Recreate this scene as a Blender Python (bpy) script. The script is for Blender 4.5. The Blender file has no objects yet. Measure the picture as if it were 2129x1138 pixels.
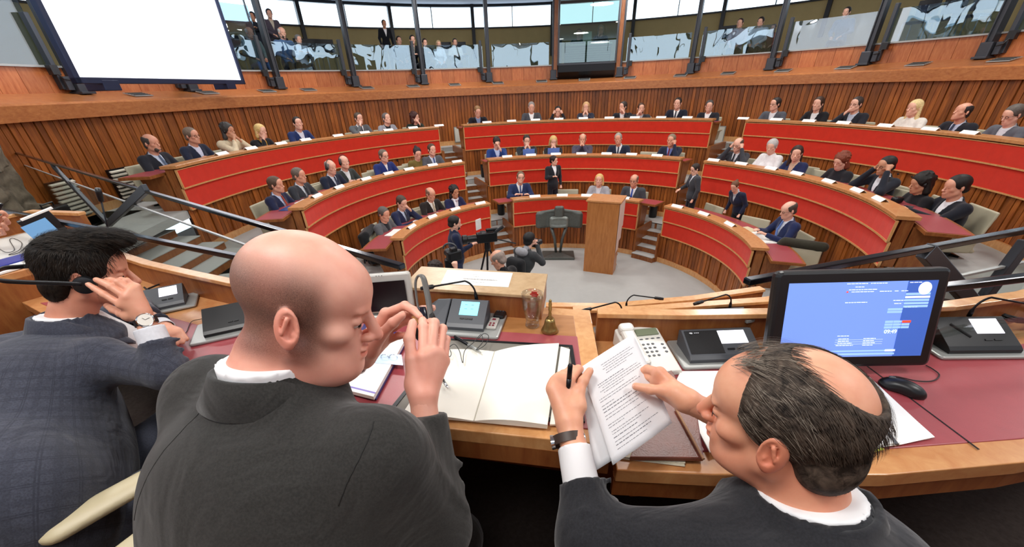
import bpy, math, random
import numpy as np
from mathutils import Vector, Matrix
random.seed(7); RNG = np.random.default_rng(7)
SC = bpy.context.scene
COL = SC.collection
PI = math.pi
# ---------------------------------------------------------------- survey of the place (metres, stage floor = 0)
H = 3.692                      # eye height above the stage floor
OX, OY = 1.042, 7.015          # centre of the hemicycle
RR = {1: 3.049, 2: 4.476, 3: 6.305}    # inner edge of each desk row
ZL = {1: 1.328, 2: 2.080, 3: 2.792}    # top of each desk ledge
FL = {0: 0.0, 1: 0.63, 2: 1.38, 3: 2.09}
ZC = H - .74                   # top of the presiding desk
ZS = H - .82                   # top of the side desks
FP = 2.09                      # rostrum floor
F_, CX_, CY_, PITCH, ROLL = 828., 1064.5, 684., .547, -.040
_cp, _sp, _cr, _sr = math.cos(PITCH), math.sin(PITCH), math.cos(ROLL), math.sin(ROLL)
_fw = np.array([0, _cp, -_sp]); _u0 = np.array([0, _sp, _cp]); _r0 = np.array([1., 0, 0])
RT = _cr*_r0 + _sr*_u0; UP = -_sr*_r0 + _cr*_u0
def ray(px, py): return (px-CX_)*RT - (py-CY_)*UP + F_*_fw
def W(px, py, d):              # world point of a survey sight line at depth d
    v = ray(px, py)*(d/F_); return np.array([v[0], v[1], v[2]+H])
def at(px, py, z):             # ... where it meets height z
    v = ray(px, py); v = v*((z-H)/v[2]); return np.array([v[0], v[1], z])
def atr(px, py, r):            # ... where it meets the cylinder of radius r about the hemicycle centre
    d = ray(px, py); a = d[0]**2+d[1]**2; b = -2*(d[0]*OX+d[1]*OY); c = OX*OX+OY*OY-r*r
    d = d*((-b+math.sqrt(b*b-4*a*c))/(2*a)); return np.array([d[0], d[1], d[2]+H])
def azi(p): return math.degrees(math.atan2(p[0]-OX, p[1]-OY))
def rad(p): return math.hypot(p[0]-OX, p[1]-OY)
def pol(r, a, z=0.): return (OX+r*math.sin(math.radians(a)), OY+r*math.cos(math.radians(a)), z)
# ---------------------------------------------------------------- materials
_M = {}
def srgb(c):
    if isinstance(c, str): c = tuple(int(c[i:i+2], 16)/255 for i in (0, 2, 4))
    return tuple(((v+.055)/1.055)**2.4 if v > .04045 else v/12.92 for v in c[:3]) + (1.,)
def newmat(name):
    m = bpy.data.materials.new(name); m.use_nodes = True
    nt = m.node_tree; return m, nt, nt.nodes['Principled BSDF']
def N(nt, t, **k):
    n = nt.nodes.new(t)
    for a, v in k.items(): setattr(n, a, v)
    return n
def noise(nt, scale, detail=3, rough=.5, vec=None, dist=0.):
    n = N(nt, 'ShaderNodeTexNoise'); n.inputs['Scale'].default_value = scale; n.inputs['Detail'].default_value = detail
    n.inputs['Roughness'].default_value = rough; n.inputs['Distortion'].default_value = dist
    if vec: nt.links.new(vec, n.inputs['Vector'])
    return n
def bump(nt, bs, h, strength, dist=.002):
    b = N(nt, 'ShaderNodeBump'); b.inputs['Strength'].default_value = strength; b.inputs['Distance'].default_value = dist
    nt.links.new(h, b.inputs['Height']); nt.links.new(b.outputs['Normal'], bs.inputs['Normal'])
def ramp(nt, fac, c0, c1, p0=0., p1=1.):
    r = N(nt, 'ShaderNodeValToRGB'); e = r.color_ramp.elements
    e[0].position, e[1].position = p0, p1; e[0].color, e[1].color = srgb(c0), srgb(c1)
    nt.links.new(fac, r.inputs['Fac']); return r
def plain(name, col, rough=.5, metal=0., var=.0, vs=20., bstr=0., bs_=80., spec=.5, emit=None, estr=1., sheen=0.):
    key = (name, str(col))
    if key in _M: return _M[key]
    m, nt, bs = newmat(name)
    bs.inputs['Base Color'].default_value = srgb(col); bs.inputs['Roughness'].default_value = rough
    bs.inputs['Metallic'].default_value = metal; bs.inputs['Specular IOR Level'].default_value = spec
    tc = N(nt, 'ShaderNodeTexCoord')
    if var > 0:
        n = noise(nt, vs, 4, .6, tc.outputs['Object'])
        c = np.array([v for v in srgb(col)[:3]])
        r = N(nt, 'ShaderNodeValToRGB'); e = r.color_ramp.elements
        e[0].position, e[1].position = .3, .7
        e[0].color = tuple(c*(1-var))+(1,); e[1].color = tuple(np.minimum(c*(1+var), 1))+(1,)
        nt.links.new(n.outputs['Fac'], r.inputs['Fac']); nt.links.new(r.outputs['Color'], bs.inputs['Base Color'])
    if bstr > 0:
        n2 = noise(nt, bs_, 2, .5, tc.outputs['Object']); bump(nt, bs, n2.outputs['Fac'], bstr)
    if sheen: bs.inputs['Sheen Weight'].default_value = sheen
    if emit:
        bs.inputs['Emission Color'].default_value = srgb(emit); bs.inputs['Emission Strength'].default_value = estr
    _M[key] = m; return m
def wood(name, dark, light, scale=(3, 3, .35), rough=.35, tone=False, bstr=.15, coat=0.):
    if name in _M: return _M[name]
    m, nt, bs = newmat(name)
    tc = N(nt, 'ShaderNodeTexCoord'); mp = N(nt, 'ShaderNodeMapping'); mp.inputs['Scale'].default_value = scale
    nt.links.new(tc.outputs['Object'], mp.inputs['Vector'])
    n = noise(nt, 9, 6, .62, mp.outputs['Vector'], .6)
    r = ramp(nt, n.outputs['Fac'], dark, light, .28, .72)
    out = r.outputs['Color']
    if tone:
        a = N(nt, 'ShaderNodeAttribute'); a.attribute_name = 'tone'
        hs = N(nt, 'ShaderNodeHueSaturation'); mr = N(nt, 'ShaderNodeMapRange')
        mr.inputs['To Min'].default_value = .5; mr.inputs['To Max'].default_value = 1.4
        nt.links.new(a.outputs['Fac'], mr.inputs['Value']); nt.links.new(mr.outputs['Result'], hs.inputs['Value'])
        nt.links.new(out, hs.inputs['Color']); out = hs.outputs['Color']
    nt.links.new(out, bs.inputs['Base Color']); bs.inputs['Roughness'].default_value = rough
    if coat: bs.inputs['Coat Weight'].default_value = coat; bs.inputs['Coat Roughness'].default_value = .12
    if bstr: bump(nt, bs, n.outputs['Fac'], bstr, .001)
    _M[name] = m; return m
def glassmat(name, tint='E8F2F0', refl=.12, rmax=.9, rough=.0, wav=0., wscale=2., op=.06):
    if name in _M: return _M[name]
    m = bpy.data.materials.new(name); m.use_nodes = True; nt = m.node_tree; nt.nodes.clear()
    o = N(nt, 'ShaderNodeOutputMaterial'); tr = N(nt, 'ShaderNodeBsdfTransparent'); gl = N(nt, 'ShaderNodeBsdfGlossy')
    tr.inputs['Color'].default_value = srgb(tint); gl.inputs['Roughness'].default_value = rough
    lw = N(nt, 'ShaderNodeLayerWeight'); lw.inputs['Blend'].default_value = .25
    mr = N(nt, 'ShaderNodeMapRange'); mr.inputs['To Min'].default_value = refl; mr.inputs['To Max'].default_value = rmax
    nt.links.new(lw.outputs['Fresnel'], mr.inputs['Value'])
    mx = N(nt, 'ShaderNodeMixShader'); nt.links.new(mr.outputs['Result'], mx.inputs['Fac'])
    nt.links.new(tr.outputs[0], mx.inputs[1]); nt.links.new(gl.outputs[0], mx.inputs[2]); nt.links.new(mx.outputs[0], o.inputs['Surface'])
    if wav:
        tc = N(nt, 'ShaderNodeTexCoord'); n = noise(nt, wscale, 2, .5, tc.outputs['Object'], .5)
        b = N(nt, 'ShaderNodeBump'); b.inputs['Strength'].default_value = 1; b.inputs['Distance'].default_value = wav
        nt.links.new(n.outputs['Fac'], b.inputs['Height']); nt.links.new(b.outputs['Normal'], gl.inputs['Normal'])
    _M[name] = m; return m
# ---------------------------------------------------------------- objects
def tag(o, label=None, cat=None, group=None, kind=None):
    if label: o['label'] = label
    if cat: o['category'] = cat
    if group: o['group'] = group
    if kind: o['kind'] = kind
    return o
def empty(name, loc, label, cat, group=None, rz=0., sc=1.):
    o = bpy.data.objects.new(name, None); COL.objects.link(o); o.location = loc; o.rotation_euler = (0, 0, rz)
    o.scale = (sc, sc, sc); o.empty_display_size = .1
    return tag(o, label, cat, group)
def wm(o):
    m = o.matrix_parent_inverse @ o.matrix_basis
    return wm(o.parent) @ m if o.parent else o.matrix_basis.copy()
def setparent(o, p):               # keeps what was built in world coordinates where it stands
    if p is not None: o.parent = p; o.matrix_parent_inverse = wm(p).inverted()
def copy_tree(o, parent=None):
    c = o.copy(); COL.objects.link(c)
    if parent is not None: c.parent = parent
    for ch in list(o.children): copy_tree(ch, c)
    return c
def rotm(rx=0, ry=0, rz=0):
    return np.array(Matrix.Rotation(rz, 3, 'Z') @ Matrix.Rotation(ry, 3, 'Y') @ Matrix.Rotation(rx, 3, 'X'))
def frame(fwd, up=(0, 0, 1)):      # columns: x=right, y=fwd, z=up
    f = np.array(fwd, float); f /= np.linalg.norm(f); u = np.array(up, float)
    x = np.cross(f, u); x /= np.linalg.norm(x); z = np.cross(x, f)
    return np.stack([x, f, z], 1)
class MB:
    def __init__(s): s.v = []; s.f = []; s.t = []; s.mi = []; s.m = 0
    def add(s, vs, fs, tone=.5, m=None):
        b = len(s.v); s.v += [tuple(map(float, p)) for p in vs]; s.t += [tone]*len(vs)
        for f in fs: s.f.append([b+i for i in f]); s.mi.append(s.m if m is None else m)
        return s
    def box(s, c, d, R=None, tone=.5, m=None):
        R = np.eye(3) if R is None else R; c = np.array(c, float); h = np.array(d, float)/2
        vs = [c + R @ (h*np.array(q)) for q in [(-1,-1,-1),(1,-1,-1),(1,1,-1),(-1,1,-1),(-1,-1,1),(1,-1,1),(1,1,1),(-1,1,1)]]
        return s.add(vs, [(0,3,2,1),(4,5,6,7),(0,1,5,4),(1,2,6,5),(2,3,7,6),(3,0,4,7)], tone, m)
    def rbox(s, c, d, r=.005, R=None, tone=.5, m=None, n=3):       # box with rounded edges in plan and a small top/bottom chamfer
        R = np.eye(3) if R is None else R; c = np.array(c, float); hx, hy, hz = [q/2 for q in d]; r = min(r, hx*.99, hy*.99)
        ch = min(r*.6, hz*.9); rings = []
        for (z, ins) in ((-hz, ch), (-hz+ch*.3, ch*.3), (-hz+ch, 0), (hz-ch, 0), (hz-ch*.3, ch*.3), (hz, ch)):
            ring = []
            for (sx, sy, a0) in ((1, 1, 0), (-1, 1, 90), (-1, -1, 180), (1, -1, 270)):
                for i in range(n+1):
                    a = math.radians(a0+90*i/n)
                    ring.append(c + R @ np.array([sx*(hx-r)+(r-ins)*math.cos(a), sy*(hy-r)+(r-ins)*math.sin(a), z]))
            rings.append(ring)
        return s.rings(rings, tone, m)
    def rings(s, rings, tone=.5, m=None, cap=True, closed=False):
        n = len(rings[0]); vs = [p for r in rings for p in r]; fs = []
        k = len(rings)
        for i in range(k if closed else k-1):
            for j in range(n):
                a, b = i*n+j, i*n+(j+1) % n; c, d = ((i+1) % k)*n+(j+1) % n, ((i+1) % k)*n+j
                fs.append((a, b, c, d))
        if cap and not closed: fs += [tuple(range(n-1, -1, -1)), tuple(range((k-1)*n, k*n))]
        return s.add(vs, fs, tone, m)
    def prism(s, pts, z0, z1, tone=.5, m=None):
        n = len(pts)
        return s.rings([[(p[0], p[1], z0) for p in pts], [(p[0], p[1], z1) for p in pts]], tone, m)
    def tube(s, pts, r, n=8, tone=.5, m=None, closed=False, flat=None):
        pts = [np.array(p, float) for p in pts]; k = len(pts); rr = r if hasattr(r, '__len__') else [r]*k
        rings = []; up = None
        for i in range(k):
            if closed: t = pts[(i+1) % k]-pts[i-1]
            else: t = pts[min(i+1, k-1)]-pts[max(i-1, 0)]
            t = t/(np.linalg.norm(t)+1e-12)
            if up is None:
                up = np.array([0, 0, 1.]) if abs(t[2]) < .9 else np.array([1., 0, 0])
            u = up-t*(up@t); u /= (np.linalg.norm(u)+1e-12); up = u; w = np.cross(t, u)
            fl = 1. if flat is None else flat
            rings.append([pts[i]+rr[i]*(math.cos(2*PI*j/n)*u+fl*math.sin(2*PI*j/n)*w) for j in range(n)])
        return s.rings(rings, tone, m, closed=closed)
    def lathe(s, c, prof, n=20, R=None, tone=.5, m=None, cap=True):
        R = np.eye(3) if R is None else R; c = np.array(c, float)
        return s.rings([[c+R @ np.array([r*math.cos(2*PI*j/n), r*math.sin(2*PI*j/n), z]) for j in range(n)] for r, z in prof], tone, m, cap=cap)
    def arc(s, prof, a0, a1, n=None, tone=.5, m=None, ox=OX, oy=OY):     # closed (r,z) profile swept about the hemicycle centre
        n = n or max(2, int(abs(a1-a0)/2.5)); rings = []
        for i in range(n+1):
            a = math.radians(a0+(a1-a0)*i/n)
            rings.append([(ox+r*math.sin(a), oy+r*math.cos(a), z) for r, z in prof])
        return s.rings(rings, tone, m)
    def abox(s, r0, r1, z0, z1, a0, a1, n=None, tone=.5, m=None, **k):
        return s.arc([(r0, z0), (r1, z0), (r1, z1), (r0, z1)], a0, a1, n, tone, m, **k)
    def ball(s, c, r, n=12, tone=.5, m=None, R=None):
        r = np.array(r if hasattr(r, '__len__') else (r, r, r), float); R = np.eye(3) if R is None else R; k = max(4, n//2)
        rings = [[np.array(c)+R @ (r*np.array([math.sin(PI*i/k)*math.cos(2*PI*j/n), math.sin(PI*i/k)*math.sin(2*PI*j/n), -math.cos(PI*i/k)])) for j in range(n)] for i in range(1, k)]
        return s.rings(rings, tone, m)
    def build(s, name, mat, parent=None, smooth=False, bevel=0., loc=None, sub=0, autos=False):
        me = bpy.data.meshes.new(name); me.from_pydata(s.v, [], s.f); me.validate()
        import bmesh
        bm = bmesh.new(); bm.from_mesh(me); bmesh.ops.recalc_face_normals(bm, faces=bm.faces); bm.to_mesh(me); bm.free()
        at_ = me.attributes.new('tone', 'FLOAT', 'POINT'); at_.data.foreach_set('value', s.t[:len(me.vertices)])
        for mm in (mat if isinstance(mat, (list, tuple)) else [mat]): me.materials.append(mm)
        if isinstance(mat, (list, tuple)) and len(me.polygons) == len(s.mi): me.polygons.foreach_set('material_index', s.mi)
        if smooth or autos: me.shade_smooth()
        if autos: me.set_sharp_from_angle(angle=math.radians(38))
        o = bpy.data.objects.new(name, me); COL.objects.link(o); setparent(o, parent)
        if loc is not None: o.location = loc
        if bevel:
            b = o.modifiers.new('bev', 'BEVEL'); b.width = bevel; b.segments = 2; b.limit_method = 'ANGLE'; b.angle_limit = .6
        return o
def localise(ob, loc):             # put the origin of a top-level mesh at loc without moving its shape
    ob.data.transform(Matrix.Translation(-Vector(loc))); ob.location = loc; return ob
# ---------------------------------------------------------------- signed distance modelling (bodies, cloth, hair)
class Field:
    def __init__(s, lo, hi, h):
        s.lo = np.array(lo, float); s.h = h; s.n = np.ceil((np.array(hi)-s.lo)/h).astype(int)+1
        s.ax = [s.lo[i]+h*np.arange(s.n[i]) for i in range(3)]; s.d = np.full(s.n, .5, np.float32)
    def win(s, lo, hi, pad):
        i0 = np.maximum(0, np.floor((lo-pad-s.lo)/s.h).astype(int)); i1 = np.minimum(s.n, np.ceil((hi+pad-s.lo)/s.h).astype(int)+1)
        if (i1 <= i0).any(): return None
        sl = tuple(slice(a, b) for a, b in zip(i0, i1))
        return sl, [s.ax[0][sl[0]][:, None, None], s.ax[1][sl[1]][None, :, None], s.ax[2][sl[2]][None, None, :]]
    def op(s, prim, k=.01, mode='u'):
        fn, lo, hi = prim
        pad = max(k*1.6, 2.5*s.h)
        if mode == 'i': sl = (slice(None),)*3; g = [s.ax[0][:, None, None], s.ax[1][None, :, None], s.ax[2][None, None, :]]
        else:
            w = s.win(lo, hi, pad)
            if w is None: return s
            sl, g = w
        d = fn(*g); a = s.d[sl]
        if mode == 'u':
            if k > 0: hh = np.clip(.5+.5*(a-d)/k, 0, 1); r = a*(1-hh)+d*hh-k*hh*(1-hh)
            else: r = np.minimum(a, d)
        elif mode == 's':
            d = -d
            if k > 0: hh = np.clip(.5-.5*(a-d)/k, 0, 1); r = a*(1-hh)+d*hh+k*hh*(1-hh)
            else: r = np.maximum(a, d)
        else: r = np.maximum(a, d)
        s.d[sl] = r; return s
    def mesh(s):
        d = s.d; nx, ny, nz = d.shape; sg = d < 0
        c = [sg[i:nx-1+i, j:ny-1+j, k:nz-1+k] for i in (0, 1) for j in (0, 1) for k in (0, 1)]
        cnt = sum(x.astype(np.int8) for x in c); act = (cnt > 0) & (cnt < 8); idx = np.argwhere(act)
        if len(idx) == 0: return np.zeros((0, 3)), np.zeros((0, 4), int)
        num = -np.ones(act.shape, np.int32); num[act] = np.arange(len(idx))
        off = np.array([(i, j, k) for i in (0, 1) for j in (0, 1) for k in (0, 1)])
        val = np.stack([d[idx[:, 0]+o[0], idx[:, 1]+o[1], idx[:, 2]+o[2]] for o in off], 1).astype(float)
        P = np.zeros((len(idx), 3)); C = np.zeros(len(idx))
        for a in range(8):
            for ax, st in ((0, 4), (1, 2), (2, 1)):
                if off[a][ax] == 0:
                    b = a+st; va, vb = val[:, a], val[:, b]; m = (va < 0) != (vb < 0)
                    t = np.where(m, va/(va-vb+1e-20), 0)
                    for q in range(3): P[:, q] += np.where(m, off[a][q]+(t if q == ax else 0), 0)
                    C += m
        P = (P/C[:, None]+idx)*s.h+s.lo
        F = []
        for ax in range(3):
            sl0 = [slice(1, -1)]*3; sl1 = [slice(1, -1)]*3
            sl0[ax] = slice(0, -1); sl1[ax] = slice(1, None)
            e0 = sg[tuple(sl0)]; e1 = sg[tuple(sl1)]; ch = np.argwhere(e0 != e1); fl = e0[tuple(ch.T)]
            base = ch.copy()
            for q in range(3):
                if q != ax: base[:, q] += 1
            u, w = [(1, 2), (2, 0), (0, 1)][ax]
            def cell(du, dw):
                x = base.copy(); x[:, u] -= du; x[:, w] -= dw; return num[x[:, 0], x[:, 1], x[:, 2]]
            q = np.stack([cell(1, 1), cell(0, 1), cell(0, 0), cell(1, 0)], 1)
            q[~fl] = q[~fl][:, ::-1]; F.append(q)
        return P, np.concatenate(F)
def _bb(*pr):
    lo = np.min([np.array(p)-r for p, r in pr], 0); hi = np.max([np.array(p)+r for p, r in pr], 0); return lo, hi
def ell(c, r, R=None):
    c = np.array(c, float); r = np.array(r, float); Rt = None if R is None else np.array(R, float).T
    def f(x, y, z):
        x, y, z = x-c[0], y-c[1], z-c[2]
        if Rt is not None: x, y, z = [Rt[i][0]*x+Rt[i][1]*y+Rt[i][2]*z for i in range(3)]
        k0 = np.sqrt((x/r[0])**2+(y/r[1])**2+(z/r[2])**2); k1 = np.sqrt((x/r[0]**2)**2+(y/r[1]**2)**2+(z/r[2]**2)**2)
        return (k0*(k0-1)/(k1+1e-9)).astype(np.float32)
    m = r.max() if R is not None else r
    return f, c-m, c+m
def con(a, b, ra, rb=None, sq=None):         # tapered capsule; sq=(axis, factor) thins it along an axis
    a = np.array(a, float); b = np.array(b, float); rb = ra if rb is None else rb; ab = b-a; L = ab@ab+1e-12
    S = None
    if sq is not None:
        n = np.array(sq[0], float); n /= np.linalg.norm(n); S = (n, sq[1])
    def f(x, y, z):
        x, y, z = x-a[0], y-a[1], z-a[2]
        t = np.clip((x*ab[0]+y*ab[1]+z*ab[2])/L, 0, 1)
        px, py, pz = x-t*ab[0], y-t*ab[1], z-t*ab[2]
        if S:
            q = (px*S[0][0]+py*S[0][1]+pz*S[0][2])*(1/S[1]-1); px = px+q*S[0][0]; py = py+q*S[0][1]; pz = pz+q*S[0][2]
            return ((np.sqrt(px*px+py*py+pz*pz)-(ra+(rb-ra)*t))*max(S[1], .5)).astype(np.float32)
        return (np.sqrt(px*px+py*py+pz*pz)-(ra+(rb-ra)*t)).astype(np.float32)
    lo, hi = _bb((a, ra), (b, rb)); return f, lo, hi
def bxx(c, hd, R=None, r=.0):
    c = np.array(c, float); hd = np.array(hd, float)-r; Rt = None if R is None else np.array(R, float).T
    def f(x, y, z):
        x, y, z = x-c[0], y-c[1], z-c[2]
        if Rt is not None: x, y, z = [Rt[i][0]*x+Rt[i][1]*y+Rt[i][2]*z for i in range(3)]
        qx, qy, qz = np.abs(x)-hd[0], np.abs(y)-hd[1], np.abs(z)-hd[2]
        return (np.sqrt(np.maximum(qx, 0)**2+np.maximum(qy, 0)**2+np.maximum(qz, 0)**2)+np.minimum(np.maximum(qx, np.maximum(qy, qz)), 0)-r).astype(np.float32)
    m = np.linalg.norm(hd)+r if R is not None else hd+r
    return f, c-m, c+m
def half(p, n):                              # half space n.(x-p) < 0
    p = np.array(p, float); n = np.array(n, float); n /= np.linalg.norm(n)
    return (lambda x, y, z: ((x-p[0])*n[0]+(y-p[1])*n[1]+(z-p[2])*n[2]).astype(np.float32)), p-9, p+9
def xf(prim, R, t, s=1.):                    # place a prim built in local coordinates
    f, lo, hi = prim; R = np.array(R, float); Rt = R.T; t = np.array(t, float)
    def g(x, y, z):
        x, y, z = x-t[0], y-t[1], z-t[2]
        return f(*[(Rt[i][0]*x+Rt[i][1]*y+Rt[i][2]*z)/s for i in range(3)])*s
    cs = np.array([[(lo, hi)[i][0], (lo, hi)[j][1], (lo, hi)[k][2]] for i in (0, 1) for j in (0, 1) for k in (0, 1)])
    w = (R @ cs.T).T*s+t; return g, w.min(0), w.max(0)
def raw(name, V, Fc, mat, parent=None, attrs=None, loc=None):
    me = bpy.data.meshes.new(name); V = np.asarray(V, float); Fc = np.asarray(Fc)
    me.from_pydata(V.tolist(), [], Fc.tolist()); me.shade_smooth()
    for mm in (mat if isinstance(mat, (list, tuple)) else [mat]): me.materials.append(mm)
    if attrs:
        for k, a in attrs.items():
            x = me.attributes.new(k, 'FLOAT', 'POINT'); x.data.foreach_set('value', np.asarray(a, np.float32))
    o = bpy.data.objects.new(name, me); COL.objects.link(o); setparent(o, parent)
    if loc is not None: o.location = loc
    return o
def fmesh(name, F, mat, parent=None, **k):
    V, Q = F.mesh(); return raw(name, V, Q, mat, parent, **k)
# ================================================================ materials
M = dict(
 slat=wood('slat wood', '74360F', 'AE662C', (3, 3, .3), .38, True),
 slatback=plain('slat shadow gap', '2E140A', .8),
 desk=wood('desk wood', 'B87644', 'CE9862', (2, 2, 2), .32, False, .05, .15),
 deskd=wood('dark desk wood', '7E4220', 'A06636', (3, 3, .6), .35, False, .08),
 lip=wood('light edge wood', 'C88A50', 'E0AC74', (3, 3, 1), .3, False, .04, .35),
 cornice=wood('cornice wood', '9C5830', 'BC7C48', (1.2, 1.2, 3), .3, False, .05, .2),
 red=plain('red felt panel', 'D2301C', .85, 0, .06, 9, .25, 260, .2, sheen=.2),
 leather=plain('burgundy leather', '9C4248', .36, 0, .04, 30, .10, 350, .75),
 carpet=plain('grey carpet', 'AEAFAC', .95, 0, .025, 7, .2, 300, .1),
 carpetd=plain('dark podium carpet', '3A3330', .95, 0, .2, 60, .3, 300, .1),
 steel=plain('dark painted steel', '43464C', .42, .55),
 steelb=plain('black steel', '17181C', .35, .5),
 rail=plain('polished rail', '2B3038', .16, .85),
 ochre=plain('ochre plaster', 'B09A68', .8, 0, .05, 2),
 ceil=plain('white ceiling', 'D6DCEA', .8),
 white=plain('white paper', 'F2F1EC', .6),
 cream=plain('cream chair shell', 'B9B299', .5, 0, .03, 12),
 black=plain('black plastic', '101114', .38),
 blackm=plain('matt black', '0B0B0D', .8),
 grey=plain('grey plastic', '4A4D52', .4),
 lgrey=plain('light grey metal', 'A9ABA8', .35, .4),
 silver=plain('silver plastic', 'C2BFB8', .35, .2),
 chrome=plain('chrome', 'D0D0D0', .15, 1.),
 glass=glassmat('clear railing glass', 'F4F8F6', .03, .22),
 gglass=glassmat('wavy gallery glass', 'D8E8F0', .17, .9, .0, .016, .9),
)
# ================================================================ the shell
def structure(mb, name, mat, **k):
    return tag(mb.build(name, mat, **k), kind='structure')
def slats(mb, r, z0, z1, a0, a1, w=.085, dep=.03):
    n = max(2, int(math.radians(abs(a1-a0))*r/w)); da = (a1-a0)/n
    for i in range(n):
        g = .12*da; t = random.choice([.2, .35, .45, .5, .55, .7, .8]); dd = dep*random.choice([.5, 1, 1.25])
        mb.abox(r-dd, r+.01, z0, z1, a0+i*da+g/2, a0+(i+1)*da-g/2, 1, t)
def wall_with_slats(name, r, z0, z1, a0, a1, base=.11, w=.085):
    mb = MB(); mb.m = 0; slats(mb, r, z0+base, z1, a0, a1, w)
    mb.m = 1; mb.abox(r, r+.04, z0, z1, a0, a1)
    mb.m = 2
    if base: mb.abox(r-.05, r+.01, z0, z0+base, a0, a1)
    return structure(mb, name, [M['slat'], M['slatback'], M['lip']])
fl = MB(); fl.lathe((OX, OY, 0), [(.01, -.1), (3.7, -.1), (3.7, 0), (.01, 0)], 72)
structure(fl, 'floor', M['carpet'])
# rostrum block under the camera and the apron between it and the stage
pb = MB(); pb.prism([(-7.2, -1.5), (-5, -3.5), (5.2, -3.5), (7.5, .2), (5.6, 1.9), (1.9, 1.85), (-.7, 1.75), (-.9, 1.78), (-6.3, 5.78), (-7.5, 4.9), (-7.9, 3.0)], 0, FP)
structure(pb, 'floor_rostrum', M['carpetd'])
# tiers
def tier(k, r0, r1, a0, a1, name):
    mb = MB(); mb.abox(r0, r1, FL[k]-.12, FL[k], a0, a1, 60); return structure(mb, name, M['carpet'])
GAPS = {1: {'AL': (-27.8, -17.5), 'AR': (41.7, 52.5)}, 2: {'AL': (-27.3, -19.9), 'AR': (45.4, 51.8)}, 3: {'AL': (-26.8, -21.0), 'AR': (44.5, 51.0)}}
def stair(name, k, gap, r_in, r_out, a_in=0):
    """flight from tier k-1 up to tier k, cut into tier k in the aisle"""
    z0, z1 = FL[k-1], FL[k]; n = 5 if k == 1 else 6; rise = (z1-z0)/n; go = (r_out-r_in)/(n-1)
    a0, a1 = gap; mb = MB()
    for i in range(n-1):
        r = r_in+i*go; z = z0+rise*(i+1)
        mb.m = 0; mb.abox(r, r_out+.02, z-rise, z-.012, a0, a1, 4)
        mb.m = 1; mb.abox(r-.012, r_out+.02, z-.012, z, a0, a1, 4)
    mb.m = 2
    for a in (a0, a1): mb.abox(r_in+.1, r_out, z0, z1+.05, a-.35, a+.35, 2)
    mb.abox(r_out, r_out+.05, z0, z1, a0-.35, a1+.35, 4)
    return structure(mb, name, [M['deskd'], M['carpet'], M['deskd']])
def tier_with_notches(k, r0, r1, a0, a1, rn):
    edges = [a0]; gs = sorted(GAPS[k].values())
    mb = MB(); mb.abox(rn, r1, FL[k]-.12, FL[k], a0, a1, 70)
    cur = a0
    for g in gs:
        mb.abox(r0, rn, FL[k]-.12, FL[k], cur, g[0], 20); cur = g[1]
    mb.abox(r0, rn, FL[k]-.12, FL[k], cur, a1, 20)
    return structure(mb, 'floor_tier', M['carpet'])
tier_with_notches(1, 3.16, 4.62, -100, 124, 3.86)
tier_with_notches(2, 4.60, 6.44, -103, 122, 5.75)
tier_with_notches(3, 6.42, 8.05, -110, 122, 7.45)
for k, ri, ro in ((1, 2.93, 3.86), (2, 4.5, 5.75), (3, 6.2, 7.45)):
    for g in GAPS[k].values(): stair('stair_flight', k, g, ri, ro)
SECT = {3: dict(L=(-91.4, -27.2), C=(-20.6, 44.1), R=(51.4, 116)),
        2: dict(L=(-92.5, -27.8), C=(-19.4, 45.0), R=(52.2, 115.7)),
        1: dict(L=(-84.5, -28.2), C=(-17.0, 41.2), R=(53.0, 107.2))}
for k in (1, 2, 3):
    r = RR[k]+.10
    segs = [(SECT[k]['L'][0], GAPS[k]['AL'][0]), (GAPS[k]['AL'][1], GAPS[k]['AR'][0]), (GAPS[k]['AR'][1], SECT[k]['R'][1])]
    for a0, a1 in segs: wall_with_slats('riser_panelling', r, FL[k-1], FL[k], a0, a1)
# flank stairs running down along the left end of the rows, and the floors beside them
def flight(name, x0, dx, y0, y1, z1, n, rise, zb=0.):
    mb = MB()
    for i in range(n):
        z = z1-rise*(i+1); xa, xb = x0+dx*i, x0+dx*(i+1)
        mb.m = 0; mb.box(((xa+xb)/2, (y0+y1)/2, (z+zb)/2-.006), (abs(dx), y1-y0, z-zb-.012))
        mb.m = 1; mb.box(((xa+xb)/2+.006, (y0+y1)/2, z-.006), (abs(dx)+.012, y1-y0, .012))
    return structure(mb, name, [M['deskd'], M['carpet']])
flight('stair_flight', -6.25, .36, 3.9, 6.62, FL[3], 5, .118)
flight('stair_flight', -3.9, .33, 3.2, 6.55, FL[2], 5, .125)
mb = MB(); mb.box((-4.18, 5.2, FL[2]/2), (.56, 2.8, FL[2])); mb.box((-1.95, 4.2, FL[1]/2), (.6, 2.4, FL[1])); structure(mb, 'floor_landing', M['carpet'])
mb = MB(); mb.box((-6.78, 6.1, FL[3]-.25), (1.06, 1.9, .5)); structure(mb, 'floor_landing', M['carpet'])
mb = MB(); mb.box((1, 4, -.16), (24, 24, .1)); structure(mb, 'floor_base', M['carpetd'])
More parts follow.
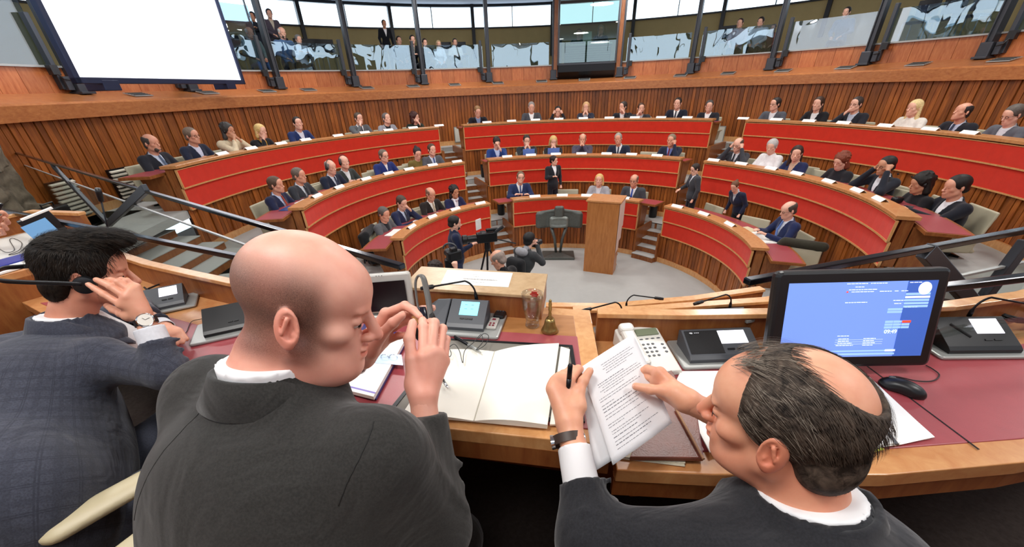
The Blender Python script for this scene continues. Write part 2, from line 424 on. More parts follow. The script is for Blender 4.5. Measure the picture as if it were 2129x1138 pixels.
# outer slatted wall, cornice, sloping sill, parapet
wall_with_slats('wall_back', 8.0, FL[3], H-.13, -112, 118, .13, .10)
cn = MB(); cn.arc([(7.86, H-.20), (8.1, H-.20), (8.1, H+.0), (8.72, H+.13), (8.72, H+.17), (7.9, H+.03), (7.86, H+.0)], -114, 120, 90)
structure(cn, 'trim_1', M['cornice'])
pp = MB()
for i in range(92):
    a = -114+234*i/92; pp.abox(8.68, 8.74, H+.14, H+.53, a+.02, a+2.52, 1, random.choice([.4, .5, .6]))
pp.abox(8.70, 8.76, H+.13, H+.53, -114, 120, 90)
structure(pp, 'wall_parapet', wood('parapet wood', 'A2542A', 'C47C4A', (3, 3, .5), .35, True))
cp = MB(); cp.abox(8.64, 8.80, H+.53, H+.56, -114, 120, 90); structure(cp, 'trim_2', M['lgrey'])
gf = MB(); gf.abox(8.74, 12.6, H+.40, H+.50, -180, 180, 90); structure(gf, 'floor_gallery', M['carpetd'])
ow = MB(); ow.abox(12.5, 12.62, H+.4, H+1.97, -115, 115, 100); ow.abox(12.5, 12.62, H+.4, H+.7, 115, 245, 60); structure(ow, 'wall_outer', M['ochre'])
tw = MB(); tw.abox(12.46, 12.62, H+1.95, H+2.0, -115, 115, 100); tw.abox(12.46, 12.62, H+2.62, H+2.70, -180, 180, 120)
structure(tw, 'trim_3', M['steelb'])
cl = MB(); cl.lathe((OX, OY, 0), [(.01, H+2.70), (12.7, H+2.70), (12.7, H+2.8), (.01, H+2.8)], 96); structure(cl, 'ceiling', M['ceil'])
lw = MB(); lw.abox(8.72, 8.78, 0, H+.45, 121, 247, 60); structure(lw, 'wall_rear', M['deskd'])
# window mullions of the ribbon window
for i, a in enumerate(np.arange(-180, 180, 7.1)):
    mb = MB(); big = i % 2 == 0
    mb.abox(12.40 if big else 12.5, 12.6, H+(1.0 if big else 1.97), H+2.7, a-.28 if big else a-.06, a+.28 if big else a+.06, 1)
    if abs(a) < 180: structure(mb, 'window_1_mullion', M['steelb'])
# vents in the sloping sill
vpx = [(283,186),(430,186),(553,183),(640,182),(762,179),(858,173),(945,173),(1035,170),(1126,167),(1215,164),(1310,160),(1415,155),(1515,148),(1630,142),(1760,134),(1912,126),(2092,114)]
for i, (x, y) in enumerate(vpx):
    a = azi(atr(x, y, 8.25)); mb = MB(); mb.m = 0
    mb.arc([(8.12, H+.079), (8.38, H+.133), (8.38, H+.145), (8.12, H+.091)], a-1.25, a+1.25, 2)
    mb.m = 1
    for q in range(4):
        r = 8.15+q*.06; z = H+.0915+(r-8.12)*.2077; mb.arc([(r, z), (r+.025, z+.005), (r+.025, z+.009), (r, z+.004)], a-1.1, a+1.1, 2)
    o = mb.build('air_vent', [M['lgrey'], M['blackm']]); localise(o, pol(8.25, a, H+.1))
    side = 'below the projection screen' if x < 500 else 'left of the glass booth' if x < 1126 else 'by the foot of the glass booth' if x < 1310 else 'right of the glass booth'
    tag(o, ['Slim metal air vent in the sloping sill %s' % side][0], 'vent', 'air vents in the sill %s' % side)
# gallery glass balustrade, one pane per bay
ca = [azi(atr(x, y, 8.6)) for x, y in [(590,180),(735,178),(884,173),(1018,168),(1150,163),(1290,160),(1437,150),(1600,140),(1793,128),(2050,110)]]
ca = [4.4+14.25*i for i in range(-7, 7)]
bays = []
for i in range(len(ca)-1):
    a0, a1 = ca[i]+1.0, ca[i+1]-1.0
    if -98 < a0 < 95 and not (4 < a0 < 6): bays.append((a0, a1))
for n_, (a0, a1) in enumerate(bays):
    mb = MB(); top = 1.62 if a0 > -80 else 2.6
    if a0 < -62: top = 2.3
    mb.abox(8.70, 8.715, H+.56, H+top-.45, a0, a1, 6)
    o = tag(mb.build('window_%d' % (n_+2), M['gglass'], smooth=False), kind='structure')
for i, a in enumerate(ca):
    if not (-92 < a < 92): continue
    base = pol(8.58, a, H+.14)
    nm = 'left' if a < 4 else 'right'
    k = round((a-4.4)/14.25)
    ordn = ['first', 'second', 'third', 'fourth', 'fifth', 'sixth', 'seventh']
    lab = ('Dark steel column at the left edge of the glass booth' if k == 0 else 'Dark steel column at the right edge of the glass booth' if k == 1 else
           'Dark steel column on the sill, %s to the left of the glass booth' % ordn[-k-1] if k < 0 else 'Dark steel column on the sill, %s to the right of the glass booth' % ordn[k-2])
    t = empty('steel_column', base, lab, 'column', 'steel columns along the gallery')
    R = rotm(0, 0, -math.radians(a)); b = np.array(base)
    def L(x, y, z): return b+R @ np.array([x, y, z])
    mb = MB(); mb.box(L(0, 0, 1.3), (.07, .12, 2.54), R); mb.box(L(.045, 0, 1.3), (.018, .18, 2.54), R); mb.box(L(-.045, 0, 1.3), (.018, .18, 2.54), R); mb.build('shaft', M['steel'], t)
    mb = MB(); mb.rbox(L(0, -.02, .14), (.2, .2, .26), .02, R); mb.box(L(0, -.02, .02), (.24, .28, .04), R); mb.build('base', M['steel'], t, bevel=.006)
    s = -1 if a < 4 else 1
    mb = MB(); mb.box(L(s*.22, .05, .6), (.07, .1, 1.05), R); mb.box(L(s*.17, .0, .16), (.1, .12, .2), R); mb.build('rail_post', M['steel'], t, bevel=.005)
    mb = MB(); mb.box(L(s*.3, -.04, .35), (.12, .1, .14), R); mb.tube([L(s*.3, -.08, .3), L(s*.25, -.1, .22), L(s*.15, -.1, .2)], .012); mb.build('lamp_box', M['black'], t, bevel=.01)
# projection screen
S0, S1 = W(163, 165, 1.)-W(163, 165, 0), None
A_ = atr(163, 168, 7.05); B_ = atr(501, 168, 7.65)
A_[2] = B_[2] = H+.30
ax = (B_-A_); wd = np.linalg.norm(ax); ax /= wd; nrm = np.cross(ax, [0, 0, 1.]); nrm /= np.linalg.norm(nrm)
Rs = np.stack([ax, -nrm, np.array([0, 0, 1.])], 1)
t = empty('projection_screen', (A_+B_)/2, 'Large blank white projection screen in a dark frame at upper left', 'screen')
cs = (A_+B_)/2+np.array([0, 0, 1.12])
mb = MB(); mb.box(cs, (wd-.02, .02, 2.2), Rs); mb.build('screen_panel', plain('lit screen', 'F5F8FF', .6, emit='F2F7FF', estr=1.25), t)
mb = MB()
for q in (-1, 1): mb.box(cs+Rs @ np.array([q*(wd/2+.03), 0, 0]), (.08, .09, 2.36), Rs)
for q in (-1, 1): mb.box(cs+Rs @ np.array([0, 0, q*1.14]), (wd+.14, .09, .08), Rs)
mb.build('frame', plain('screen frame', '2A3350', .35, .4), t, bevel=.008)
for q in (-1, 1):
    mb = MB(); mb.box(cs+Rs @ np.array([q*(wd/2-.45), .1, -1.2]), (.28, .3, .14), Rs); mb.build('bracket', plain('screen frame', '2A3350', .35, .4), t, bevel=.01)
# ================================================================ curved desks
rown = {1: 'front row', 2: 'middle row', 3: 'back row'}; secn = dict(L='left', C='centre', R='right')
def desk(k, s):
    a0, a1 = SECT[k][s]; R = RR[k]; zl = ZL[k]; f = FL[k]
    t = empty('curved_desk', pol(R, (a0+a1)/2, f), 'Long curved wooden desk with red felt front, %s block of the %s' % (secn[s], rown[k]), 'desk', 'curved desks of the chamber')
    da = math.degrees(.03/R)
    mb = MB(); mb.arc([(R-.02, zl-.045), (R+.24, zl-.045), (R+.24, zl), (R-.015, zl), (R-.02, zl-.004)], a0, a1); mb.build('ledge', M['desk'], t, bevel=0)
    mb = MB(); mb.abox(R+.07, R+.20, f+.002, zl-.045, a0+da, a1-da); mb.build('carcass', M['deskd'], t)
    mid, bot = (zl+f)/2-.01, f
    for j, (z1, z0, dr) in enumerate(((zl-.075, mid, .0), (mid-.005, bot, .022))):
        mb = MB(); mb.arc([(R+dr+.012, z0+.02), (R+dr+.03, z0+.02), (R+dr+.03, z1), (R+dr+.012, z1)], a0+da*.6, a1-da*.6); p = mb.build('red_panel', M['red'], t)
        mb = MB(); mb.abox(R+dr, R+dr+.03, z0, z0+.022, a0, a1); mb.abox(R+dr+.002, R+dr+.03, z1, z1+.012, a0, a1)
        for a, b in ((a0, a0+da*.7), (a1-da*.7, a1)): mb.abox(R+dr, R+dr+.03, z0, z1, a, b, 1)
        mb.build('edge_strip', M['lip'], p)
    e0 = a0-(math.degrees(.16/R) if s != 'C' else math.degrees(.30/R)); e1 = a1+(math.degrees(.16/R) if s != 'C' else math.degrees(.3/R))
    e0 = a0-math.degrees(.28/R) if (s == 'L' or (s == 'C' and k == 1)) else a0-.2
    e1 = a1+math.degrees(.28/R) if (s == 'R' or (s == 'C' and k == 1)) else a1+.2
    zt = zl-.10
    mb = MB(); mb.abox(R+.235, R+.70, zt-.04, zt, e0, e1); mb.build('worktop', M['deskd'], t)
    mb = MB(); mb.abox(R+.26, R+.66, zt, zt+.004, e0+.3, e1-.3); mb.build('leather_top', M['leather'], t)
    for a in ([a0+math.degrees(.19/R), a1-math.degrees(.19/R)] + ([] if s == 'C' else [])):
        w = math.degrees(.17/R); mb = MB(); mb.arc([(R+.22, f), (R+.50, f), (R+.66, zt-.04), (R+.22, zt-.04)], a-w, a+w, 3); mb.build('pedestal', M['deskd'], t)
    return t
for k in (1, 2, 3):
    for s in 'LCR': desk(k, s)
# name cards on the ledges
CARDS = {(3, 'L'): [(402,320),(465,308),(532,297),(592,289),(654,279),(716,272),(776,267),(833,262),(890,257)],
 (3, 'C'): [(999,250),(1053,246.5),(1107,244),(1160,242),(1215,241),(1274,239.5),(1331,239),(1391,238.5),(1453,238)],
 (3, 'R'): [(1588,239),(1664,241.5),(1739.6,244.7),(1821.8,248.7),(1914,255.4),(2008,264),(2110,272)],
 (2, 'L'): [(647,407),(685,388),(729,369),(774,356),(830,348),(882,339),(936,331.5)],
 (2, 'C'): [(1045.5,319.7),(1098,316),(1154,314.7),(1211,313.5),(1267.5,313),(1323,314.5),(1381,316.7)],
 (2, 'R'): [(1508.6,327),(1570,335),(1637,345.5),(1694,357),(1760,374.7),(1819,394.7),(1870,414)],
 (1, 'L'): [(854,470.7),(891,449),(937,432),(990,419)],
 (1, 'C'): [(1107.5,402),(1168.5,400),(1222.7,401),(1305,406)],
 (1, 'R'): [(1423,425),(1478.6,441.5),(1527,465)]}
proto = None
for (k, s), L_ in CARDS.items():
    for i, (x, y) in enumerate(L_):
        p = at(x, y, ZL[k]+.02); a = azi(p)+random.uniform(-2, 2)
        if proto is None:
            mb = MB(); w, d, h = .135, .055, .045
            mb.add([(-w, -d, 0), (w, -d, 0), (w, 0, h), (-w, 0, h), (-w, d, 0), (w, d, 0)], [(0, 1, 2, 3), (3, 2, 5, 4)])
            proto = o = mb.build('name_card', M['white']); sd = o.modifiers.new('t', 'SOLIDIFY'); sd.thickness = .003
        else: o = proto.copy(); COL.objects.link(o)
        o.location = pol(RR[k]+.10, azi(p), ZL[k]+.001); o.rotation_euler = (0, 0, -math.radians(a)); 
        pos = ['first', 'second', 'third', 'fourth', 'fifth', 'sixth', 'seventh', 'eighth', 'ninth'][i]
        tag(o, '%s white name card from the left on the %s %s desk' % (pos.capitalize(), secn[s], rown[k]), 'name card', 'name cards on the desk ledges')
# ================================================================ the rostrum desks
def deskpoly(t, pts, z, th, mat, name):
    mb = MB(); mb.prism(pts, z-th, z); return mb.build(name, mat, t, bevel=.003)
def inset_strip(pts, w):           # polyline ribbon polygon
    pts = [np.array(p, float) for p in pts]; l, r = [], []
    for i, p in enumerate(pts):
        d = pts[min(i+1, len(pts)-1)]-pts[max(i-1, 0)]; d /= np.linalg.norm(d); n = np.array([-d[1], d[0]])
        l.append(p+n*w/2); r.append(p-n*w/2)
    return l+r[::-1]
t = empty('rostrum_desk', (-.3, 1.1, FP), 'Raised central rostrum desk with wood border and burgundy leather inlay under the open book', 'desk')
top = [(.235, .66), (.0, .705), (-.36, .775), (-.86, .87), (-.80, 1.57), (-.45, 1.50), (.30, 1.33)]
deskpoly(t, top, ZC, .045, M['lip'], 'desktop')
deskpoly(t, [(.185, .715), (.232, 1.29), (-.74, 1.52), (-.80, .92), (-.36, .825)], ZC+.001, .004, wood('walnut field', 'A06838', 'B98250', (.6, 4, 3), .3, False, .05, .2), 'wood_field')
deskpoly(t, [(.185, .715), (.222, 1.145), (-.755, 1.335), (-.80, .92), (-.36, .825)], ZC+.0025, .004, M['leather'], 'leather_inlay')
mb = MB(); mb.prism([(.21, .70), (.27, 1.31), (-.78, 1.55), (-.84, .90), (-.80, .88), (-.74, 1.50), (.24, 1.28), (.18, .72)], FP, ZC-.045)
mb.build('carcass', M['deskd'], t)
mb = MB(); mb.prism([(.225, .66), (.0, .705), (-.36, .775), (-.85, .87), (-.85, .885), (-.36, .79), (0, .72), (.225, .675)], ZC-.10, ZC-.04); mb.build('apron', M['deskd'], t)
# side desks
def side_desk(label, front, back, zt, zl, led=True, outer=.05, leather=None, down=FP):
    t = empty('side_desk', ((front[0][0]+back[0][0])/2, (front[0][1]+back[0][1])/2, down), label, 'desk')
    deskpoly(t, list(front)+list(back)[::-1], zt, .045, M['desk'], 'desktop')
    if leather: deskpoly(t, leather, zt+.003, .006, M['leather'], 'leather_inlay')
    if led:
        mb = MB(); s_ = inset_strip(back, .03); mb.prism(s_, down, zl-.018); mb.build('front_panel', M['deskd'], t)
        mb = MB(); mb.prism(inset_strip(back, .045), zl-.018, zl); mb.build('ledge', M['lip'], t, bevel=.002)
    mb = MB(); mb.prism(inset_strip([(p[0], p[1]+.02) for p in front], .02), zt-.11, zt-.04); mb.build('apron', M['deskd'], t)
    return t
rt = side_desk('Right side desk with burgundy leather top holding the white telephone and big monitor',
  [(.245, .655), (.47, .63), (.88, .61), (1.23, .63), (1.8, .72), (2.6, .95)], [(.31, 1.25), (.60, 1.215), (.90, 1.20), (1.53, 1.20), (1.84, 1.25), (2.5, 1.45)], ZS, H-.70,
  leather=[(.262, .75), (.46, .70), (.95, .685), (1.3, .70), (1.8, .79), (2.5, 1.0), (2.4, 1.26), (1.77, 1.11), (1.39, 1.075), (.8, 1.08), (.295, 1.085)])
# seam across the leather of the right desk
mb = MB(); mb.box((1.152, .87, ZS+.0035), (.004, .40, .0012), rotm(0, 0, .02)); mb.build('leather_seam', M['blackm'], rt)
mb = MB(); mb.prism([(.86, 1.12), (.9, .74), (.93, .74), (.89, 1.12)], FP, ZS-.045); mb.prism([(.5, 1.18), (2.2, 1.25), (2.2, 1.2), (.5, 1.13)], FP, ZS-.12); mb.build('knee_panel', M['deskd'], rt)
side_desk('Left side desk with burgundy leather top in front of the man in checked jacket',
  [(-.87, .92), (-1.3, 1.16), (-1.9, 1.50), (-2.6, 1.90)], [(-.80, 1.50), (-1.24, 1.655), (-1.49, 1.77), (-1.84, 1.94), (-2.22, 2.16)], ZS, H-.70,
  leather=[(-.89, .98), (-1.3, 1.22), (-1.88, 1.55), (-2.28, 1.76), (-1.95, 1.84), (-1.6, 1.60), (-1.2, 1.42), (-.87, 1.32)])
zq = H-.68
q = [at(0, 574, zq)[:2], at(72, 556, zq)[:2], at(150, 536, zq)[:2]]; q2 = [at(0, 494, zq)[:2], at(86, 473, zq)[:2], at(190, 478, zq)[:2]]
e0 = q[0]+(q[0]-q[1])*1.4; e1 = q2[0]+(q2[0]-q2[1])*1.4
lt = side_desk('Raised white-topped side desk at far left with loose cables and a blue folder', [e0]+q, [e1]+q2, zq, zq+.11)
deskpoly(lt, [e0+(e1-e0)*.08]+[a+(b-a)*.08 for a, b in zip(q[:2], q2[:2])]+[a+(b-a)*.95 for a, b in zip(q[:2], q2[:2])][::-1]+[e0+(e1-e0)*.95], zq+.002, .004, plain('white laminate', 'D9D8D2', .4), 'white_top')
mb = MB(); mb.prism(inset_strip([e0]+q, .02), ZS-.3, zq-.03); mb.build('front_panel', M['deskd'], lt)
# lower clerks' desks in front of the rostrum
zc1, zc2 = H-.93, H-1.06
cd = empty('clerk_desk', (1.0, 1.5, FP-.3), 'Lower wooden clerk desk just beyond the right side desk', 'desk')
bk = [(.30, 1.70), (.60, 1.67), (1.24, 1.71), (1.65, 1.78)]; fr = [(.34, 1.29), (.9, 1.25), (1.55, 1.27), (1.8, 1.38)]
deskpoly(cd, fr+bk[::-1], zc1-.09, .04, M['desk'], 'desktop')
mb = MB(); mb.prism(inset_strip(bk, .03), FP-.9, zc1-.015); mb.build('front_panel', M['deskd'], cd)
mb = MB(); mb.prism(inset_strip(bk, .05), zc1-.015, zc1); mb.build('ledge', M['lip'], cd, bevel=.002)
cd2 = empty('clerk_desk', (1.0, 1.9, 0), 'Lowest wooden clerk desk edge beside the stage floor', 'desk')
bk2 = [(.2, 2.02), (.55, 1.98), (1.05, 2.03), (1.5, 2.12)]
mb = MB(); mb.prism(inset_strip(bk2, .03), 1.6, zc2-.03); mb.build('front_panel', M['deskd'], cd2)
mb = MB(); mb.prism(inset_strip(bk2, .05), zc2-.03, zc2-.015); mb.build('ledge', M['lip'], cd2)
mb = MB(); mb.prism([(.2, 1.74), (.55, 1.71), (1.05, 1.76), (1.5, 1.84), (1.5, 2.10), (1.05, 2.01), (.55, 1.96), (.2, 2.0)], zc2-.1, zc2-.07); mb.build('desktop', M['desk'], cd2)
mb = MB(); mb.box((-.1, 1.62, 1.3), (2.2, .2, 2.0)); mb.build('apron', M['deskd'], cd2)
# box on the front of the rostrum with the paper notice
zb = H-.64
bp = [(-.41, 1.395), (.11, 1.27), (.145, 1.455), (-.37, 1.585)]
t = empty('reading_box', (-.13, 1.42, ZC), 'Flat wooden box on the rostrum edge carrying a large white notice', 'box')
mb = MB(); mb.prism(bp, ZC-.002, zb-.012); mb.build('body', M['deskd'], t)
mb = MB(); mb.prism([(-.415, 1.39), (.115, 1.263), (.15, 1.46), (-.375, 1.592)], zb-.012, zb); mb.build('lid', wood('pale worn wood', 'B08F68', 'C9AC84', (3, 3, 1), .3), t, bevel=.002)
c = [at(x, y, zb+.002) for x, y in [(930, 561), (1066, 568), (1057, 597), (916, 590)]]
mb = MB(); mb.prism([p[:2] for p in c[::-1]], zb, zb+.002)
pn = mb.build('paper_notice', plain('notice paper', 'F4F2EA', .6), None); localise(pn, tuple(np.mean(c, 0)))
tag(pn, 'White printed notice lying on the flat wooden box behind the gooseneck microphone', 'notice')
mb = MB(); ex, ey = c[1]-c[0], c[3]-c[0]
def bars(mb, o, ex, ey, rows, z, th, rnd=random):
    """short runs of illegible print between fractions of a sheet"""
    for v, u0, u1 in rows:
        u = u0
        while u < u1:
            w = rnd.uniform(.012, .04); a = o+ex*u+ey*v; b = o+ex*min(u+w, u1)+ey*v; n = ey/np.linalg.norm(ey)*th/2
            mb.add([a-n+z, b-n+z, b+n+z, a+n+z], [(0, 1, 2, 3)]); u += w+.008
bars(mb, c[0], ex, ey, [(.3, .42, .5), (.42, .43, .52), (.58, .3, .78), (.61, .3, .8), (.8, .4, .62)], np.array([0, 0, .0022]), .003)
mb.build('print', plain('grey print', '9A9AA0', .7), pn)
# ---------------------------------------------------------------- conference units
def unit(label, loc, rz, w=.16, d=.12, h=.075, body='grey', screen='9FE8F4', mic=True, side=True, base=(.26, .19), sc=1., scr=1.2, logo=False, micdir=-1, slot=False, wing=False):
    t = empty('microphone_unit', (0, 0, 0), label, 'conference unit')
    mb = MB(); mb.rbox((0, 0, .006), (base[0], base[1], .012), .012); mb.build('base_plate', M['lgrey'], t)
    tilt = math.atan2(h*.8, d); L = math.hypot(d, h*.8)
    mb = MB(); x = w/2
    prof = [(-d/2, .012), (d/2, .012), (d/2+.004, h*.9), (d/2-.012, h), (-d/2+.012, .034), (-d/2, .024)]
    mb.rings([[(sx, p[0], p[1]) for p in prof] for sx in (-x, -x+.001, x-.001, x)]); b = mb.build('housing', M[body], t, bevel=.005)
    def face(u, v, lift=.0008):      # u in -.5..5 across, v 0..1 up the sloped face
        y = -d/2+.012+(d-.024)*v; z = .034+(h-.034)*v; n = np.array([0, -(h-.034), (d-.024)]); n /= np.linalg.norm(n)
        return np.array([u*w, y, z])+n*lift
    if screen:
        u0, u1, v0, v1 = (.0, .38, .42, .92) if not side else (-.22, .28, .35, .9)
        mb = MB(); P_ = [face(u0, v0, .0012), face(u1, v0, .0012), face(u1, v1, .0012), face(u0, v1, .0012)]; mb.add(P_+[p-np.array([0, 0, .002]) for p in P_], [(0, 1, 2, 3), (7, 6, 5, 4), (0, 4, 5, 1), (1, 5, 6, 2), (2, 6, 7, 3), (3, 7, 4, 0)])
        s_ = mb.build('screen', plain('unit screen '+screen, screen, .2, emit=screen, estr=scr), t)
        mb = MB(); mb.m = 0
        for i in range(4):
            a = face(u0+(u1-u0)*(.3+.35*(i % 2)), v0+(v1-v0)*(.35+.3*(i//2)), .002); q = .012*w/.16
            mb.m = i % 2 if mic and not side else 0
            mb.add([a+np.array([-q/2, 0, -.002]), a+np.array([q/2, 0, -.002]), a+np.array([q/2, q*.6, .003]), a+np.array([-q/2, q*.6, .003])], [(0, 1, 2, 3)])
        mb.build('icon', [plain('icon grey', '55585F', .5), plain('icon red', 'B04050', .5)], s_)
    mb = MB()
    for i in range(3 if side else 2):
        a = face((-.12+.12*i) if side else (.1+.13*i), .2, .0015); mb.box(a, (w*.1, .006, .002), rotm(tilt, 0, 0))
    mb.build('button_row', M['black'], t)
    if side:
        mb = MB(); mb.rbox((w/2+.022, .0, .016), (.034, .075, .008), .004); sp = mb.build('socket_plate', M['silver'], t)
        mb = MB()
        for i in range(4): mb.box((w/2+.015+.012*(i % 2), -.02+.014*(i//2), .021), (.007, .007, .002))
        mb.box((w/2+.022, .022, .021), (.012, .009, .002)); mb.build('key', plain('dark red key', '7A2030', .5), sp)
    if wing:
        mb = MB(); mb.rings([[(-w/2-.005-dx, p[0], p[1]*k) for p in prof] for dx, k in ((0, 1.), (.05, .95), (.095, .55))]); mb.build('side_wing', M[body], t, bevel=.004)
    if logo:
        mb = MB(); a = face(-.38, .86, .0015); mb.ball(a, (.006, .006, .001), 10); 
        for i in range(3): mb.box(a+np.array([.013+.006*i, 0, .0]), (.004, .003, .001), rotm(tilt, 0, 0))
        mb.build('emblem', plain('pale print', 'C8CCD2', .5), t)
        mb = MB(); P_ = [face(-.47, .06, .001), face(0, .06, .001), face(0, .95, .001), face(-.47, .95, .001)]
        mb.add(P_+[p-np.array([0, 0, .003]) for p in P_], [(0, 1, 2, 3), (7, 6, 5, 4), (0, 4, 5, 1), (1, 5, 6, 2), (2, 6, 7, 3), (3, 7, 4, 0)]); mb.build('speaker_grille', plain('grille black', '141416', .75, bstr=.8, bs_=900), t)
    if slot:
        mb = MB(); a = face(-.22, .55, .001); mb.tube([face(-.3, .75, .0), face(-.12, .3, .0)], [.005, .005], 8); mb.build('card_slot', M['blackm'], t)
    if mic:
        mb = MB(); s = micdir; pts = [np.array([.02, d/2, h-.005]), np.array([.018, d/2, h+.018])]
        for q in range(1, 9):
            a = q/8*1.35; pts.append(np.array([.018+s*.045*(1-math.cos(a)), d/2, h+.018+.05*math.sin(a)]))
        e = pts[-1]; 
        for q in range(1, 4): pts.append(e+np.array([s*.037*q, -.006*q, -.006*q]))
        mb.tube(pts, [.007, .006]+[.0035]*(len(pts)-2), 8); g = mb.build('gooseneck', M['steelb'], t, smooth=True)
        mb = MB(); d_ = pts[-1]-pts[-2]; d_ /= np.linalg.norm(d_); mb.tube([pts[-1], pts[-1]+d_*.004, pts[-1]+d_*.03, pts[-1]+d_*.05], [.004, .008, .009, .007], 12); mb.build('microphone', M['black'], g, smooth=True)
    t.location = loc; t.rotation_euler = (0, 0, rz); t.scale = (sc,)*3
    return t
def desk_at(px, py, z): p = at(px, py, z); return tuple(p)
unit('Grey sloped unit with cyan screen and gooseneck microphone beside the drinking glass', (-.155, 1.245, ZC+.002), -.2, .135, .11, .085, 'grey', '7FD8F0', True, True, (.25, .17), wing=True)
unit('Wide black and grey speaker unit with white screen between telephone and monitor', (.705, 1.115, ZS+.003), .0, .24, .12, .075, 'grey', 'F2F3FF', False, False, (.30, .17), logo=True)
unit('Dark sloped unit with slot and white screen right of the big monitor', (1.555, 1.105, ZS+.003), -.05, .23, .12, .09, 'black', 'F2F0FF', True, False, (.30, .16), slot=True, micdir=1)
u_ = unit('Dark unit on the left desk just behind the bald man', (-1.16, 1.43, ZS+.003), .42, .16, .12, .09, 'black', None, False, False, (.26, .18))
unit('Grey unit with tall thin microphone in front of the left man', (-1.60, 1.66, ZS+.003), .5, .18, .12, .08, 'grey', 'E6E2F0', False, False, (.26, .17))
unit('Grey unit with white display on the lower clerk desk near the monitor', (1.02, 1.60, zc1-.088), .05, .16, .09, .09, 'grey', 'F2F0FF', True, False, (.26, .12))
unit('Grey unit half hidden on the lower clerk desk nearest the bell', (.50, 1.585, zc1-.088), 0, .16, .09, .08, 'grey', None, True, False, (.22, .12))
unit('Grey unit on the lowest clerk desk by the stage', (.62, 1.88, zc2-.069), .1, .14, .09, .07, 'lgrey', None, True, False, (.22, .12), micdir=1)
# tall thin microphone at left
b0 = W(246, 545, 1.75); b1 = W(211, 420, 1.62)
mb = MB(); P = [b0, b0*.6+b1*.4+np.array([-.0, 0, .0]), b1]; mb.tube([b0, b0*.5+b1*.5+np.array([-.006, .0, 0]), b1], [.004, .0032, .0032], 8); 
o = mb.build('gooseneck', M['steelb'], None, smooth=True); localise(o, tuple(b0)); o.name = 'gooseneck_microphone'
tag(o, 'Tall thin black gooseneck microphone rising behind the left man head', 'microphone')
mb = MB(); v = (b1-b0)/np.linalg.norm(b1-b0); mb.tube([b1, b1+v*.004, b1+v*.04, b1+v*.055], [.004, .009, .011, .009], 12); mb.build('capsule', M['black'], o, smooth=True)
# ---------------------------------------------------------------- small silver monitor
t = empty('small_monitor', (0, 0, 0), 'Small silver-framed monitor with dark screen behind the bald man hands', 'monitor')
mb = MB(); mb.rbox((0, 0, .09), (.20, .15, .03), .012, rotm(PI/2-.18, 0, 0)); mb.build('frame', M['silver'], t)
mb = MB(); mb.box((0, -.021, .085), (.155, .112, .003), rotm(PI/2-.18, 0, 0)); mb.build('screen', plain('dark screen', '16060A', .25), t)
mb = MB(); mb.box((0, .03, .03), (.08, .05, .06)); mb.rbox((0, .02, .006), (.15, .12, .012), .02); mb.build('stand', M['silver'], t, bevel=.003)
mb = MB()
for i in range(3): mb.ball((-.02+.01*i, -.009, .163), .0018, 6)
mb.ball((-.06, -.009, .163), .002, 6); mb.build('button', M['black'], t)
t.location = tuple(at(812, 652, ZC)); t.rotation_euler = (0, 0, .1)
# ---------------------------------------------------------------- drinking glass
g = bpy.data.materials.new('tumbler glass'); g.use_nodes = True; bs = g.node_tree.nodes['Principled BSDF']
bs.inputs['Transmission Weight'].default_value = 1; bs.inputs['Roughness'].default_value = .0; bs.inputs['IOR'].default_value = 1.3; bs.inputs['Base Color'].default_value = (1, 1, 1, 1)
mb = MB(); gl = [(.0005, 0), (.024, 0), (.026, .003), (.024, .012), (.0235, .02), (.027, .04), (.034, .075), (.037, .105), (.0385, .128), (.0365, .128), (.035, .105), (.032, .075), (.025, .042), (.0215, .026), (.0005, .022)]
mb.lathe((0, 0, 0), gl, 40); o = mb.build('drinking_glass', glassmat('tumbler', 'FBFDFD', .04, .45), None, smooth=True); o.location = desk_at(1107, 677, ZC+.0035)
tag(o, 'Clear empty drinking glass with a red emblem standing by the brass bell', 'glass')
mb = MB()
for i in range(6):
    a = .95+.14*i; ri = .0365
    for zz in (.100, .107, .114): 
        if (i in (0, 5)) and zz != .107: continue
        mb.box(np.array(o.location)+np.array([ri*math.cos(a), ri*math.sin(a), zz]), (.0015, .0055, .0065), rotm(0, 0, a))
mb.build('red_emblem', plain('red print', 'D22C1C', .5), o)
# ---------------------------------------------------------------- hand bell
t = empty('hand_bell', (0, 0, 0), 'Small brass hand bell standing between the glass and the desk corner', 'bell')
br = plain('aged brass', '9C8350', .3, .85, .15, 40)
mb = MB(); mb.lathe((0, 0, 0), [(.030, 0), (.031, .003), (.026, .012), (.0205, .025), (.018, .04), (.015, .048), (.006, .052), (.001, .053)], 32); mb.build('bell_cup', br, t, smooth=True)
mb = MB(); mb.lathe((0, 0, .050), [(.010, 0), (.011, .004), (.005, .01), (.006, .018), (.0045, .026), (.0065, .036), (.0048, .045), (.006, .054), (.0045, .062), (.0055, .068), (.001, .074)], 20); mb.build('handle', br, t, smooth=True)
t.location = desk_at(1143, 688, ZC+.0035)
# ---------------------------------------------------------------- remote / small black device
t = empty('remote_control', (0, 0, 0), 'Small black handset lying right of the grey microphone unit', 'remote')
mb = MB(); mb.rbox((0, 0, .011), (.042, .10, .022), .01); mb.build('body', M['black'], t)
mb = MB()
for i in range(3):
    for j in range(3): mb.box((-.01+.01*i, -.01+.014*j, .0225), (.005, .006, .002))
mb.build('key', M['grey'], t); t.location = desk_at(1043, 655, ZC+.0035); t.rotation_euler = (0, 0, -.25)
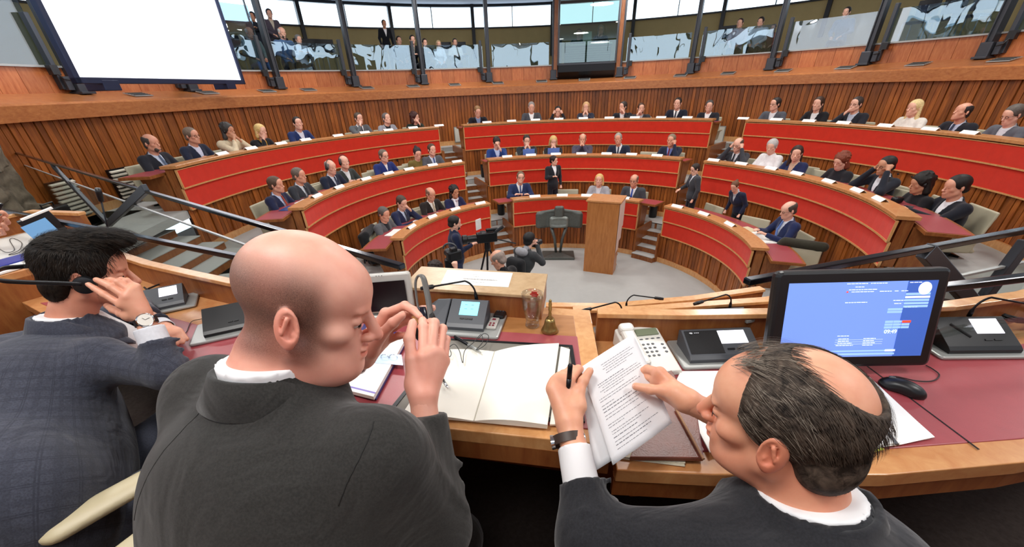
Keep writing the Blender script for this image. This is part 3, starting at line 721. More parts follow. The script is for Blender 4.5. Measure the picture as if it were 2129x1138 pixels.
# ---------------------------------------------------------------- blotter and open book
t = empty('desk_blotter', (0, 0, 0), 'Grey desk blotter with dark rim beneath the open book', 'blotter')
bl = [at(x, y, ZC) for x, y in [(803, 866), (1207, 912), (1190, 723), (930, 708)]]
bl[1] = np.array([.175, .735, ZC]); 
deskpoly(t, [p[:2] for p in bl], ZC+.0075, .004, plain('blotter grey', '77736A', .55), 'mat')
cx_, cy_ = np.mean([p[:2] for p in bl], 0)
mb = MB(); outer = [p[:2] for p in bl]; inn = [np.array(p)+(np.array([cx_, cy_])-p)*.05 for p in outer]
for i in range(4): j = (i+1) % 4; mb.prism([outer[i], outer[j], inn[j], inn[i]], ZC+.0035, ZC+.010)
mb.build('rim', M['steelb'], t)
t = empty('open_book', (-.05, .93, ZC+.01), 'Large open book of blank cream pages in front of the two men', 'book')
z0 = ZC+.0105
spF, spB = at(985, 872, z0+.01), at(1028, 728, z0+.01)
def leafset(name, front, back, n, up, mat, curl=.012):
    """block of pages from the spine line to the outer line, bulging near the spine"""
    mb = MB(); rings = []
    fF, fB = front
    for i in range(15):
        s_ = i/14; zz = .004+up*(math.sin(min(s_*2.2, PI/2)*1.0)*(1-s_*.55))+(.0 if s_ > 0 else 0)
        a = spF*(1-s_)+fF*s_; b = spB*(1-s_)+fB*s_
        rings.append([(a[0], a[1], z0), (b[0], b[1], z0), (b[0], b[1], z0+zz), (a[0], a[1], z0+zz)])
    mb.rings(rings); return mb.build(name, mat, t)
pg = plain('cream page', 'F3F0E4', .7, 0, .01, 4)
leafset('left_pages', (at(838, 865, z0), at(925, 731, z0)), None, 0, .010, pg)
leafset('right_pages', (at(1138, 886, z0+.01), at(1162, 716, z0+.01)), None, 0, .022, pg)
mb = MB(); a, b, c_, d_ = at(1143, 884, z0), at(1168, 884, z0), at(1185, 728, z0), at(1166, 722, z0); mb.prism([a[:2], b[:2], c_[:2], d_[:2]], ZC+.0078, ZC+.013); mb.build('loose_sheet', pg, t)
mb = MB(); mb.tube([(*spF[:2], z0+.005), (*spB[:2], z0+.005)], .0012, 6); mb.build('binding', plain('page shadow', 'B9B4A4', .8), t)  # shade in the gutter, put in as a darker strip along the spine
# ---------------------------------------------------------------- pens and cable
def pen(label, a, b, r=.0048, mat='steelb', tip='chrome'):
    a, b = np.array(a, float), np.array(b, float); v = b-a; L = np.linalg.norm(v); u = v/L
    t = empty('pen', tuple(a), label, 'pen')
    mb = MB(); mb.tube([a, a+u*.003, a+v*.55], [r*.7, r, r], 10); mb.build('cap', M[mat], t, smooth=True)
    mb = MB(); mb.tube([a+v*.55, a+v*.85, a+v*.93, b], [r*1.02, r*.95, r*.6, r*.25], 10); mb.build('barrel', M[tip] if tip in M else tip, t, smooth=True)
    mb = MB(); mb.box(a+v*.2+np.array([0, 0, r*1.2]), (.0015, .0015, .0015)); mb.tube([a+v*.03+np.array([0, 0, r]), a+v*.35+np.array([0, 0, r*1.4])], .0009, 5); mb.build('clip', M['chrome'], t)
    return t
zp = z0+.022
pen('Black and steel ballpoint pen on the left page near the raised hand', at(912, 778, zp), at(932, 808, zp), mat='steelb', tip='chrome')
pen('Black-capped metal pen lying at the top of the blotter with wire over it', at(945, 700, ZC+.012), at(1000, 733, z0+.022), .0055, 'steelb', 'lgrey')
mb = MB(); cp_ = [(930, 716), (938, 735), (934, 742), (930, 728), (944, 716), (955, 730), (962, 755), (966, 730), (985, 712), (1000, 696), (1003, 712), (990, 728), (1008, 718), (1016, 700), (1006, 694), (994, 705)]
pts = [at(x, y, z0+.026) for x, y in cp_]
def smooth_path(p, n=6):
    p = [np.array(q, float) for q in p]; out = []
    for i in range(len(p)-1):
        a, b, c, d = p[max(i-1, 0)], p[i], p[i+1], p[min(i+2, len(p)-1)]
        for k in range(n):
            t_ = k/n; out.append(.5*((2*b)+(c-a)*t_+(2*a-5*b+4*c-d)*t_*t_+(3*b-a-3*c+d)*t_**3))
    out.append(p[-1]); return out
mb.tube(smooth_path(pts), .0012, 6); o = mb.build('headphone_cable', M['black'], None, smooth=True); localise(o, tuple(pts[0])); tag(o, 'Thin black looping wire lying across the top of the open book', 'cable')
# ---------------------------------------------------------------- ring binder on the left of the rostrum
t = empty('ring_binder', tuple(at(760, 760, ZC+.004)), 'Open ring binder with white pages and violet edge under the bald man face', 'binder')
zb_ = ZC+.0045
q = [at(x, y, zb_) for x, y in [(672, 806), (783, 833), (853, 700), (758, 676)]]
mb = MB(); mb.prism([p[:2] for p in q], zb_, zb_+.006); mb.build('cover', plain('violet cover', '2C2168', .4), t, bevel=.001)
q2 = [at(x, y, zb_+.02) for x, y in [(676, 799), (776, 824), (845, 700), (762, 680)]]
mb = MB(); mb.prism([p[:2] for p in q2], zb_+.006, zb_+.018); pgs = mb.build('pages', M['white'], t)
mb = MB(); a, b = q2[0], q2[1]; e = (q2[3]-q2[0])/np.linalg.norm(q2[3]-q2[0]); mb.prism([(a+e*.012)[:2], (b+e*.012)[:2], (b+e*.018)[:2], (a+e*.018)[:2]], zb_+.018, zb_+.0185); mb.build('violet_band', plain('violet print', '8C7FC8', .6), pgs)
q3 = [at(x, y, zb_+.0188) for x, y in [(745, 752), (838, 760), (835, 738), (760, 735)]]
mb = MB(); mb.prism([p[:2] for p in q3], zb_+.018, zb_+.0192); mb.build('blue_sleeve', plain('pale blue plastic', 'BFD6F2', .2), t)
for i, x in enumerate((800, 818)):
    c = at(x, 744, zb_+.02); mb = MB(); mb.tube([c+np.array([.012*math.cos(a), 0, .012*math.sin(a)]) for a in np.linspace(0, PI, 10)], .0014, 6); mb.build('ring', M['chrome'], t)
# ---------------------------------------------------------------- telephone
t = empty('desk_telephone', (0, 0, 0), 'White desk telephone with grey display left of the black speaker unit', 'telephone')
mb = MB(); hh = lambda y: .022+.045*(y+.115)/.23
mb.rings([[(-.085, y, 0), (.085, y, 0), (.083, y, hh(y)-.004), (.078, y, hh(y)), (-.078, y, hh(y)), (-.083, y, hh(y)-.004)] for y in np.linspace(-.115, .115, 8)]); mb.build('body', plain('phone white', 'DEDCD4', .35), t, bevel=.004)
R_ = rotm(math.atan2(.045, .23), 0, 0)
mb = MB(); mb.rbox((-.052, .0, .075-.012), (.05, .21, .028), .018, R_); mb.rbox((-.052, .082, .082), (.056, .045, .034), .016, R_); mb.rbox((-.052, -.082, .049), (.056, .045, .03), .016, R_); mb.build('handset', plain('phone white', 'DEDCD4', .35), t)
mb = MB(); mb.box((.028, .078, hh(.078)+.003), (.085, .034, .006), R_); mb.build('display', plain('lcd', '7F8A72', .25), t)
mb = MB()
for i in range(4): mb.ball((-.004+.022*i, .045, hh(.045)+.001), (.008, .003, .002), 8, R=R_)
for i in range(3):
    for j in range(4): mb.ball((-.006+.018*i, .018-.019*j, hh(.018-.019*j)+.001), (.006, .005, .002), 8, R=R_)
for j in range(3): mb.ball((.064, .012-.019*j, hh(.012-.019*j)+.001), (.006, .005, .002), 8, R=R_)
mb.build('keypad', M['grey'], t); mb = MB(); mb.tube([(-.05, .0, .02), (-.10, -.0, .012), (-.115, -.03, .01), (-.10, -.06, .01)], .006, 8); mb.build('handset_cord', M['black'], t, smooth=True)
t.location = (.455, 1.112, ZS+.003); t.rotation_euler = (0, 0, .10); t.scale = (.93, .93, .93)
# ---------------------------------------------------------------- big monitor
t = empty('large_monitor', (1.17, 1.1, ZS), 'Large black-framed monitor showing a blue page, on the right desk', 'monitor')
TL, TR, BR_, BL = W(1612, 562, 1.02), W(1972, 556, 1.22), W(1922, 756, 1.245), W(1590, 760, 1.07)
TL = at(1612, 562, ZS+.40)
n0 = None
# screen plane: bottom edge on the desk, leaning back a little
bl_, br_ = at(1582, 764, ZS+.035), at(1920, 758, ZS+.035)
exm = br_-bl_; wdm = np.linalg.norm(exm); exm /= wdm; hz = np.cross([0, 0, 1.], exm)
best = None
for lean in np.linspace(-.35, .35, 141):
    up_ = np.array([0, 0, 1.])*math.cos(lean)+hz*math.sin(lean)
    nn = np.cross(exm, up_)
    def hit(px, py):
        v = ray(px, py); s_ = ((bl_-np.array([0, 0, H]))@nn)/(v@nn); return np.array([0, 0, H])+v*s_
    a, b = hit(1612, 562), hit(1972, 556); ua, ub = (a-bl_)@exm, (b-bl_)@exm; va, vb = (a-bl_)@up_, (b-bl_)@up_
    e_ = abs((ub-ua)-wdm)+abs(va-vb)
    if best is None or e_ < best[0]: best = (e_, lean, ua, ub, va, vb, up_, nn)
_, lean, ua, ub, va, vb, upm, nn = best
Rm = np.stack([exm, upm, nn], 1); hgt = (va+vb)/2; ctr = bl_+exm*(ua+ub+wdm)/4+upm*hgt/2; wd2 = ((ub-ua)+wdm)/2
mb = MB(); mb.rbox(ctr, (wd2, hgt, .035), .018, Rm); mb.build('frame', M['black'], t)
sf = -1 if nn@(np.array([0, 0, H])-ctr) < 0 else 1
sw, sh = wd2*.5-.036, hgt*.5-.036
def onscr(u, v, l=0.): return ctr+exm*u*sw+upm*v*sh+nn*sf*(.0185+l)
def srect(mb, u0, u1, v0, v1, l, m=None):
    P_ = [onscr(u0, v0, l), onscr(u1, v0, l), onscr(u1, v1, l), onscr(u0, v1, l)]; mb.add(P_, [(0, 1, 2, 3)], m=m)
blue = lambda n, c, e=.8: plain(n, c, .25, emit=c, estr=e)
mb = MB(); srect(mb, -1, 1, -1, 1, 0); sc_ = mb.build('screen', blue('blue page', '6F8FE0', .75), t)
mb = MB(); srect(mb, .60, 1, -1, 1, .0004); mb.build('side_panel', blue('deep blue panel', '3F63B8', .55), sc_)
mb = MB(); wl = blue('white interface', 'DDE8FF', .9)
for (u0, u1, v) in [(-.22, .06, .955), (.1, .32, .955), (.62, .78, .955), (-.1, .02, .87), (-.18, .2, .80), (-.14, .16, .745), (.24, .4, .745), (.44, .5, .745), (.53, .62, .745), (-.2, .1, .47), (.62, .8, .32), (-.22, -.06, -.42), (-.2, -.05, -.5), (-.2, -.05, -.56), (-.2, .0, -.62), (-.22, .02, -.68), (.15, .32, -.5), (.15, .3, -.56), (.15, .32, -.62), (.15, .3, -.68), (-.24, .42, -.53), (-.24, .42, -.59), (-.24, .42, -.65), (.45, .6, .5), (.47, .57, .42)]:
    if u1-u0 > .6: srect(mb, u0, u1, v, v+.005, .0008)
    else:
        u = u0
        while u < u1-.005: w_ = min(random.uniform(.02, .06), u1-u); srect(mb, u, u+w_, v-.009, v+.009, .0008); u += w_+.008
o = mb.build('text_line', wl, sc_); o['kind'] = 'stuff'
mb = MB(); lb = blue('pale blue button', '8FB4F0', .85)
for j, v in enumerate((.66, .58, .50, .42, .34)): srect(mb, .60, .93, v-.03, v+.03, .0008)
for v in (.27, .20): srect(mb, .40, .60, v-.028, v+.028, .0008)
for i in range(3):
    for v in (-.06, -.135, -.21): srect(mb, .40+.115*i, .51+.115*i, v-.03, v+.03, .0008)
srect(mb, -.95, .62, -.86, -.82, .0008); srect(mb, -.95, .62, -.95, -.9, .0008); mb.build('button_row', lb, sc_)
mb = MB(); srect(mb, .60, .93, .555, .605, .0012); srect(mb, .48, .62, -.86, -.81, .0012); mb.build('highlight', blue('white field', 'F2F6FF', 1.), sc_)
mb = MB(); srect(mb, .63, .75, -.09, -.03, .0014); srect(mb, -.21, -.185, .73, .765, .0014); mb.build('red_button', blue('red field', 'F04830', 1.), sc_)
mb = MB(); cc = onscr(.84, .80, .001); mb.add([cc+exm*.019*math.cos(a)+upm*.019*math.sin(a) for a in np.linspace(0, 2*PI, 25)[:-1]], [tuple(range(24))]); mb.build('round_emblem', wl, sc_)
tx = bpy.data.curves.new('clock_text', 'FONT'); tx.body = '09:49'; tx.size = .017; tx.align_x = 'CENTER'; tx.extrude = .0003
to = bpy.data.objects.new('clock_text', tx); COL.objects.link(to); tx.materials.append(wl)
pz = onscr(.50, -.37, .0014); to.matrix_world = Matrix([[exm[i], upm[i], (nn*sf)[i], pz[i]] for i in range(3)]+[[0, 0, 0, 1]])
bpy.context.view_layer.update(); dm = bpy.data.meshes.new_from_object(to.evaluated_get(bpy.context.evaluated_depsgraph_get())); dm.transform(to.matrix_world); bpy.data.objects.remove(to)
to = bpy.data.objects.new('clock_text', dm); COL.objects.link(to); setparent(to, sc_)
mb = MB(); fb = ctr-upm*hgt*.2-nn*sf*.03; mb.box(fb, (.1, .2, .03), Rm); mb.rbox((ctr[0]+.02, ctr[1]+.10, ZS+.009), (.26, .17, .012), .03); mb.box((ctr[0]+.01, ctr[1]+.06, ZS+.07), (.08, .03, .12)); mb.build('stand', M['black'], t)
# ---------------------------------------------------------------- mouse
t = empty('computer_mouse', (0, 0, 0), 'Black computer mouse lying on the burgundy leather below the monitor', 'mouse')
F1 = Field((-.04, -.07, -.01), (.04, .07, .05), .0035); F1.op(ell((0, 0, .004), (.031, .056, .032)), 0); F1.op(half((0, 0, 0), (0, 0, -1)), 0, 'i'); F1.op(ell((-.036, -.0, .012), (.01, .03, .02)), .01, 's'); F1.op(ell((.036, -.0, .012), (.01, .03, .02)), .01, 's')
fmesh('body', F1, M['black'], t)
mb = MB(); mb.ball((0, .03, .031), (.0035, .01, .006), 10); mb.build('wheel', M['grey'], t, smooth=True)
t.location = desk_at(1873, 812, ZS+.004); t.rotation_euler = (0, 0, .75)
mb = MB(); pts = [at(x, y, ZS+.0065) for x, y in [(1850, 786), (1862, 783), (1905, 792), (1940, 792), (1953, 780), (1940, 768), (1925, 760)]]
mb.tube(smooth_path(pts), .0018, 6); o = mb.build('mouse_cable', M['black'], None, smooth=True); localise(o, tuple(pts[0])); tag(o, 'Thin black mouse cable curving on the leather right of the mouse', 'cable')
# ---------------------------------------------------------------- papers and folders
def sheet_stack(name, label, cat, corners, z, n, mat=None, th=.0012, jitter=.004, grp=None):
    c = np.mean([p[:2] for p in corners], 0); t = empty(name, (c[0], c[1], z), label, cat, grp)
    for i in range(n):
        o_ = np.array([random.uniform(-1, 1)*jitter, random.uniform(-1, 1)*jitter]); a = random.uniform(-.03, .03) if i else 0; ca_, sa = math.cos(a), math.sin(a)
        P_ = [c+np.array([ca_*(p[0]-c[0])-sa*(p[1]-c[1]), sa*(p[0]-c[0])+ca_*(p[1]-c[1])])+o_ for p in corners]
        mb = MB(); mb.prism(P_, z+i*th, z+i*th+th*.8); mb.build('sheet', mat or M['white'], t)
    return t
sheet_stack('paper_stack', 'Stack of printed white papers lying near the black speaker unit', 'papers', [at(x, y, ZS+.01) for x, y in [(1395, 822), (1500, 838), (1530, 772), (1415, 771)]], ZS+.0045, 6, jitter=.006)
t = empty('leather_portfolio', tuple(at(1390, 900, ZS+.01)), 'Brown leather portfolio lying partly open at the desk edge', 'portfolio')
lp = [at(x, y, ZS+.012) for x, y in [(1308, 958), (1462, 960), (1448, 868), (1395, 775), (1370, 790)]]
br_l = plain('brown leather', '6E3A2C', .35, 0, .12, 25, .3, 200)
mb = MB(); mb.prism([p[:2] for p in lp], ZS+.011, ZS+.024); mb.build('cover', br_l, t, bevel=.003)
mb = MB(); pa, pb_ = at(1405, 850, ZS+.03), at(1463, 955, ZS+.03); mb.tube([pa, pb_], .0035, 8); mb.build('zip_edge', plain('tan edge', 'A07858', .4), t)
mb = MB(); mb.prism([at(x, y, ZS+.008)[:2] for x, y in [(1425, 850), (1475, 945), (1490, 940), (1455, 840)]], ZS+.012, ZS+.016); mb.build('inner_sheet', M['white'], t)
sheet_stack('paper_stack', 'Thin cream magazine sticking out below the leather portfolio', 'papers', [at(x, y, ZS+.004) for x, y in [(1290, 952), (1424, 968), (1420, 925), (1300, 920)]], ZS+.0035, 4, plain('cream paper', 'D8D2BC', .6))
sheet_stack('paper_stack', 'Fan of white papers showing right of the greying man head', 'papers', [at(x, y, ZS+.008) for x, y in [(1935, 908), (1850, 925), (1700, 800), (1795, 778)]], ZS+.0035, 6, jitter=.008)
t = sheet_stack('paper_stack', 'Papers in a dark clip with yellow-green sheet by the greying man', 'papers', [at(x, y, ZS+.008) for x, y in [(1868, 925), (1800, 936), (1700, 850), (1780, 820)]], ZS+.013, 5, jitter=.004)
mb = MB(); a, b = at(1815, 862, ZS+.02), at(1866, 925, ZS+.02); mb.tube([a, b], .004, 6); mb.build('slide_binder', M['grey'], t)
mb = MB(); mb.prism([at(x, y, ZS+.02)[:2] for x, y in [(1842, 930), (1800, 940), (1790, 930), (1830, 922)]], ZS+.0095, ZS+.0125); mb.build('green_sheet', plain('lime sheet', 'C8D84A', .6), t)
# things on the far left desk
t = empty('blue_folder', tuple(at(60, 540, zq)), 'Blue folder lying along the front of the white-topped desk', 'folder')
mb = MB(); mb.prism([at(x, y, zq+.01)[:2] for x, y in [(-40, 566), (75, 533), (70, 522), (-40, 551)]], zq+.003, zq+.012); mb.build('cover', plain('royal blue', '2A3590', .4), t, bevel=.001)
mb = MB(); mb.prism([at(x, y, zq+.01)[:2] for x, y in [(-40, 580), (80, 545), (76, 535), (-40, 568)]], zq+.0025, zq+.010); mb.build('papers', M['white'], t)
mb = MB(); pts = [at(x, y, zq+.006) for x, y in [(-10, 510), (10, 524), (30, 520), (20, 500), (28, 496), (45, 505), (40, 520), (18, 530), (40, 525), (60, 508), (85, 500), (100, 502)]]
mb.tube(smooth_path(pts), .0016, 6); o = mb.build('tangled_cable', M['black'], None, smooth=True); localise(o, tuple(pts[0])); tag(o, 'Tangled thin black cable on the white-topped desk at left', 'cable')
t = empty('framed_display', tuple(at(110, 505, zq)), 'Small dark tilted display with white edge behind the left man hair', 'display')
d0 = at(118, 508, zq+.004)
Rd = frame((.62, .78, 0)) @ rotm(.25, 0, 0)
mb = MB(); mb.box(d0+np.array([0, 0, .085]), (.035, .14, .17), Rd); mb.build('frame', M['black'], t, bevel=.004)
mb = MB(); mb.box(d0+np.array([0, 0, .172])+Rd @ np.array([0, 0, .0]), (.036, .142, .008), Rd); mb.build('white_edge', M['white'], t)
mb = MB(); mb.box(d0+Rd @ np.array([.0185, 0, .08]), (.003, .11, .12), Rd); mb.build('screen', plain('sky screen', '6C9CC8', .2, emit='6C9CC8', estr=.4), t)
# headset cable loops on the left desk
mb = MB(); pts = [at(x, y, ZS+.012) for x, y in [(300, 598), (320, 612), (345, 608), (358, 596), (352, 585), (335, 590), (305, 602)]]
mb.tube(smooth_path(pts), .0045, 8); o = mb.build('headset_cable', M['black'], None, smooth=True); localise(o, tuple(pts[0])); tag(o, 'Thick black headset cable looping on the wooden left desk', 'cable')
mb = MB(); pts = [at(x, y, ZS+.006) for x, y in [(432, 655), (425, 662), (400, 668), (392, 680), (388, 690), (378, 700)]]
mb.tube(smooth_path(pts), .0014, 6); o = mb.build('earphone_cable', M['black'], None, smooth=True); localise(o, tuple(pts[0])); tag(o, 'Fine black wire trailing over the leather beside the bald man shoulder', 'cable')
mb = MB(); c0, c1 = at(30, 622, ZS+.012), at(95, 606, ZS+.012); ax_ = c1-c0
mb.tube([c0+ax_*i/120+np.array([0, .008*math.cos(i*.9), .010+.008*math.sin(i*.9)]) for i in range(121)], .002, 5); o = mb.build('telephone_cord', M['black'], None, smooth=True); localise(o, tuple(c0)); tag(o, 'Black coiled telephone cord on the left desk behind the man neck', 'cord')
# cable heap at far right
mb = MB(); c = at(2118, 668, ZS+.02)
pts = [c+np.array([.07*math.cos(i*.55)+.01*math.sin(i*2.1), .04*math.sin(i*.55), .012+.02*abs(math.sin(i*.31))]) for i in range(70)]; mb.tube(pts, .004, 6)
o = mb.build('coiled_headset', M['black'], None, smooth=True); localise(o, tuple(c)); tag(o, 'Coiled black headset cable at the right edge of the desk', 'cable')
# ---------------------------------------------------------------- railings
def onplane(px, py, P0, D):        # sight line meets the vertical plane through P0 along D
    n = np.array([-D[1], D[0], 0.]); v = ray(px, py); s_ = ((np.array(P0)-np.array([0, 0, H]))@n)/(v@n); return np.array([0, 0, H])+v*s_
def railing(label, a, b, struts, zb=FP, bar=(.030, .022), glass=(.12, .80), midrail=True, tail=None):
    a, b = np.array(a, float), np.array(b, float); D = (b-a)/np.linalg.norm(b-a); t = empty('glass_railing', (*((a+b)/2)[:2], zb), label, 'railing')
    R = frame(D); L = np.linalg.norm(b-a); c = (a+b)/2
    mb = MB(); mb.box(c, (bar[0], L, bar[1]), R); mb.build('handrail', M['rail'], t, bevel=.004)
    mb = MB(); gz0, gz1 = zb+glass[0], a[2]-.16; cc = c.copy(); cc[2] = (gz0+gz1)/2; mb.box(cc, (.010, L-.1, gz1-gz0), R); mb.build('glass_pane', M['glass'], t)
    if midrail: mb = MB(); cc = c.copy(); cc[2] = gz1; mb.box(cc, (.014, L-.1, .01), R); mb.build('pane_edge', M['lgrey'], t)
    for p, q in struts:
        p, q = np.array(p, float), np.array(q, float); mb = MB(); d_ = (q-p); Ls = np.linalg.norm(d_); Rr = frame(d_, np.cross(d_, D)); mb.box((p+q)/2, (.06, Ls, .035), Rr); mb.build('strut', M['steel'], t, bevel=.004)
    return t
za = H-.57
p0, p1 = at(33, 318, za), at(837, 555, za); D1 = (p1-p0)/np.linalg.norm(p1-p0)
S = [onplane(*q, p0, D1) for q in [(110, 345), (226, 466), (303, 392), (395, 430), (450, 455), (500, 520), (480, 450)]]
railing('Long glass and steel railing crossing the left side below the seats', p0, p1, [(S[0], S[1]), (S[2], S[1])])
pz_ = onplane(480, 480, p0, D1)
q0, q1 = at(-60, 425, za), at(840, 604, za); q1 = at(640, 563, za)
railing('Lower near glass railing behind the left side desk', q0, q1, [], midrail=True)
r0_, r1_ = at(1552, 586, za), at(2240, 459, za); D2 = (r1_-r0_)/np.linalg.norm(r1_-r0_)
S = [onplane(*q, r0_, D2) for q in [(1925, 522), (2030, 640), (2135, 500)]]
railing('Glass and steel railing rising behind the big monitor at right', r0_, r1_, [(S[0], S[1]), (S[2], S[1])])
r0_, r1_ = at(1900, 605, za), at(2300, 557, za)
railing('Short near railing behind the right-hand unit', r0_, r1_, [], midrail=False)
# ================================================================ people
def skinmat(name, c, var=.08):
    if name in _M: return _M[name]
    m, nt, bs = newmat(name); tc = N(nt, 'ShaderNodeTexCoord'); n = noise(nt, 14, 4, .6, tc.outputs['Object'])
    base = np.array(srgb(c)[:3]); r = N(nt, 'ShaderNodeValToRGB'); e = r.color_ramp.elements
    e[0].position, e[1].position = .3, .7; e[0].color = tuple(base*np.array([.93, .78, .76]))+(1,); e[1].color = tuple(np.minimum(base*1.06, 1))+(1,)
    nt.links.new(n.outputs['Fac'], r.inputs['Fac'])
    a_ = N(nt, 'ShaderNodeAttribute'); a_.attribute_name = 'tone'; ns = noise(nt, 700, 3, .7, tc.outputs['Object']); mm = N(nt, 'ShaderNodeMapRange'); mm.inputs['From Min'].default_value = .3; mm.inputs['From Max'].default_value = .7; mm.inputs['To Min'].default_value = .72; mm.inputs['To Max'].default_value = 1.1; nt.links.new(ns.outputs['Fac'], mm.inputs['Value']); a = N(nt, 'ShaderNodeMath', operation='MULTIPLY'); nt.links.new(a_.outputs['Fac'], a.inputs[0]); nt.links.new(mm.outputs['Result'], a.inputs[1]); mx = N(nt, 'ShaderNodeMixRGB'); mx.inputs['Color2'].default_value = tuple(base*np.array([.10, .085, .08]))+(1,)
    nt.links.new(a.outputs[0], mx.inputs['Fac']); nt.links.new(r.outputs['Color'], mx.inputs['Color1'])
    b_ = N(nt, 'ShaderNodeAttribute'); b_.attribute_name = 'blush'; m2 = N(nt, 'ShaderNodeMixRGB'); m2.inputs['Color2'].default_value = tuple(base*np.array([.86, .45, .40]))+(1,)
    nt.links.new(b_.outputs['Fac'], m2.inputs['Fac']); nt.links.new(mx.outputs[0], m2.inputs['Color1']); nt.links.new(m2.outputs[0], bs.inputs['Base Color'])
    bs.inputs['Roughness'].default_value = .46; bs.inputs['Subsurface Weight'].default_value = .12; bs.inputs['Subsurface Radius'].default_value = (.012, .004, .002); bs.inputs['Subsurface Scale'].default_value = .6
    n2 = noise(nt, 420, 2, .5, tc.outputs['Object']); bump(nt, bs, n2.outputs['Fac'], .12, .0006)
    _M[name] = m; return m
SK = {'a': skinmat('fair skin', 'E6B8A0'), 'b': skinmat('ruddy skin', 'DCA488'), 'c': skinmat('tan skin', 'C89474')}
def cloth(c): return plain('cloth '+c, c, .88, 0, .10, 30, .25, 500, .2, sheen=.15)
def hairm(c): return plain('hair '+c, c, .55, 0, .25, 60, .5, 300, .35)
def head_sdf(F, R, t, s=1., fine=False, fem=False, k=1.):
    X = lambda p: xf(p, R, t, s)
    u = lambda p, kk=.012: F.op(X(p), kk*s)
    u(ell((0, -.014, .036), (.076, .097, .084)), .004)
    u(ell((0, .028, -.040), (.050, .060, .066)), .03)
    u(ell((0, .055, .035), (.055, .040, .045)), .03)
    for q in (-1, 1):
        u(con((q*.054, .0, -.058), (q*.016, .066, -.100), .017, .015), .03)
        u(ell((q*.046, .054, -.024), (.018, .022, .017)), .022)
    u(ell((0, .078, -.100), (.019, .016, .015)), .014)
    u(ell((0, .082, .017), (.047, .0125, .0085)), .010)
    u(con((0, .086, .012), (0, .114, -.034), .0080, .0118), .007)
    for q in (-1, 1): u(ell((q*.0120, .101, -.038), (.0085, .011, .0080)), .005)
    for q in (-1, 1): F.op(X(ell((q*.032, .094, -.004), (.018, .013, .011))), .010*s, 's')
    for q in (-1, 1): u(ell((q*.032, .0750, -.002), (.0145, .0130, .0098)), .003)
    u(ell((0, .082, -.066), (.028, .013, .020)), .018)
    u(ell((0, .0965, -.0605), (.022, .0080, .0054)), .003); u(ell((0, .0945, -.0720), (.019, .0085, .0066)), .003)
    if fine: F.op(X(ell((0, .103, -.0662), (.022, .010, .0016))), .002*s, 's')
    for q in (-1, 1):
        Re = rotm(.12, 0, q*-.35)
        if fine:
            c = np.array([q*.081, -.012, -.012])
            F.op(X(ell(c, (.008, .020, .033), Re)), .004*s)
            F.op(X(ell(c+np.array([q*.006, .004, .004]), (.006, .0125, .021), Re)), .004*s, 's')
            F.op(X(con(c+np.array([q*.004, .0, .016]), c+np.array([q*.005, -.004, -.006]), .0035, .003)), .003*s)
            F.op(X(ell(c+np.array([q*.001, .010, -.008]), (.005, .004, .006), Re)), .003*s)
            F.op(X(ell(c+np.array([q*.001, .004, -.027]), (.005, .008, .008), Re)), .004*s)
        else: F.op(X(ell((q*.080, -.010, -.010), (.011, .018, .030), Re)), .006*s)
def hair_sdf(F, R, t, s, kind, th=.010):
    X = lambda p: xf(p, R, t, s); c0 = np.array([0, -.018, .040])
    if kind in ('short', 'quiff', 'curly', 'long', 'bob', 'bun', 'thick'):
        e = {'curly': .020, 'long': .012, 'bob': .014, 'thick': .014, 'quiff': .012}.get(kind, th)
        F.op(X(ell(c0, (.077+e*.9, .096+e, .080+e*.7))), 0)
        F.op(X(ell((0, -.06, -.03), (.066+e*.6, .05+e, .048 if kind in ('short', 'thick') else .06))), .02*s)
        if kind == 'quiff': F.op(X(ell((0, .045, .105), (.058, .055, .028))), .03*s)
        F.op(X(ell((0, .112, -.030), (.078, .092, .098))), .010*s, 's')
        for q in (-1, 1): F.op(X(ell((q*.09, .045, -.055), (.03, .05, .07))), .01*s, 's')
        if kind in ('long', 'bob', 'curly'):
            zz = {'long': -.20, 'bob': -.085, 'curly': -.10}[kind]; rr = .032 if kind != 'curly' else .04
            for q in (-1, 1):
                F.op(X(con((q*.070, -.03, .02), (q*.078, -.035, zz), .028, rr)), .02*s)
            F.op(X(con((0, -.085, .02), (0, -.085, zz), .045, .045)), .03*s)
        if kind == 'bun': F.op(X(ell((0, -.11, .09), (.032, .03, .032))), .01*s)
    elif kind == 'fringe':           # bald crown
        F.op(X(ell(c0, (.077+.006, .096+.006, .082+.006))), 0); F.op(X(ell((0, -.06, -.03), (.068, .05, .055))), .02*s)
        F.op(X(ell((0, .02, .12), (.072, .125, .085))), .01*s, 's'); F.op(X(ell((0, .125, -.01), (.09, .10, .12))), .01*s, 's')
        for q in (-1, 1): F.op(X(ell((q*.09, .045, -.055), (.03, .05, .07))), .01*s, 's')
def brows(F, R, t, s):
    for q in (-1, 1): F.op(xf(con((q*.016, .092, .014), (q*.044, .079, .016), .0040, .0028), R, t, s), 0)
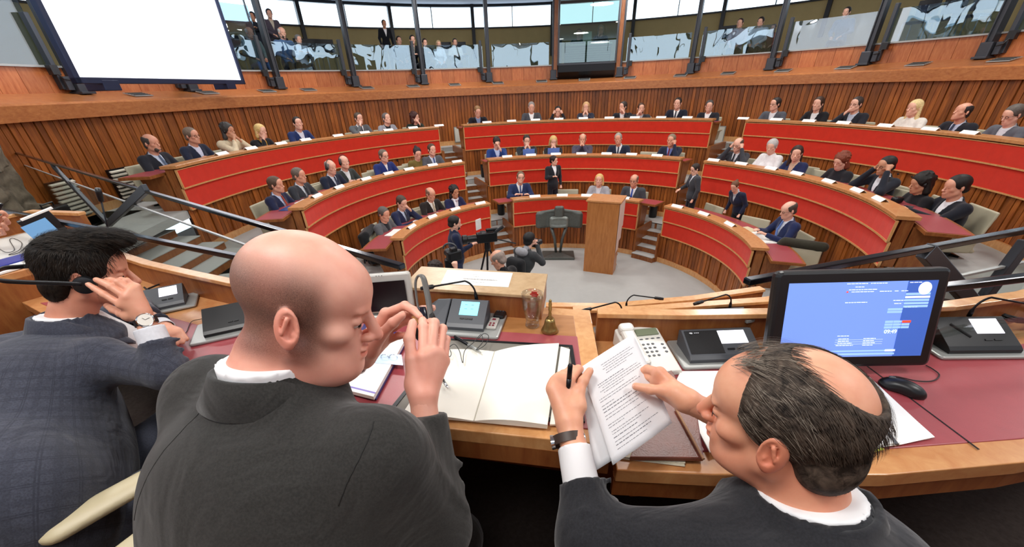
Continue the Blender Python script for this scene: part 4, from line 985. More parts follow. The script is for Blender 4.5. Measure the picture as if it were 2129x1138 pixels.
POSES = {   # (right elbow, right wrist, left elbow, left wrist)
 'desk': ((.27, .16, .34), (.10, .40, .43), (-.27, .16, .34), (-.12, .40, .43)),
 'cross': ((.27, .14, .36), (-.06, .25, .42), (-.27, .14, .36), (.06, .27, .44)),
 'chinR': ((.20, .30, .42), (.05, .20, .64), (-.26, .18, .35), (-.08, .38, .43)),
 'chinL': ((.26, .18, .35), (.08, .38, .43), (-.20, .30, .42), (-.05, .20, .64)),
 'mouth': ((.18, .30, .42), (.035, .20, .64), (-.18, .30, .42), (-.035, .20, .64)),
 'phones': ((.27, .24, .45), (.115, .13, .72), (-.27, .24, .45), (-.115, .13, .72)),
 'earR': ((.25, .26, .45), (.11, .12, .72), (-.26, .18, .35), (-.08, .38, .43)),
 'lap': ((.26, .05, .32), (.12, .30, .20), (-.26, .05, .32), (-.12, .30, .20)),
 'down': ((.25, -.02, .30), (.24, .10, .06), (-.25, -.02, .30), (-.24, .10, .06)),
 'talk': ((.25, .06, .32), (.16, .28, .38), (-.25, -.02, .30), (-.23, .08, .06)),
 'camera': ((.28, .16, .42), (.08, .26, .68), (-.28, .16, .42), (-.07, .28, .66)),
 'write': ((.25, .06, .32), (.08, .30, .36), (-.25, .06, .32), (-.06, .30, .36)),
}
def simple_hand(F, w, e, k=.008):
    w = np.array(w, float); e = np.array(e, float); d = w-e; d /= np.linalg.norm(d); x = np.cross(d, (0, 0, 1)); x /= np.linalg.norm(x)+1e-9
    F.op(con(w, w+d*.065, .026, .036, ((0, 0, 1), .55)), k)
    sd = -1 if w[0] > 0 else 1
    for i, L in enumerate((.062, .07, .066, .052)):
        o = w+d*.08+x*(-.027+.018*i); F.op(con(o, o+d*L*.6-np.array([0, 0, L*.45]), .0095, .008), .006)
    F.op(con(w+d*.03+x*sd*.03, w+d*.075+x*sd*.045, .012, .009), .008)
HS = 1.05
def figure(label, pos, yaw, pose='desk', hair='short', hc='2A2320', jacket='2A2E38', shirt='E4E6EA', tie=None, skin='a', head=(0, 0), group=None, sc=1.12, glasses=False, phones=False, fem=False, stand=False, lean=.06, legs='24262C', beard=False, h=.0125, chest='suit', cat='person', side=0., arms=None, scarf=None, fat=1., cut=None, headR=None):
    """pos = top of head in the world; yaw in radians, 0 = facing +y. Local metres, hip at the origin."""
    s_w = .17 if fem else .195
    ht = .90; sh = np.array([0, lean*.9, .56]); nk = np.array([0, lean*1.1, .62]); hd = np.array([side*.05, lean*1.5+.03, .765])
    Rh = rotm(-head[1], side*.25, head[0])
    P = arms or POSES[pose]; e_r, w_r, e_l, w_l = [np.array(p, float)+np.array([0, lean*.5, 0]) for p in P]
    if fem: e_r[0] *= .9; e_l[0] *= .9
    S_r, S_l = sh+np.array([s_w, 0, -.01]), sh+np.array([-s_w, 0, -.01])
    lo = np.array([-.40, -.26, -.12]); hi = np.array([.40, .56, 1.0])
    if stand: lo[2] = -1.0
    t = None
    # body: one continuous skin surface
    B = Field((-.36, -.2, -.02), (.36, .54, .95), h)
    B.op(con((0, 0, .08), sh*.9, .09, .08), 0)
    B.op(con(S_l, S_r, .04), .03); B.op(con(nk-np.array([0, 0, .06]), hd+np.array([0, -.02, -.05]), .064, .058), .02)
    for a, b, c in ((S_r, e_r, w_r), (S_l, e_l, w_l)):
        B.op(con(a, b, .035, .03), .02); B.op(con(b, c, .03, .022), .02); simple_hand(B, c, b)
    head_sdf(B, Rh, hd, HS)
    loc = Vector(pos)-Matrix.Rotation(yaw, 3, 'Z') @ Vector((hd+Rh @ np.array([0, -.01, .125])).tolist())*sc
    V, Q = B.mesh(); o = raw('person', V, Q, SK[skin])
    tag(o, label, cat, group)
    # shirt and jacket
    def torso(F, e):
        F.op(ell((0, .0, .10), (.165*fat+e, .125*fat+e, .16)), 0)
        F.op(con((0, .005, .15), (0, lean*.7, .46), .135*fat+e, .135*fat+e, ((0, 1, 0), .82)), .06)
        F.op(ell((0, lean*.8, .42), (s_w*.95+e, .115*fat+e, .17)), .06)
        F.op(con(S_l+np.array([.03, 0, 0]), S_r-np.array([.03, 0, 0]), .062+e, .062+e), .05)
        F.op(con(nk+np.array([0, 0, -.05]), nk+np.array([0, .0, .015]), .078+e, .064+e), .03)
        if fem:
            for q in (-1, 1): F.op(ell((q*.07, .10+lean*.8, .40), (.07+e, .065+e, .065+e)), .04)
    S = Field((-.34, -.26, .10), (.34, .34, .72), h); torso(S, -.006); S.op(half((0, 0, .655), (0, -.25, 1)), 0, 'i')
    fmesh('shirt', S, cloth(shirt), o)
    J = Field(lo, hi, h); torso(J, .006)
    for a, b, c in ((S_r, e_r, w_r), (S_l, e_l, w_l)):
        J.op(con(a, b, .066, .054), .04); d = (c-b)/np.linalg.norm(c-b); J.op(con(b, c-d*.035, .053, .037), .03)
        pn = c-d*.01; J.op(xf(bxx((0, 0, 0), (.06, .03, .06)), frame(d, (1, 0, .01)), pn+d*.028), 0, 's')
    if chest == 'suit':      # open V at the front
        vz = .34; J.op(_vcut(vz, .66, .085, lean), .004, 's'); J.op(con(nk+np.array([0, 0, .0]), nk+np.array([0, 0, .08]), .062), .004, 's')
    elif chest == 'crew': J.op(con(nk+np.array([0, 0, .02]), nk+np.array([0, 0, .1]), .064), .004, 's')
    elif chest == 'vneck': J.op(_vcut(.46, .66, .06, lean), .004, 's'); J.op(con(nk+np.array([0, 0, .01]), nk+np.array([0, 0, .08]), .062), .004, 's')
    fmesh('jacket' if chest == 'suit' else 'top', J, cloth(jacket), o)
    if tie:
        mb = MB(); y = .135*fat
        mb.add([(-.012, lean*1.1+.088, .60), (.012, lean*1.1+.088, .60), (.018, lean*.8+y+.02, .46), (.028, lean*.6+y+.02, .34), (-.028, lean*.6+y+.02, .34), (-.018, lean*.8+y+.02, .46)], [(0, 1, 2, 5), (5, 2, 3, 4)])
        q = mb.build('tie', cloth(tie), o); sd = q.modifiers.new('t', 'SOLIDIFY'); sd.thickness = .012
    if scarf: 
        mb = MB(); mb.tube([(.07*math.cos(a), lean*1.2+.015+.075*math.sin(a), .625-.03*math.sin(a)) for a in np.linspace(0, 2*PI, 17)[:-1]], .022, 8, closed=True)
        mb.tube([(.05, lean+.09, .60), (.045, lean+.14, .48), (.04, lean+.13, .36)], .022, 8); mb.build('scarf', cloth(scarf), o, smooth=True)
    if hair:
        G = Field(hd-.24, hd+np.array([.24, .2, .20]), .0105); G.d[:] = .5; hair_sdf(G, Rh, hd, HS, hair)
        if hair == 'curly':
            rr = random.Random(hash(label) % 999)
            for i in range(42):
                a, b = rr.uniform(0, 2*PI), rr.uniform(-.2, 1.4); v = np.array([math.cos(a)*math.cos(b)*.1, -.03+math.sin(a)*math.cos(b)*.11, .04+math.sin(b)*.10])
                if v[1] > .055 and v[2] < .09: continue
                G.op(xf(ell(v, (.017,)*3), Rh, hd), .004)
        V, Q = G.mesh()
        if len(V): raw('hair', V, Q, hairm(hc), o)
    G = Field(hd-.13, hd+.13, .006); brows(G, Rh, hd, HS)
    if beard: G.op(xf(ell((0, .055, -.085), (.052, .045, .042)), Rh, hd), 0); G.op(xf(ell((0, .105, -.066), (.026, .03, .014)), Rh, hd), .004, 's')
    V, Q = G.mesh()
    if len(V): raw('beard' if beard else 'eyebrows', V, Q, hairm(hc if hair != 'fringe' else '4A4038'), o)
    T4 = Matrix.Translation(hd.tolist()) @ Matrix([list(map(float, r)) for r in Rh]).to_4x4()
    def onhead(mb, name, m, smooth=False):
        q = mb.build(name, m, None, smooth=smooth); q.data.transform(T4); q.parent = o; return q
    mb = MB()
    for q in (-1, 1): mb.ball((q*.034, .0815, -.0045), (.0085, .0085, .0048), 8)
    onhead(mb, 'eyes', M['eye'], True)
    if glasses:
        mb = MB()
        for q in (-1, 1): mb.tube([(q*.032+.022*math.cos(a), .098-.002*abs(math.cos(a)), -.004+.016*math.sin(a)) for a in np.linspace(0, 2*PI, 13)[:-1]], .0022, 5, closed=True); mb.tube([(q*.054, .095, .0), (q*.079, .05, .002), (q*.085, -.01, .0)], .002, 5)
        mb.tube([(-.012, .1, 0), (.012, .1, 0)], .002, 5); onhead(mb, 'glasses', M['black'])
    if phones:
        mb = MB()
        for q in (-1, 1): mb.lathe((q*.085, -.008, -.01), [(.001, -.014), (.03, -.012), (.032, .0), (.026, .014), (.001, .015)], 14, R=rotm(0, q*PI/2, 0))
        mb.tube([(.1*math.cos(a), -.01, .0+.142*math.sin(a)) for a in np.linspace(0, PI, 15)], .006, 6); onhead(mb, 'headphones', M['black'], True)
    # legs
    Lg = Field((-.32, -.24, -1.0 if stand else -.26), (.32, .72, .2), .016)
    Lg.op(ell((0, 0, .06), (.165, .13, .10)), 0); sh_ = MB()
    for q in (-1, 1):
        if stand: pts = [(q*.085, 0, 0), (q*.10, .02, -.42), (q*.10, -.02, -.84)]
        else: pts = [(q*.09, .02, .04), (q*.12, .36, .07), (q*.12, .46, -.10)]
        Lg.op(con(pts[0], pts[1], .085, .066), .03); Lg.op(con(pts[1], pts[2], .062, .048), .03)
        f = np.array(pts[2])+np.array([0, .05, -.055 if stand else -.04]); sh_.ball(f, (.045, .12, .042), 12)
    fmesh('trousers' if not fem else 'trousers', Lg, cloth(legs), o); sh_.build('shoes', M['black'], o, smooth=True)
    o.scale = (sc,)*3; o.rotation_euler = (0, 0, yaw); o.location = loc
    for c in o.children: c.matrix_parent_inverse = Matrix.Identity(4)
    return o
def _vcut(z0, z1, hw, lean):          # wedge open at the top in front of the chest
    def f(x, y, z):
        w = hw*np.clip((z-z0)/(z1-z0), 0, 1.2)
        return np.maximum(np.abs(x)-w, np.maximum(.03-y+0*x, z0-z+0*x)).astype(np.float32)
    return f, np.array([-hw*1.3, .0, z0]), np.array([hw*1.3, .4, z1+.05])
M['eye'] = plain('dark eye', '2A1E1A', .25)
def seat_yaw(p): return math.atan2(-(OX-p[0]), (OY-p[1]))      # faces the centre of the chamber
PLIST = []
def member(k, px, py, label, **kw):
    dr = kw.pop('dr', .66); p = atr(px, py, RR[k]+dr); y = seat_yaw(p)+kw.pop('dy', 0.)
    o = figure(label, p, y, group=None, **kw); PLIST.append((k, o, p, y)); return o
NAVY, DARK, BLK, GRY = '1E2A4A', '23252B', '15161A', '4A4E55'
# back row, left block
member(3, 305, 279, 'Stout balding man in dark suit leaning on the left end of the back row', pose='desk', hair='fringe', hc='4A4440', jacket='22242C', shirt='C8D2E4', tie='5A6880', skin='b', fat=1.15, dy=-.1, beard=True)
member(3, 391, 265, 'Grey-haired man with glasses and dark blazer, second from left in the back row', pose='cross', hc='7A6A5C', jacket='22283A', shirt='C9CDE0', glasses=True, skin='b')
member(3, 468, 256, 'Dark curly-haired person in cream jacket with hand at mouth, back row left', pose='mouth', hair='curly', hc='3A3634', jacket='D8C8A8', shirt='C8B898', phones=True, skin='c')
member(3, 537, 258, 'Blonde woman in black jacket resting cheek on hand, back row left', pose='chinR', hair='bob', hc='D8B878', jacket='1A1A1E', shirt='D8A838', fem=True, lean=.1)
member(3, 615, 243, 'Young dark-haired man in navy suit, middle of the left back row', pose='desk', hc='241E1C', jacket='20305E', shirt='D8DCE8', head=(-.3, -.1))
member(3, 743, 234, 'Brown-haired man in grey suit with hand at mouth, left back row', pose='chinR', hc='4E4238', jacket='5A5E62', shirt='E4E6EA', tie='383C48')
member(3, 800, 235, 'Grey-haired person in pale grey blazer over dark top, left back row', pose='cross', hc='6A6260', jacket='9A9CA4', shirt='22242A', fem=True, head=(.2, -.2))
member(3, 860, 233, 'Woman with dark red curly hair turned away, right end of left back row', pose='chinL', hair='curly', hc='3E1E1A', jacket='1E2A22', shirt='1E2A22', fem=True, head=(.7, 0))
# back row, centre
member(3, 993, 221, 'Sandy-haired youth in black velvet blazer, left end of centre back row', pose='desk', hc='8A6844', jacket='15151E', shirt='7888A8', head=(0, .35))
member(3, 1105, 212, 'Grey-haired man in grey jacket and white shirt, centre back row', pose='desk', hc='8C8480', jacket='4C4E54', shirt='F0F0F0', head=(0, .2))
member(3, 1160, 221, 'Dark-haired woman in glasses raising both hands by her head, centre back row', pose='phones', hc='221C1C', jacket='1C1C22', shirt='E6E6E6', glasses=True, fem=True)
member(3, 1219, 212, 'Blonde woman in navy jacket with hands at mouth, centre back row', pose='mouth', hair='bob', hc='C8A070', jacket='22283A', shirt='D0D4DC', fem=True)
member(3, 1297, 211, 'Dark-haired man in black suit turned to his neighbour, centre back row', pose='chinL', hc='3A302C', jacket='1C1E26', shirt='ECECEC', head=(-.6, 0))
member(3, 1334, 214, 'Bearded brown-haired man in dark jacket, centre back row', pose='chinR', hc='4A3020', jacket='33343A', shirt='B8BCC4', beard=True, head=(.35, 0))
member(3, 1411, 203, 'Tall dark-haired man in black suit and bright white shirt, centre back row', pose='desk', hc='241C18', jacket='1E2230', shirt='F6F6F6', tie='202430')
member(3, 1477, 208, 'Grey-templed man in dark suit at right end of centre back row', pose='earR', hc='4A4340', jacket='22242C', shirt='F0F0F0', head=(.3, .1), arms=((.24, .16, .34), (.16, .34, .43), (-.26, .18, .35), (-.08, .38, .43)))
# back row, right
member(3, 1616, 203, 'Dark-haired man with glasses and grey suit, left end of right back row', pose='desk', hc='2A2422', jacket='50545C', shirt='E2E4E8', glasses=True, head=(-.3, 0))
member(3, 1706, 201, 'Woman with long brown hair and black jacket, right back row', pose='desk', hair='long', hc='3E2A1E', jacket='1A1A1E', shirt='E0E0E0', fem=True, head=(.1, 0))
member(3, 1786, 201, 'Dark-haired man with glasses, chin on hand, right back row', pose='chinR', hc='3A302C', jacket='24262E', shirt='B8C0D0', glasses=True)
member(3, 1909, 207, 'Woman with long blonde hair in white sweater, right back row', pose='desk', hair='long', hc='E0C890', jacket='E8E4DA', shirt='E8E4DA', fem=True, chest='crew')
member(3, 2014, 214, 'Balding dark-haired man in black suit, third block back row near right', pose='desk', hair='fringe', hc='2E2826', jacket='1E2028', shirt='C0C8DC', tie='3A4258', skin='b', head=(-.1, -.2))
member(3, 2112, 218, 'Grey-haired man with glasses in grey suit at the far right edge', pose='desk', hc='5E5650', jacket='5C5E66', shirt='D8DAE0', glasses=True, head=(0, .3))
# middle row, left
member(2, 567, 367, 'Brown-haired man in navy suit and rust tie at left end of middle row', pose='desk', hc='5A4436', jacket='1E2440', shirt='C0D0EC', tie='A04030', skin='b')
member(2, 616, 349, 'Grey-haired man in charcoal suit with arms crossed, left middle row', pose='cross', hc='6A5E54', jacket='33363C', shirt='D8E0E8', tie='22242C', skin='b')
member(2, 684, 333, 'Bald man wearing headphones and navy suit, left middle row', pose='desk', hair='fringe', hc='8A8480', jacket='1C2436', shirt='D8E4F0', tie='30384C', phones=True, head=(-.1, .1))
member(2, 711, 324, 'Reclining balding man with headphones in dark green suit, left middle row', pose='cross', hair='fringe', hc='6E6660', jacket='343A38', shirt='E0E8E8', phones=True, head=(-.3, -.2), dr=.8)
member(2, 795, 311, 'Grey-haired man with glasses in blue sweater, left middle row', pose='cross', hc='6A5C50', jacket='22306A', shirt='F0F0F2', glasses=True, chest='vneck')
member(2, 867, 307, 'Woman with dark bun and olive jacket looking down, left middle row', pose='write', hair='bun', hc='241E22', jacket='6E6030', shirt='6E6030', fem=True, head=(-.2, .35))
member(2, 896, 299, 'Brown-haired man in grey suit and blue tie, right end of left middle row', pose='desk', hc='4E3A2C', jacket='55585E', shirt='D0DCF0', tie='3A5080', skin='a')
# middle row, centre
member(2, 1033, 286, 'Dark curly-haired person in blue blazer hiding the face, centre middle row', pose='chinL', hair='thick', hc='2A1E1C', jacket='223C78', shirt='C0D0F0', head=(0, .4), arms=((.26, .18, .35), (.08, .38, .43), (-.16, .28, .44), (-.01, .22, .70)))
member(2, 1095, 281, 'Dark-haired man in black jacket with clasped hands at mouth, centre middle row', pose='mouth', hc='2E2420', jacket='24262A', shirt='6888D0', head=(0, .15))
member(2, 1151, 283, 'Blonde woman in black top with hands at mouth, centre middle row', pose='mouth', hair='bob', hc='D0AC6C', jacket='1C1C20', shirt='1C1C20', fem=True, head=(.1, .2))
member(2, 1212, 278, 'Balding man in checked shirt with clasped hands, centre middle row', pose='mouth', hair='fringe', hc='8A7060', jacket='4A4658', shirt='6A6478', skin='b', chest='crew')
member(2, 1285, 277, 'Grey-haired man in dark suit leaning aside, centre middle row', pose='cross', hc='A09890', jacket='22283A', shirt='F0F2F4', tie='2A3040', side=.6, skin='b')
member(2, 1398, 279, 'Grey-blond man touching his ear, right end of centre middle row', pose='earR', hc='8A7660', jacket='22283C', shirt='8898D8', tie='702838', skin='b', arms=((.26, .18, .35), (.08, .38, .43), (-.20, .26, .44), (-.10, .14, .70)))
# middle row, right
member(2, 1537, 287, 'Bald man with glasses holding both ears, left end of right middle row', pose='phones', hair='fringe', hc='5A4A40', jacket='3A3C42', shirt='D8DAE0', tie='22242A', glasses=True, head=(0, .15))
member(2, 1608, 290, 'Short white-haired woman in white blouse, right middle row', pose='desk', hair='thick', hc='B8B4B0', jacket='E4E2E2', shirt='E4E2E2', fem=True, head=(.3, .2), chest='crew')
member(2, 1661, 303, 'Woman with long brown hair and navy cardigan turned left, right middle row', pose='desk', hair='long', hc='34221C', jacket='222A50', shirt='C8A890', fem=True, head=(.6, .1))
member(2, 1752, 318, 'Woman with reddish curly hair in black dress, right middle row', pose='desk', hair='curly', hc='7A3C28', jacket='1E1E24', shirt='1E1E24', fem=True, head=(.2, .3), chest='crew')
member(2, 1850, 325, 'Black-haired man with glasses pressing his ears, right middle row', pose='phones', hc='1E1A1A', jacket='20242E', shirt='E4E8EE', glasses=True, head=(.1, .1), skin='c')
member(2, 1922, 360, 'Woman with long black curly hair and headphones, right middle row', pose='desk', hair='curly', hc='15120F', jacket='16161A', shirt='16161A', fem=True, phones=True, head=(.0, .2), chest='crew', skin='c')
member(2, 2000, 364, 'Dark-haired man in black suit with clasped hands at right end of middle row', pose='desk', hair='short', hc='1E1816', jacket='181B24', shirt='E8EAEE', skin='b', fat=1.1, head=(.1, .1), sc=1.2, dr=.82, arms=((.24, .24, .42), (.05, .46, .50), (-.24, .24, .42), (-.03, .47, .50)))
# front row
member(1, 797, 431, 'Grey-haired man in grey blazer writing at the left end of the front row', pose='desk', hc='5C5652', jacket='5A5C60', shirt='22242A', head=(-.3, .2), skin='b', legs='3A4250')
member(1, 835, 408, 'Brown-haired man in navy suit looking down, left front row', pose='chinL', hc='4A3A30', jacket='242A48', shirt='C8D4E8', tie='3A3C44', head=(-.2, .3))
member(1, 895, 391, 'Balding man in black jacket and pale striped tie, left front row', pose='desk', hair='fringe', hc='8A6A58', jacket='24201E', shirt='F0ECE4', tie='B8A890', head=(0, .25), skin='b')
member(1, 943, 386, 'Woman with short dark curly hair and white scarf, right end of left front row', pose='desk', hair='curly', hc='1C1616', jacket='22264A', shirt='E8E8EC', fem=True, scarf='E4E4EC', skin='c')
member(1, 1083, 357, 'Smiling man with glasses and crossed arms, left seat of centre front row', pose='cross', hc='6E5A48', jacket='28345A', shirt='F0F0F2', tie='3A4A78', glasses=True, head=(-.1, -.1), side=-.4)
member(1, 1247, 362, 'Blonde woman in pale grey cardigan behind the wooden lectern box', pose='cross', hair='bob', hc='D8B070', jacket='A4A6AC', shirt='D8DADE', fem=True, head=(0, -.15))
member(1, 1320, 363, 'Bald man with glasses and blue tie, right seat of centre front row', pose='lap', hair='fringe', hc='7A6458', jacket='44484E', shirt='F4F4F6', tie='2C4CA0', glasses=True, skin='b')
member(1, 1642, 420, 'Balding man with glasses and navy suit reading at right end of front row', pose='desk', hair='fringe', hc='4E463E', jacket='202A50', shirt='D8E0EC', tie='5A78B8', glasses=True, head=(.1, .25), dr=.72)
# standing people
def stander(px, py, floor, sc, label, **kw):
    # distance found so that the feet reach the floor: head top height = floor + 1.76*sc
    z = floor+1.775*sc; p = at(px, py, z); o = figure(label, p, kw.pop('yaw'), stand=True, sc=sc, **kw); return o
p = atr(1151, 324, RR[1]+.62); o = figure('Standing man in dark jacket and open white shirt speaking in the front row', p, seat_yaw(p)+.5, pose='talk', hair='thick', hc='2A1C18', jacket='24262C', shirt='F0F0F2', stand=True, sc=(p[2]-FL[1])/1.775, lean=.0, head=(.5, 0), legs='1C1E24')
p = atr(1445, 341, RR[1]+.55); o = figure('Standing man in charcoal coat touching the right front desk', p, seat_yaw(p)-.6, pose='down', hair='short', hc='2E241E', jacket='3A3C42', shirt='E4E6EE', tie='22283A', stand=True, sc=(p[2]-FL[1])/1.775, lean=.02, glasses=True, head=(.2, .3), legs='1C1E24', arms=((.26, .06, .32), (.20, .26, .24), (-.25, -.02, .30), (-.23, .06, .06)))
p = atr(1528, 378, RR[1]+.62); o = figure('Person with ponytail and navy blazer bending over the right front desk', p+np.array([0, 0, .0]), 1.9, pose='down', hair='bun', hc='6A4630', jacket='20263C', shirt='B8C0C8', stand=True, sc=(p[2]-FL[1])/1.70, lean=.22, head=(.3, .45), legs='1C1E26')
st_scale = 1.05
stander(945, 449, 0, 1.0, 'Standing bearded man in navy sweater on the stage before the front row', yaw=-1.35, pose='write', hc='1E1A1A', jacket='1C2440', shirt='5A6470', chest='vneck', beard=True, legs='2A3450', head=(0, .15), lean=.0)
# ================================================================ chairs
def chair_mesh():
    t = empty('shell_chair', (0, 0, 0), 'x', 'chair')
    F1 = Field((-.36, -.42, -.06), (.36, .40, .52), .013)
    F1.op(bxx((0, -.20, .24), (.25, .018, .235), rotm(.16, 0, 0), .016), 0)
    F1.op(bxx((0, .02, -.01), (.24, .25, .022), rotm(.04, 0, 0), .02), .06)
    fmesh('seat_shell', F1, M['cream'], t)
    for q in (-1, 1):
        F2 = Field((q*.30-.12, -.30, -.05), (q*.30+.12, .36, .30), .011)
        F2.op(bxx((q*.30, .03, .19), (.035, .20, .016), rotm(.05, 0, 0), .014), 0); F2.op(bxx((q*.275, .0, .08), (.012, .15, .11), rotm(0, q*.12, 0), .01), .03)
        fmesh('armrest', F2, M['cream'], t)
    mb = MB(); mb.lathe((0, 0, 0), [(.03, -.115), (.028, -.03)], 12)
    for i in range(4):
        a = PI/4+i*PI/2; mb.tube([(0, 0, -.10), (.22*math.cos(a), .22*math.sin(a), -.122)], [.022, .014], 6)
    mb.build('pedestal', M['steelb'], t)
    return t
cproto = chair_mesh(); used = [False]
def put_chair(p, yaw, label, sc=1.12, group=None):
    o = cproto if not used[0] else copy_tree(cproto); used[0] = True
    o.location = p; o.rotation_euler = (0, 0, yaw); o.scale = (sc,)*3; o['label'] = label
    if group: o['group'] = group
    elif 'group' in o: del o['group']
    return o
rown2 = {1: 'front row', 2: 'middle row', 3: 'back row'}
for k, o, p, y in PLIST:
    l = o.location; y0 = seat_yaw(p); d = np.array([-math.sin(y0), math.cos(y0)])
    z = FL[k]+.145; c = np.array([l[0], l[1]])-d*.03
    lb = o['label'].split(',')[0].split(' with ')[0].split(' in ')[0]; lb = ' '.join(lb.split()[:6])
    put_chair((c[0], c[1], z), y0, 'Cream shell chair under the %s' % (lb[0].lower()+lb[1:]), group='cream shell chairs')
def empty_chair(k, px, py, label, dr=.86, rot=0., lift=0.):
    p = atr(px, py, RR[k]+dr); y0 = seat_yaw(p)+rot; d = np.array([-math.sin(y0), math.cos(y0)])
    return put_chair((p[0]+d[0]*.2, p[1]+d[1]*.2, FL[k]+.145+lift), y0, label, group='cream shell chairs')
empty_chair(3, 435, 297, 'Empty cream chair between grey-haired man and curly-haired person')
empty_chair(3, 1705, 238, 'Empty cream chair right of the man in grey suit, right back row', rot=.2)
empty_chair(2, 648, 368, 'Empty cream chair left of the bald man wearing headphones')
empty_chair(2, 772, 345, 'Empty cream chair left of the man in blue sweater')
empty_chair(2, 845, 333, 'Empty cream chair left of the woman in olive jacket')
empty_chair(2, 1354, 300, 'Empty cream chair beside the grey-blond man, centre middle row')
empty_chair(2, 1718, 340, 'Empty cream chair left of the reddish-haired woman')
empty_chair(2, 1889, 368, 'Empty cream chair left of the curly woman with headphones', rot=.3)
empty_chair(1, 868, 415, 'Empty cream chair left of the man with striped tie')
empty_chair(1, 1181, 382, 'Empty cream chair right of the standing speaker')
empty_chair(1, 1486, 408, 'Empty cream chair left of the bending person', rot=-.2)
empty_chair(1, 1576, 430, 'Empty cream chair behind the bending person', rot=.4)
c_l = empty_chair(1, 775, 478, 'Cream chair draped with a black coat at the left end of the front row', rot=.3)
c_r = empty_chair(1, 1668, 520, 'Cream chair draped with an olive coat at right end of front row', rot=1.2)
def coat(label, ch, col):
    F1 = Field((-.40, -.48, -.12), (.40, .1, .62), .016); rr = random.Random(5)
    F1.op(bxx((0.06, -.30, .20), (.25, .05, .28), rotm(.16, 0, 0), .04), 0); F1.op(con((-.24, -.25, .44), (.24, -.25, .45), .07), .05)
    F1.op(con((.28, -.26, .4), (.32, -.2, -.02), .06, .05), .03); F1.op(con((-.18, -.26, .42), (-.20, -.30, .0), .05, .04), .03)
    for i in range(9): x = -.26+.065*i; F1.op(con((x, -.33, .42), (x+rr.uniform(-.04, .04), -.36, -.04), .018), .02)
    V, Q = F1.mesh(); o = raw('draped_coat', V, Q, cloth(col)); tag(o, label, 'coat')
    o.location = ch.location; o.rotation_euler = ch.rotation_euler; o.scale = ch.scale
coat('Black coat hung over the chair back at the left end of the front row', c_l, '1B1E20')
coat('Olive-brown coat hung over the chair at the right end of the front row', c_r, '35342A')
# ================================================================ things on the row desks
def deskz(k): return ZL[k]-.10+.004
def papers_at(k, px, py, label, w=.3, d=.21, col='white', rz=0., dr=.40, n=2, name='paper_sheets'):
    p = atr(px, py, RR[k]+dr); a = azi(p); r = RR[k]+dr; c = pol(r, a, deskz(k)+.001)
    t = empty(name, c, label, 'papers' if name == 'paper_sheets' else name.replace('_', ' '))
    for i in range(n):
        R = rotm(0, 0, -math.radians(a)+rz+.15*i); mb = MB(); mb.box(np.array(c)+np.array([.02*i, .02*i, .003+.005*i]), (w, d, .004), R); mb.build('sheet', M[col] if col in M else plain(col, col, .5), t)
papers_at(3, 352, 330, 'Dark blue folder before the stout man at the left end', col='24385A', w=.34, d=.24, name='blue_folder', n=1)
papers_at(2, 600, 425, 'Blue folder before the man with the rust tie', col='24407A', w=.34, d=.24, name='blue_folder', n=1)
papers_at(2, 628, 408, 'White papers between the rust-tie man and the desk ledge')
papers_at(1, 822, 482, 'Open white papers before the man in grey blazer, left front row', w=.42, d=.28, n=2)
papers_at(1, 862, 455, 'White papers by the navy-suited man, left front row', w=.3)
papers_at(1, 905, 436, 'White papers before the man with striped tie', w=.3)
papers_at(1, 1590, 470, 'Open newspaper before the balding man at right end of front row', w=.55, d=.4, n=3)
papers_at(1, 1560, 455, 'Cream papers on the right front desk by the bending person', w=.3, d=.25, col='D8CCA8')
papers_at(3, 1053, 243, 'Closed dark laptop on the centre back desk between two members', w=.34, d=.24, col='2A2E38', name='closed_laptop', n=1)
for (px, lab) in ((1099, 'Open blue laptop before the man with clasped hands, centre middle row'), (1151, 'Open laptop with blue lid before the blonde woman, centre middle row')):
    p = atr(px, 310, RR[2]+.30); a = azi(p); c = np.array(pol(RR[2]+.32, a, deskz(2)+.001)); R = rotm(0, 0, -math.radians(a)); t = empty('laptop', c, lab, 'laptop')
    mb = MB(); mb.box(c+R @ np.array([0, .1, .01]), (.32, .22, .014), R); mb.build('base', M['grey'], t); mb = MB(); mb.box(c+R @ np.array([0, -.04, .13]), (.32, .01, .22), R @ rotm(.25, 0, 0)); mb.build('lid', plain('blue lid', '5A80D0', .3), t)
t = empty('black_bag', pol(RR[2]+.42, azi(atr(1862, 412, RR[2]+.4)), deskz(2)), 'Small black headset box on the red desk before the black-suited man', 'bag')
c = np.array(t.location); mb = MB(); mb.rbox(c+np.array([.06, .05, .045]), (.14, .1, .08), .03); mb.build('case', M['black'], t, smooth=True)
# ================================================================ stage things
b = [at(1212.7, 563.9, 0), at(1273.4, 571.9, 0), at(1286.9, 550.2, 0)]
bl, br_, bb = b[0][:2], b[1][:2], b[2][:2]; dv = (br_-bl); wv = np.linalg.norm(dv); dv /= wv; nv = np.array([-dv[1], dv[0]]); dep = .62
t = empty('wooden_lectern', (*((bl+br_)/2+nv*dep/2), 0), 'Tall box-shaped wooden lectern standing on the stage floor', 'lectern')
A, B, C_, D_ = bl, br_, br_+nv*dep, bl+nv*dep; hz = 1.60
lw_ = wood('lectern wood', 'A0602C', 'BC7C42', (3, 3, .4), .35, False, .05, .1)
mb = MB(); mb.prism([A, B, B+nv*.03, A+nv*.03], 0, hz-.03); mb.build('front_panel', lw_, t)
for P_, s_ in ((A, 1), (B, -1)): mb = MB(); mb.prism([P_+nv*.03, P_+dv*.03*s_+nv*.03, P_+dv*.03*s_+nv*dep, P_+nv*dep], 0, hz-.03) if s_ == 1 else mb.prism([P_+nv*.03, P_+dv*.03*s_+nv*.03, P_+dv*.03*s_+nv*dep*.55, P_+nv*dep*.55], 0, hz-.03); mb.build('side_panel', lw_, t)
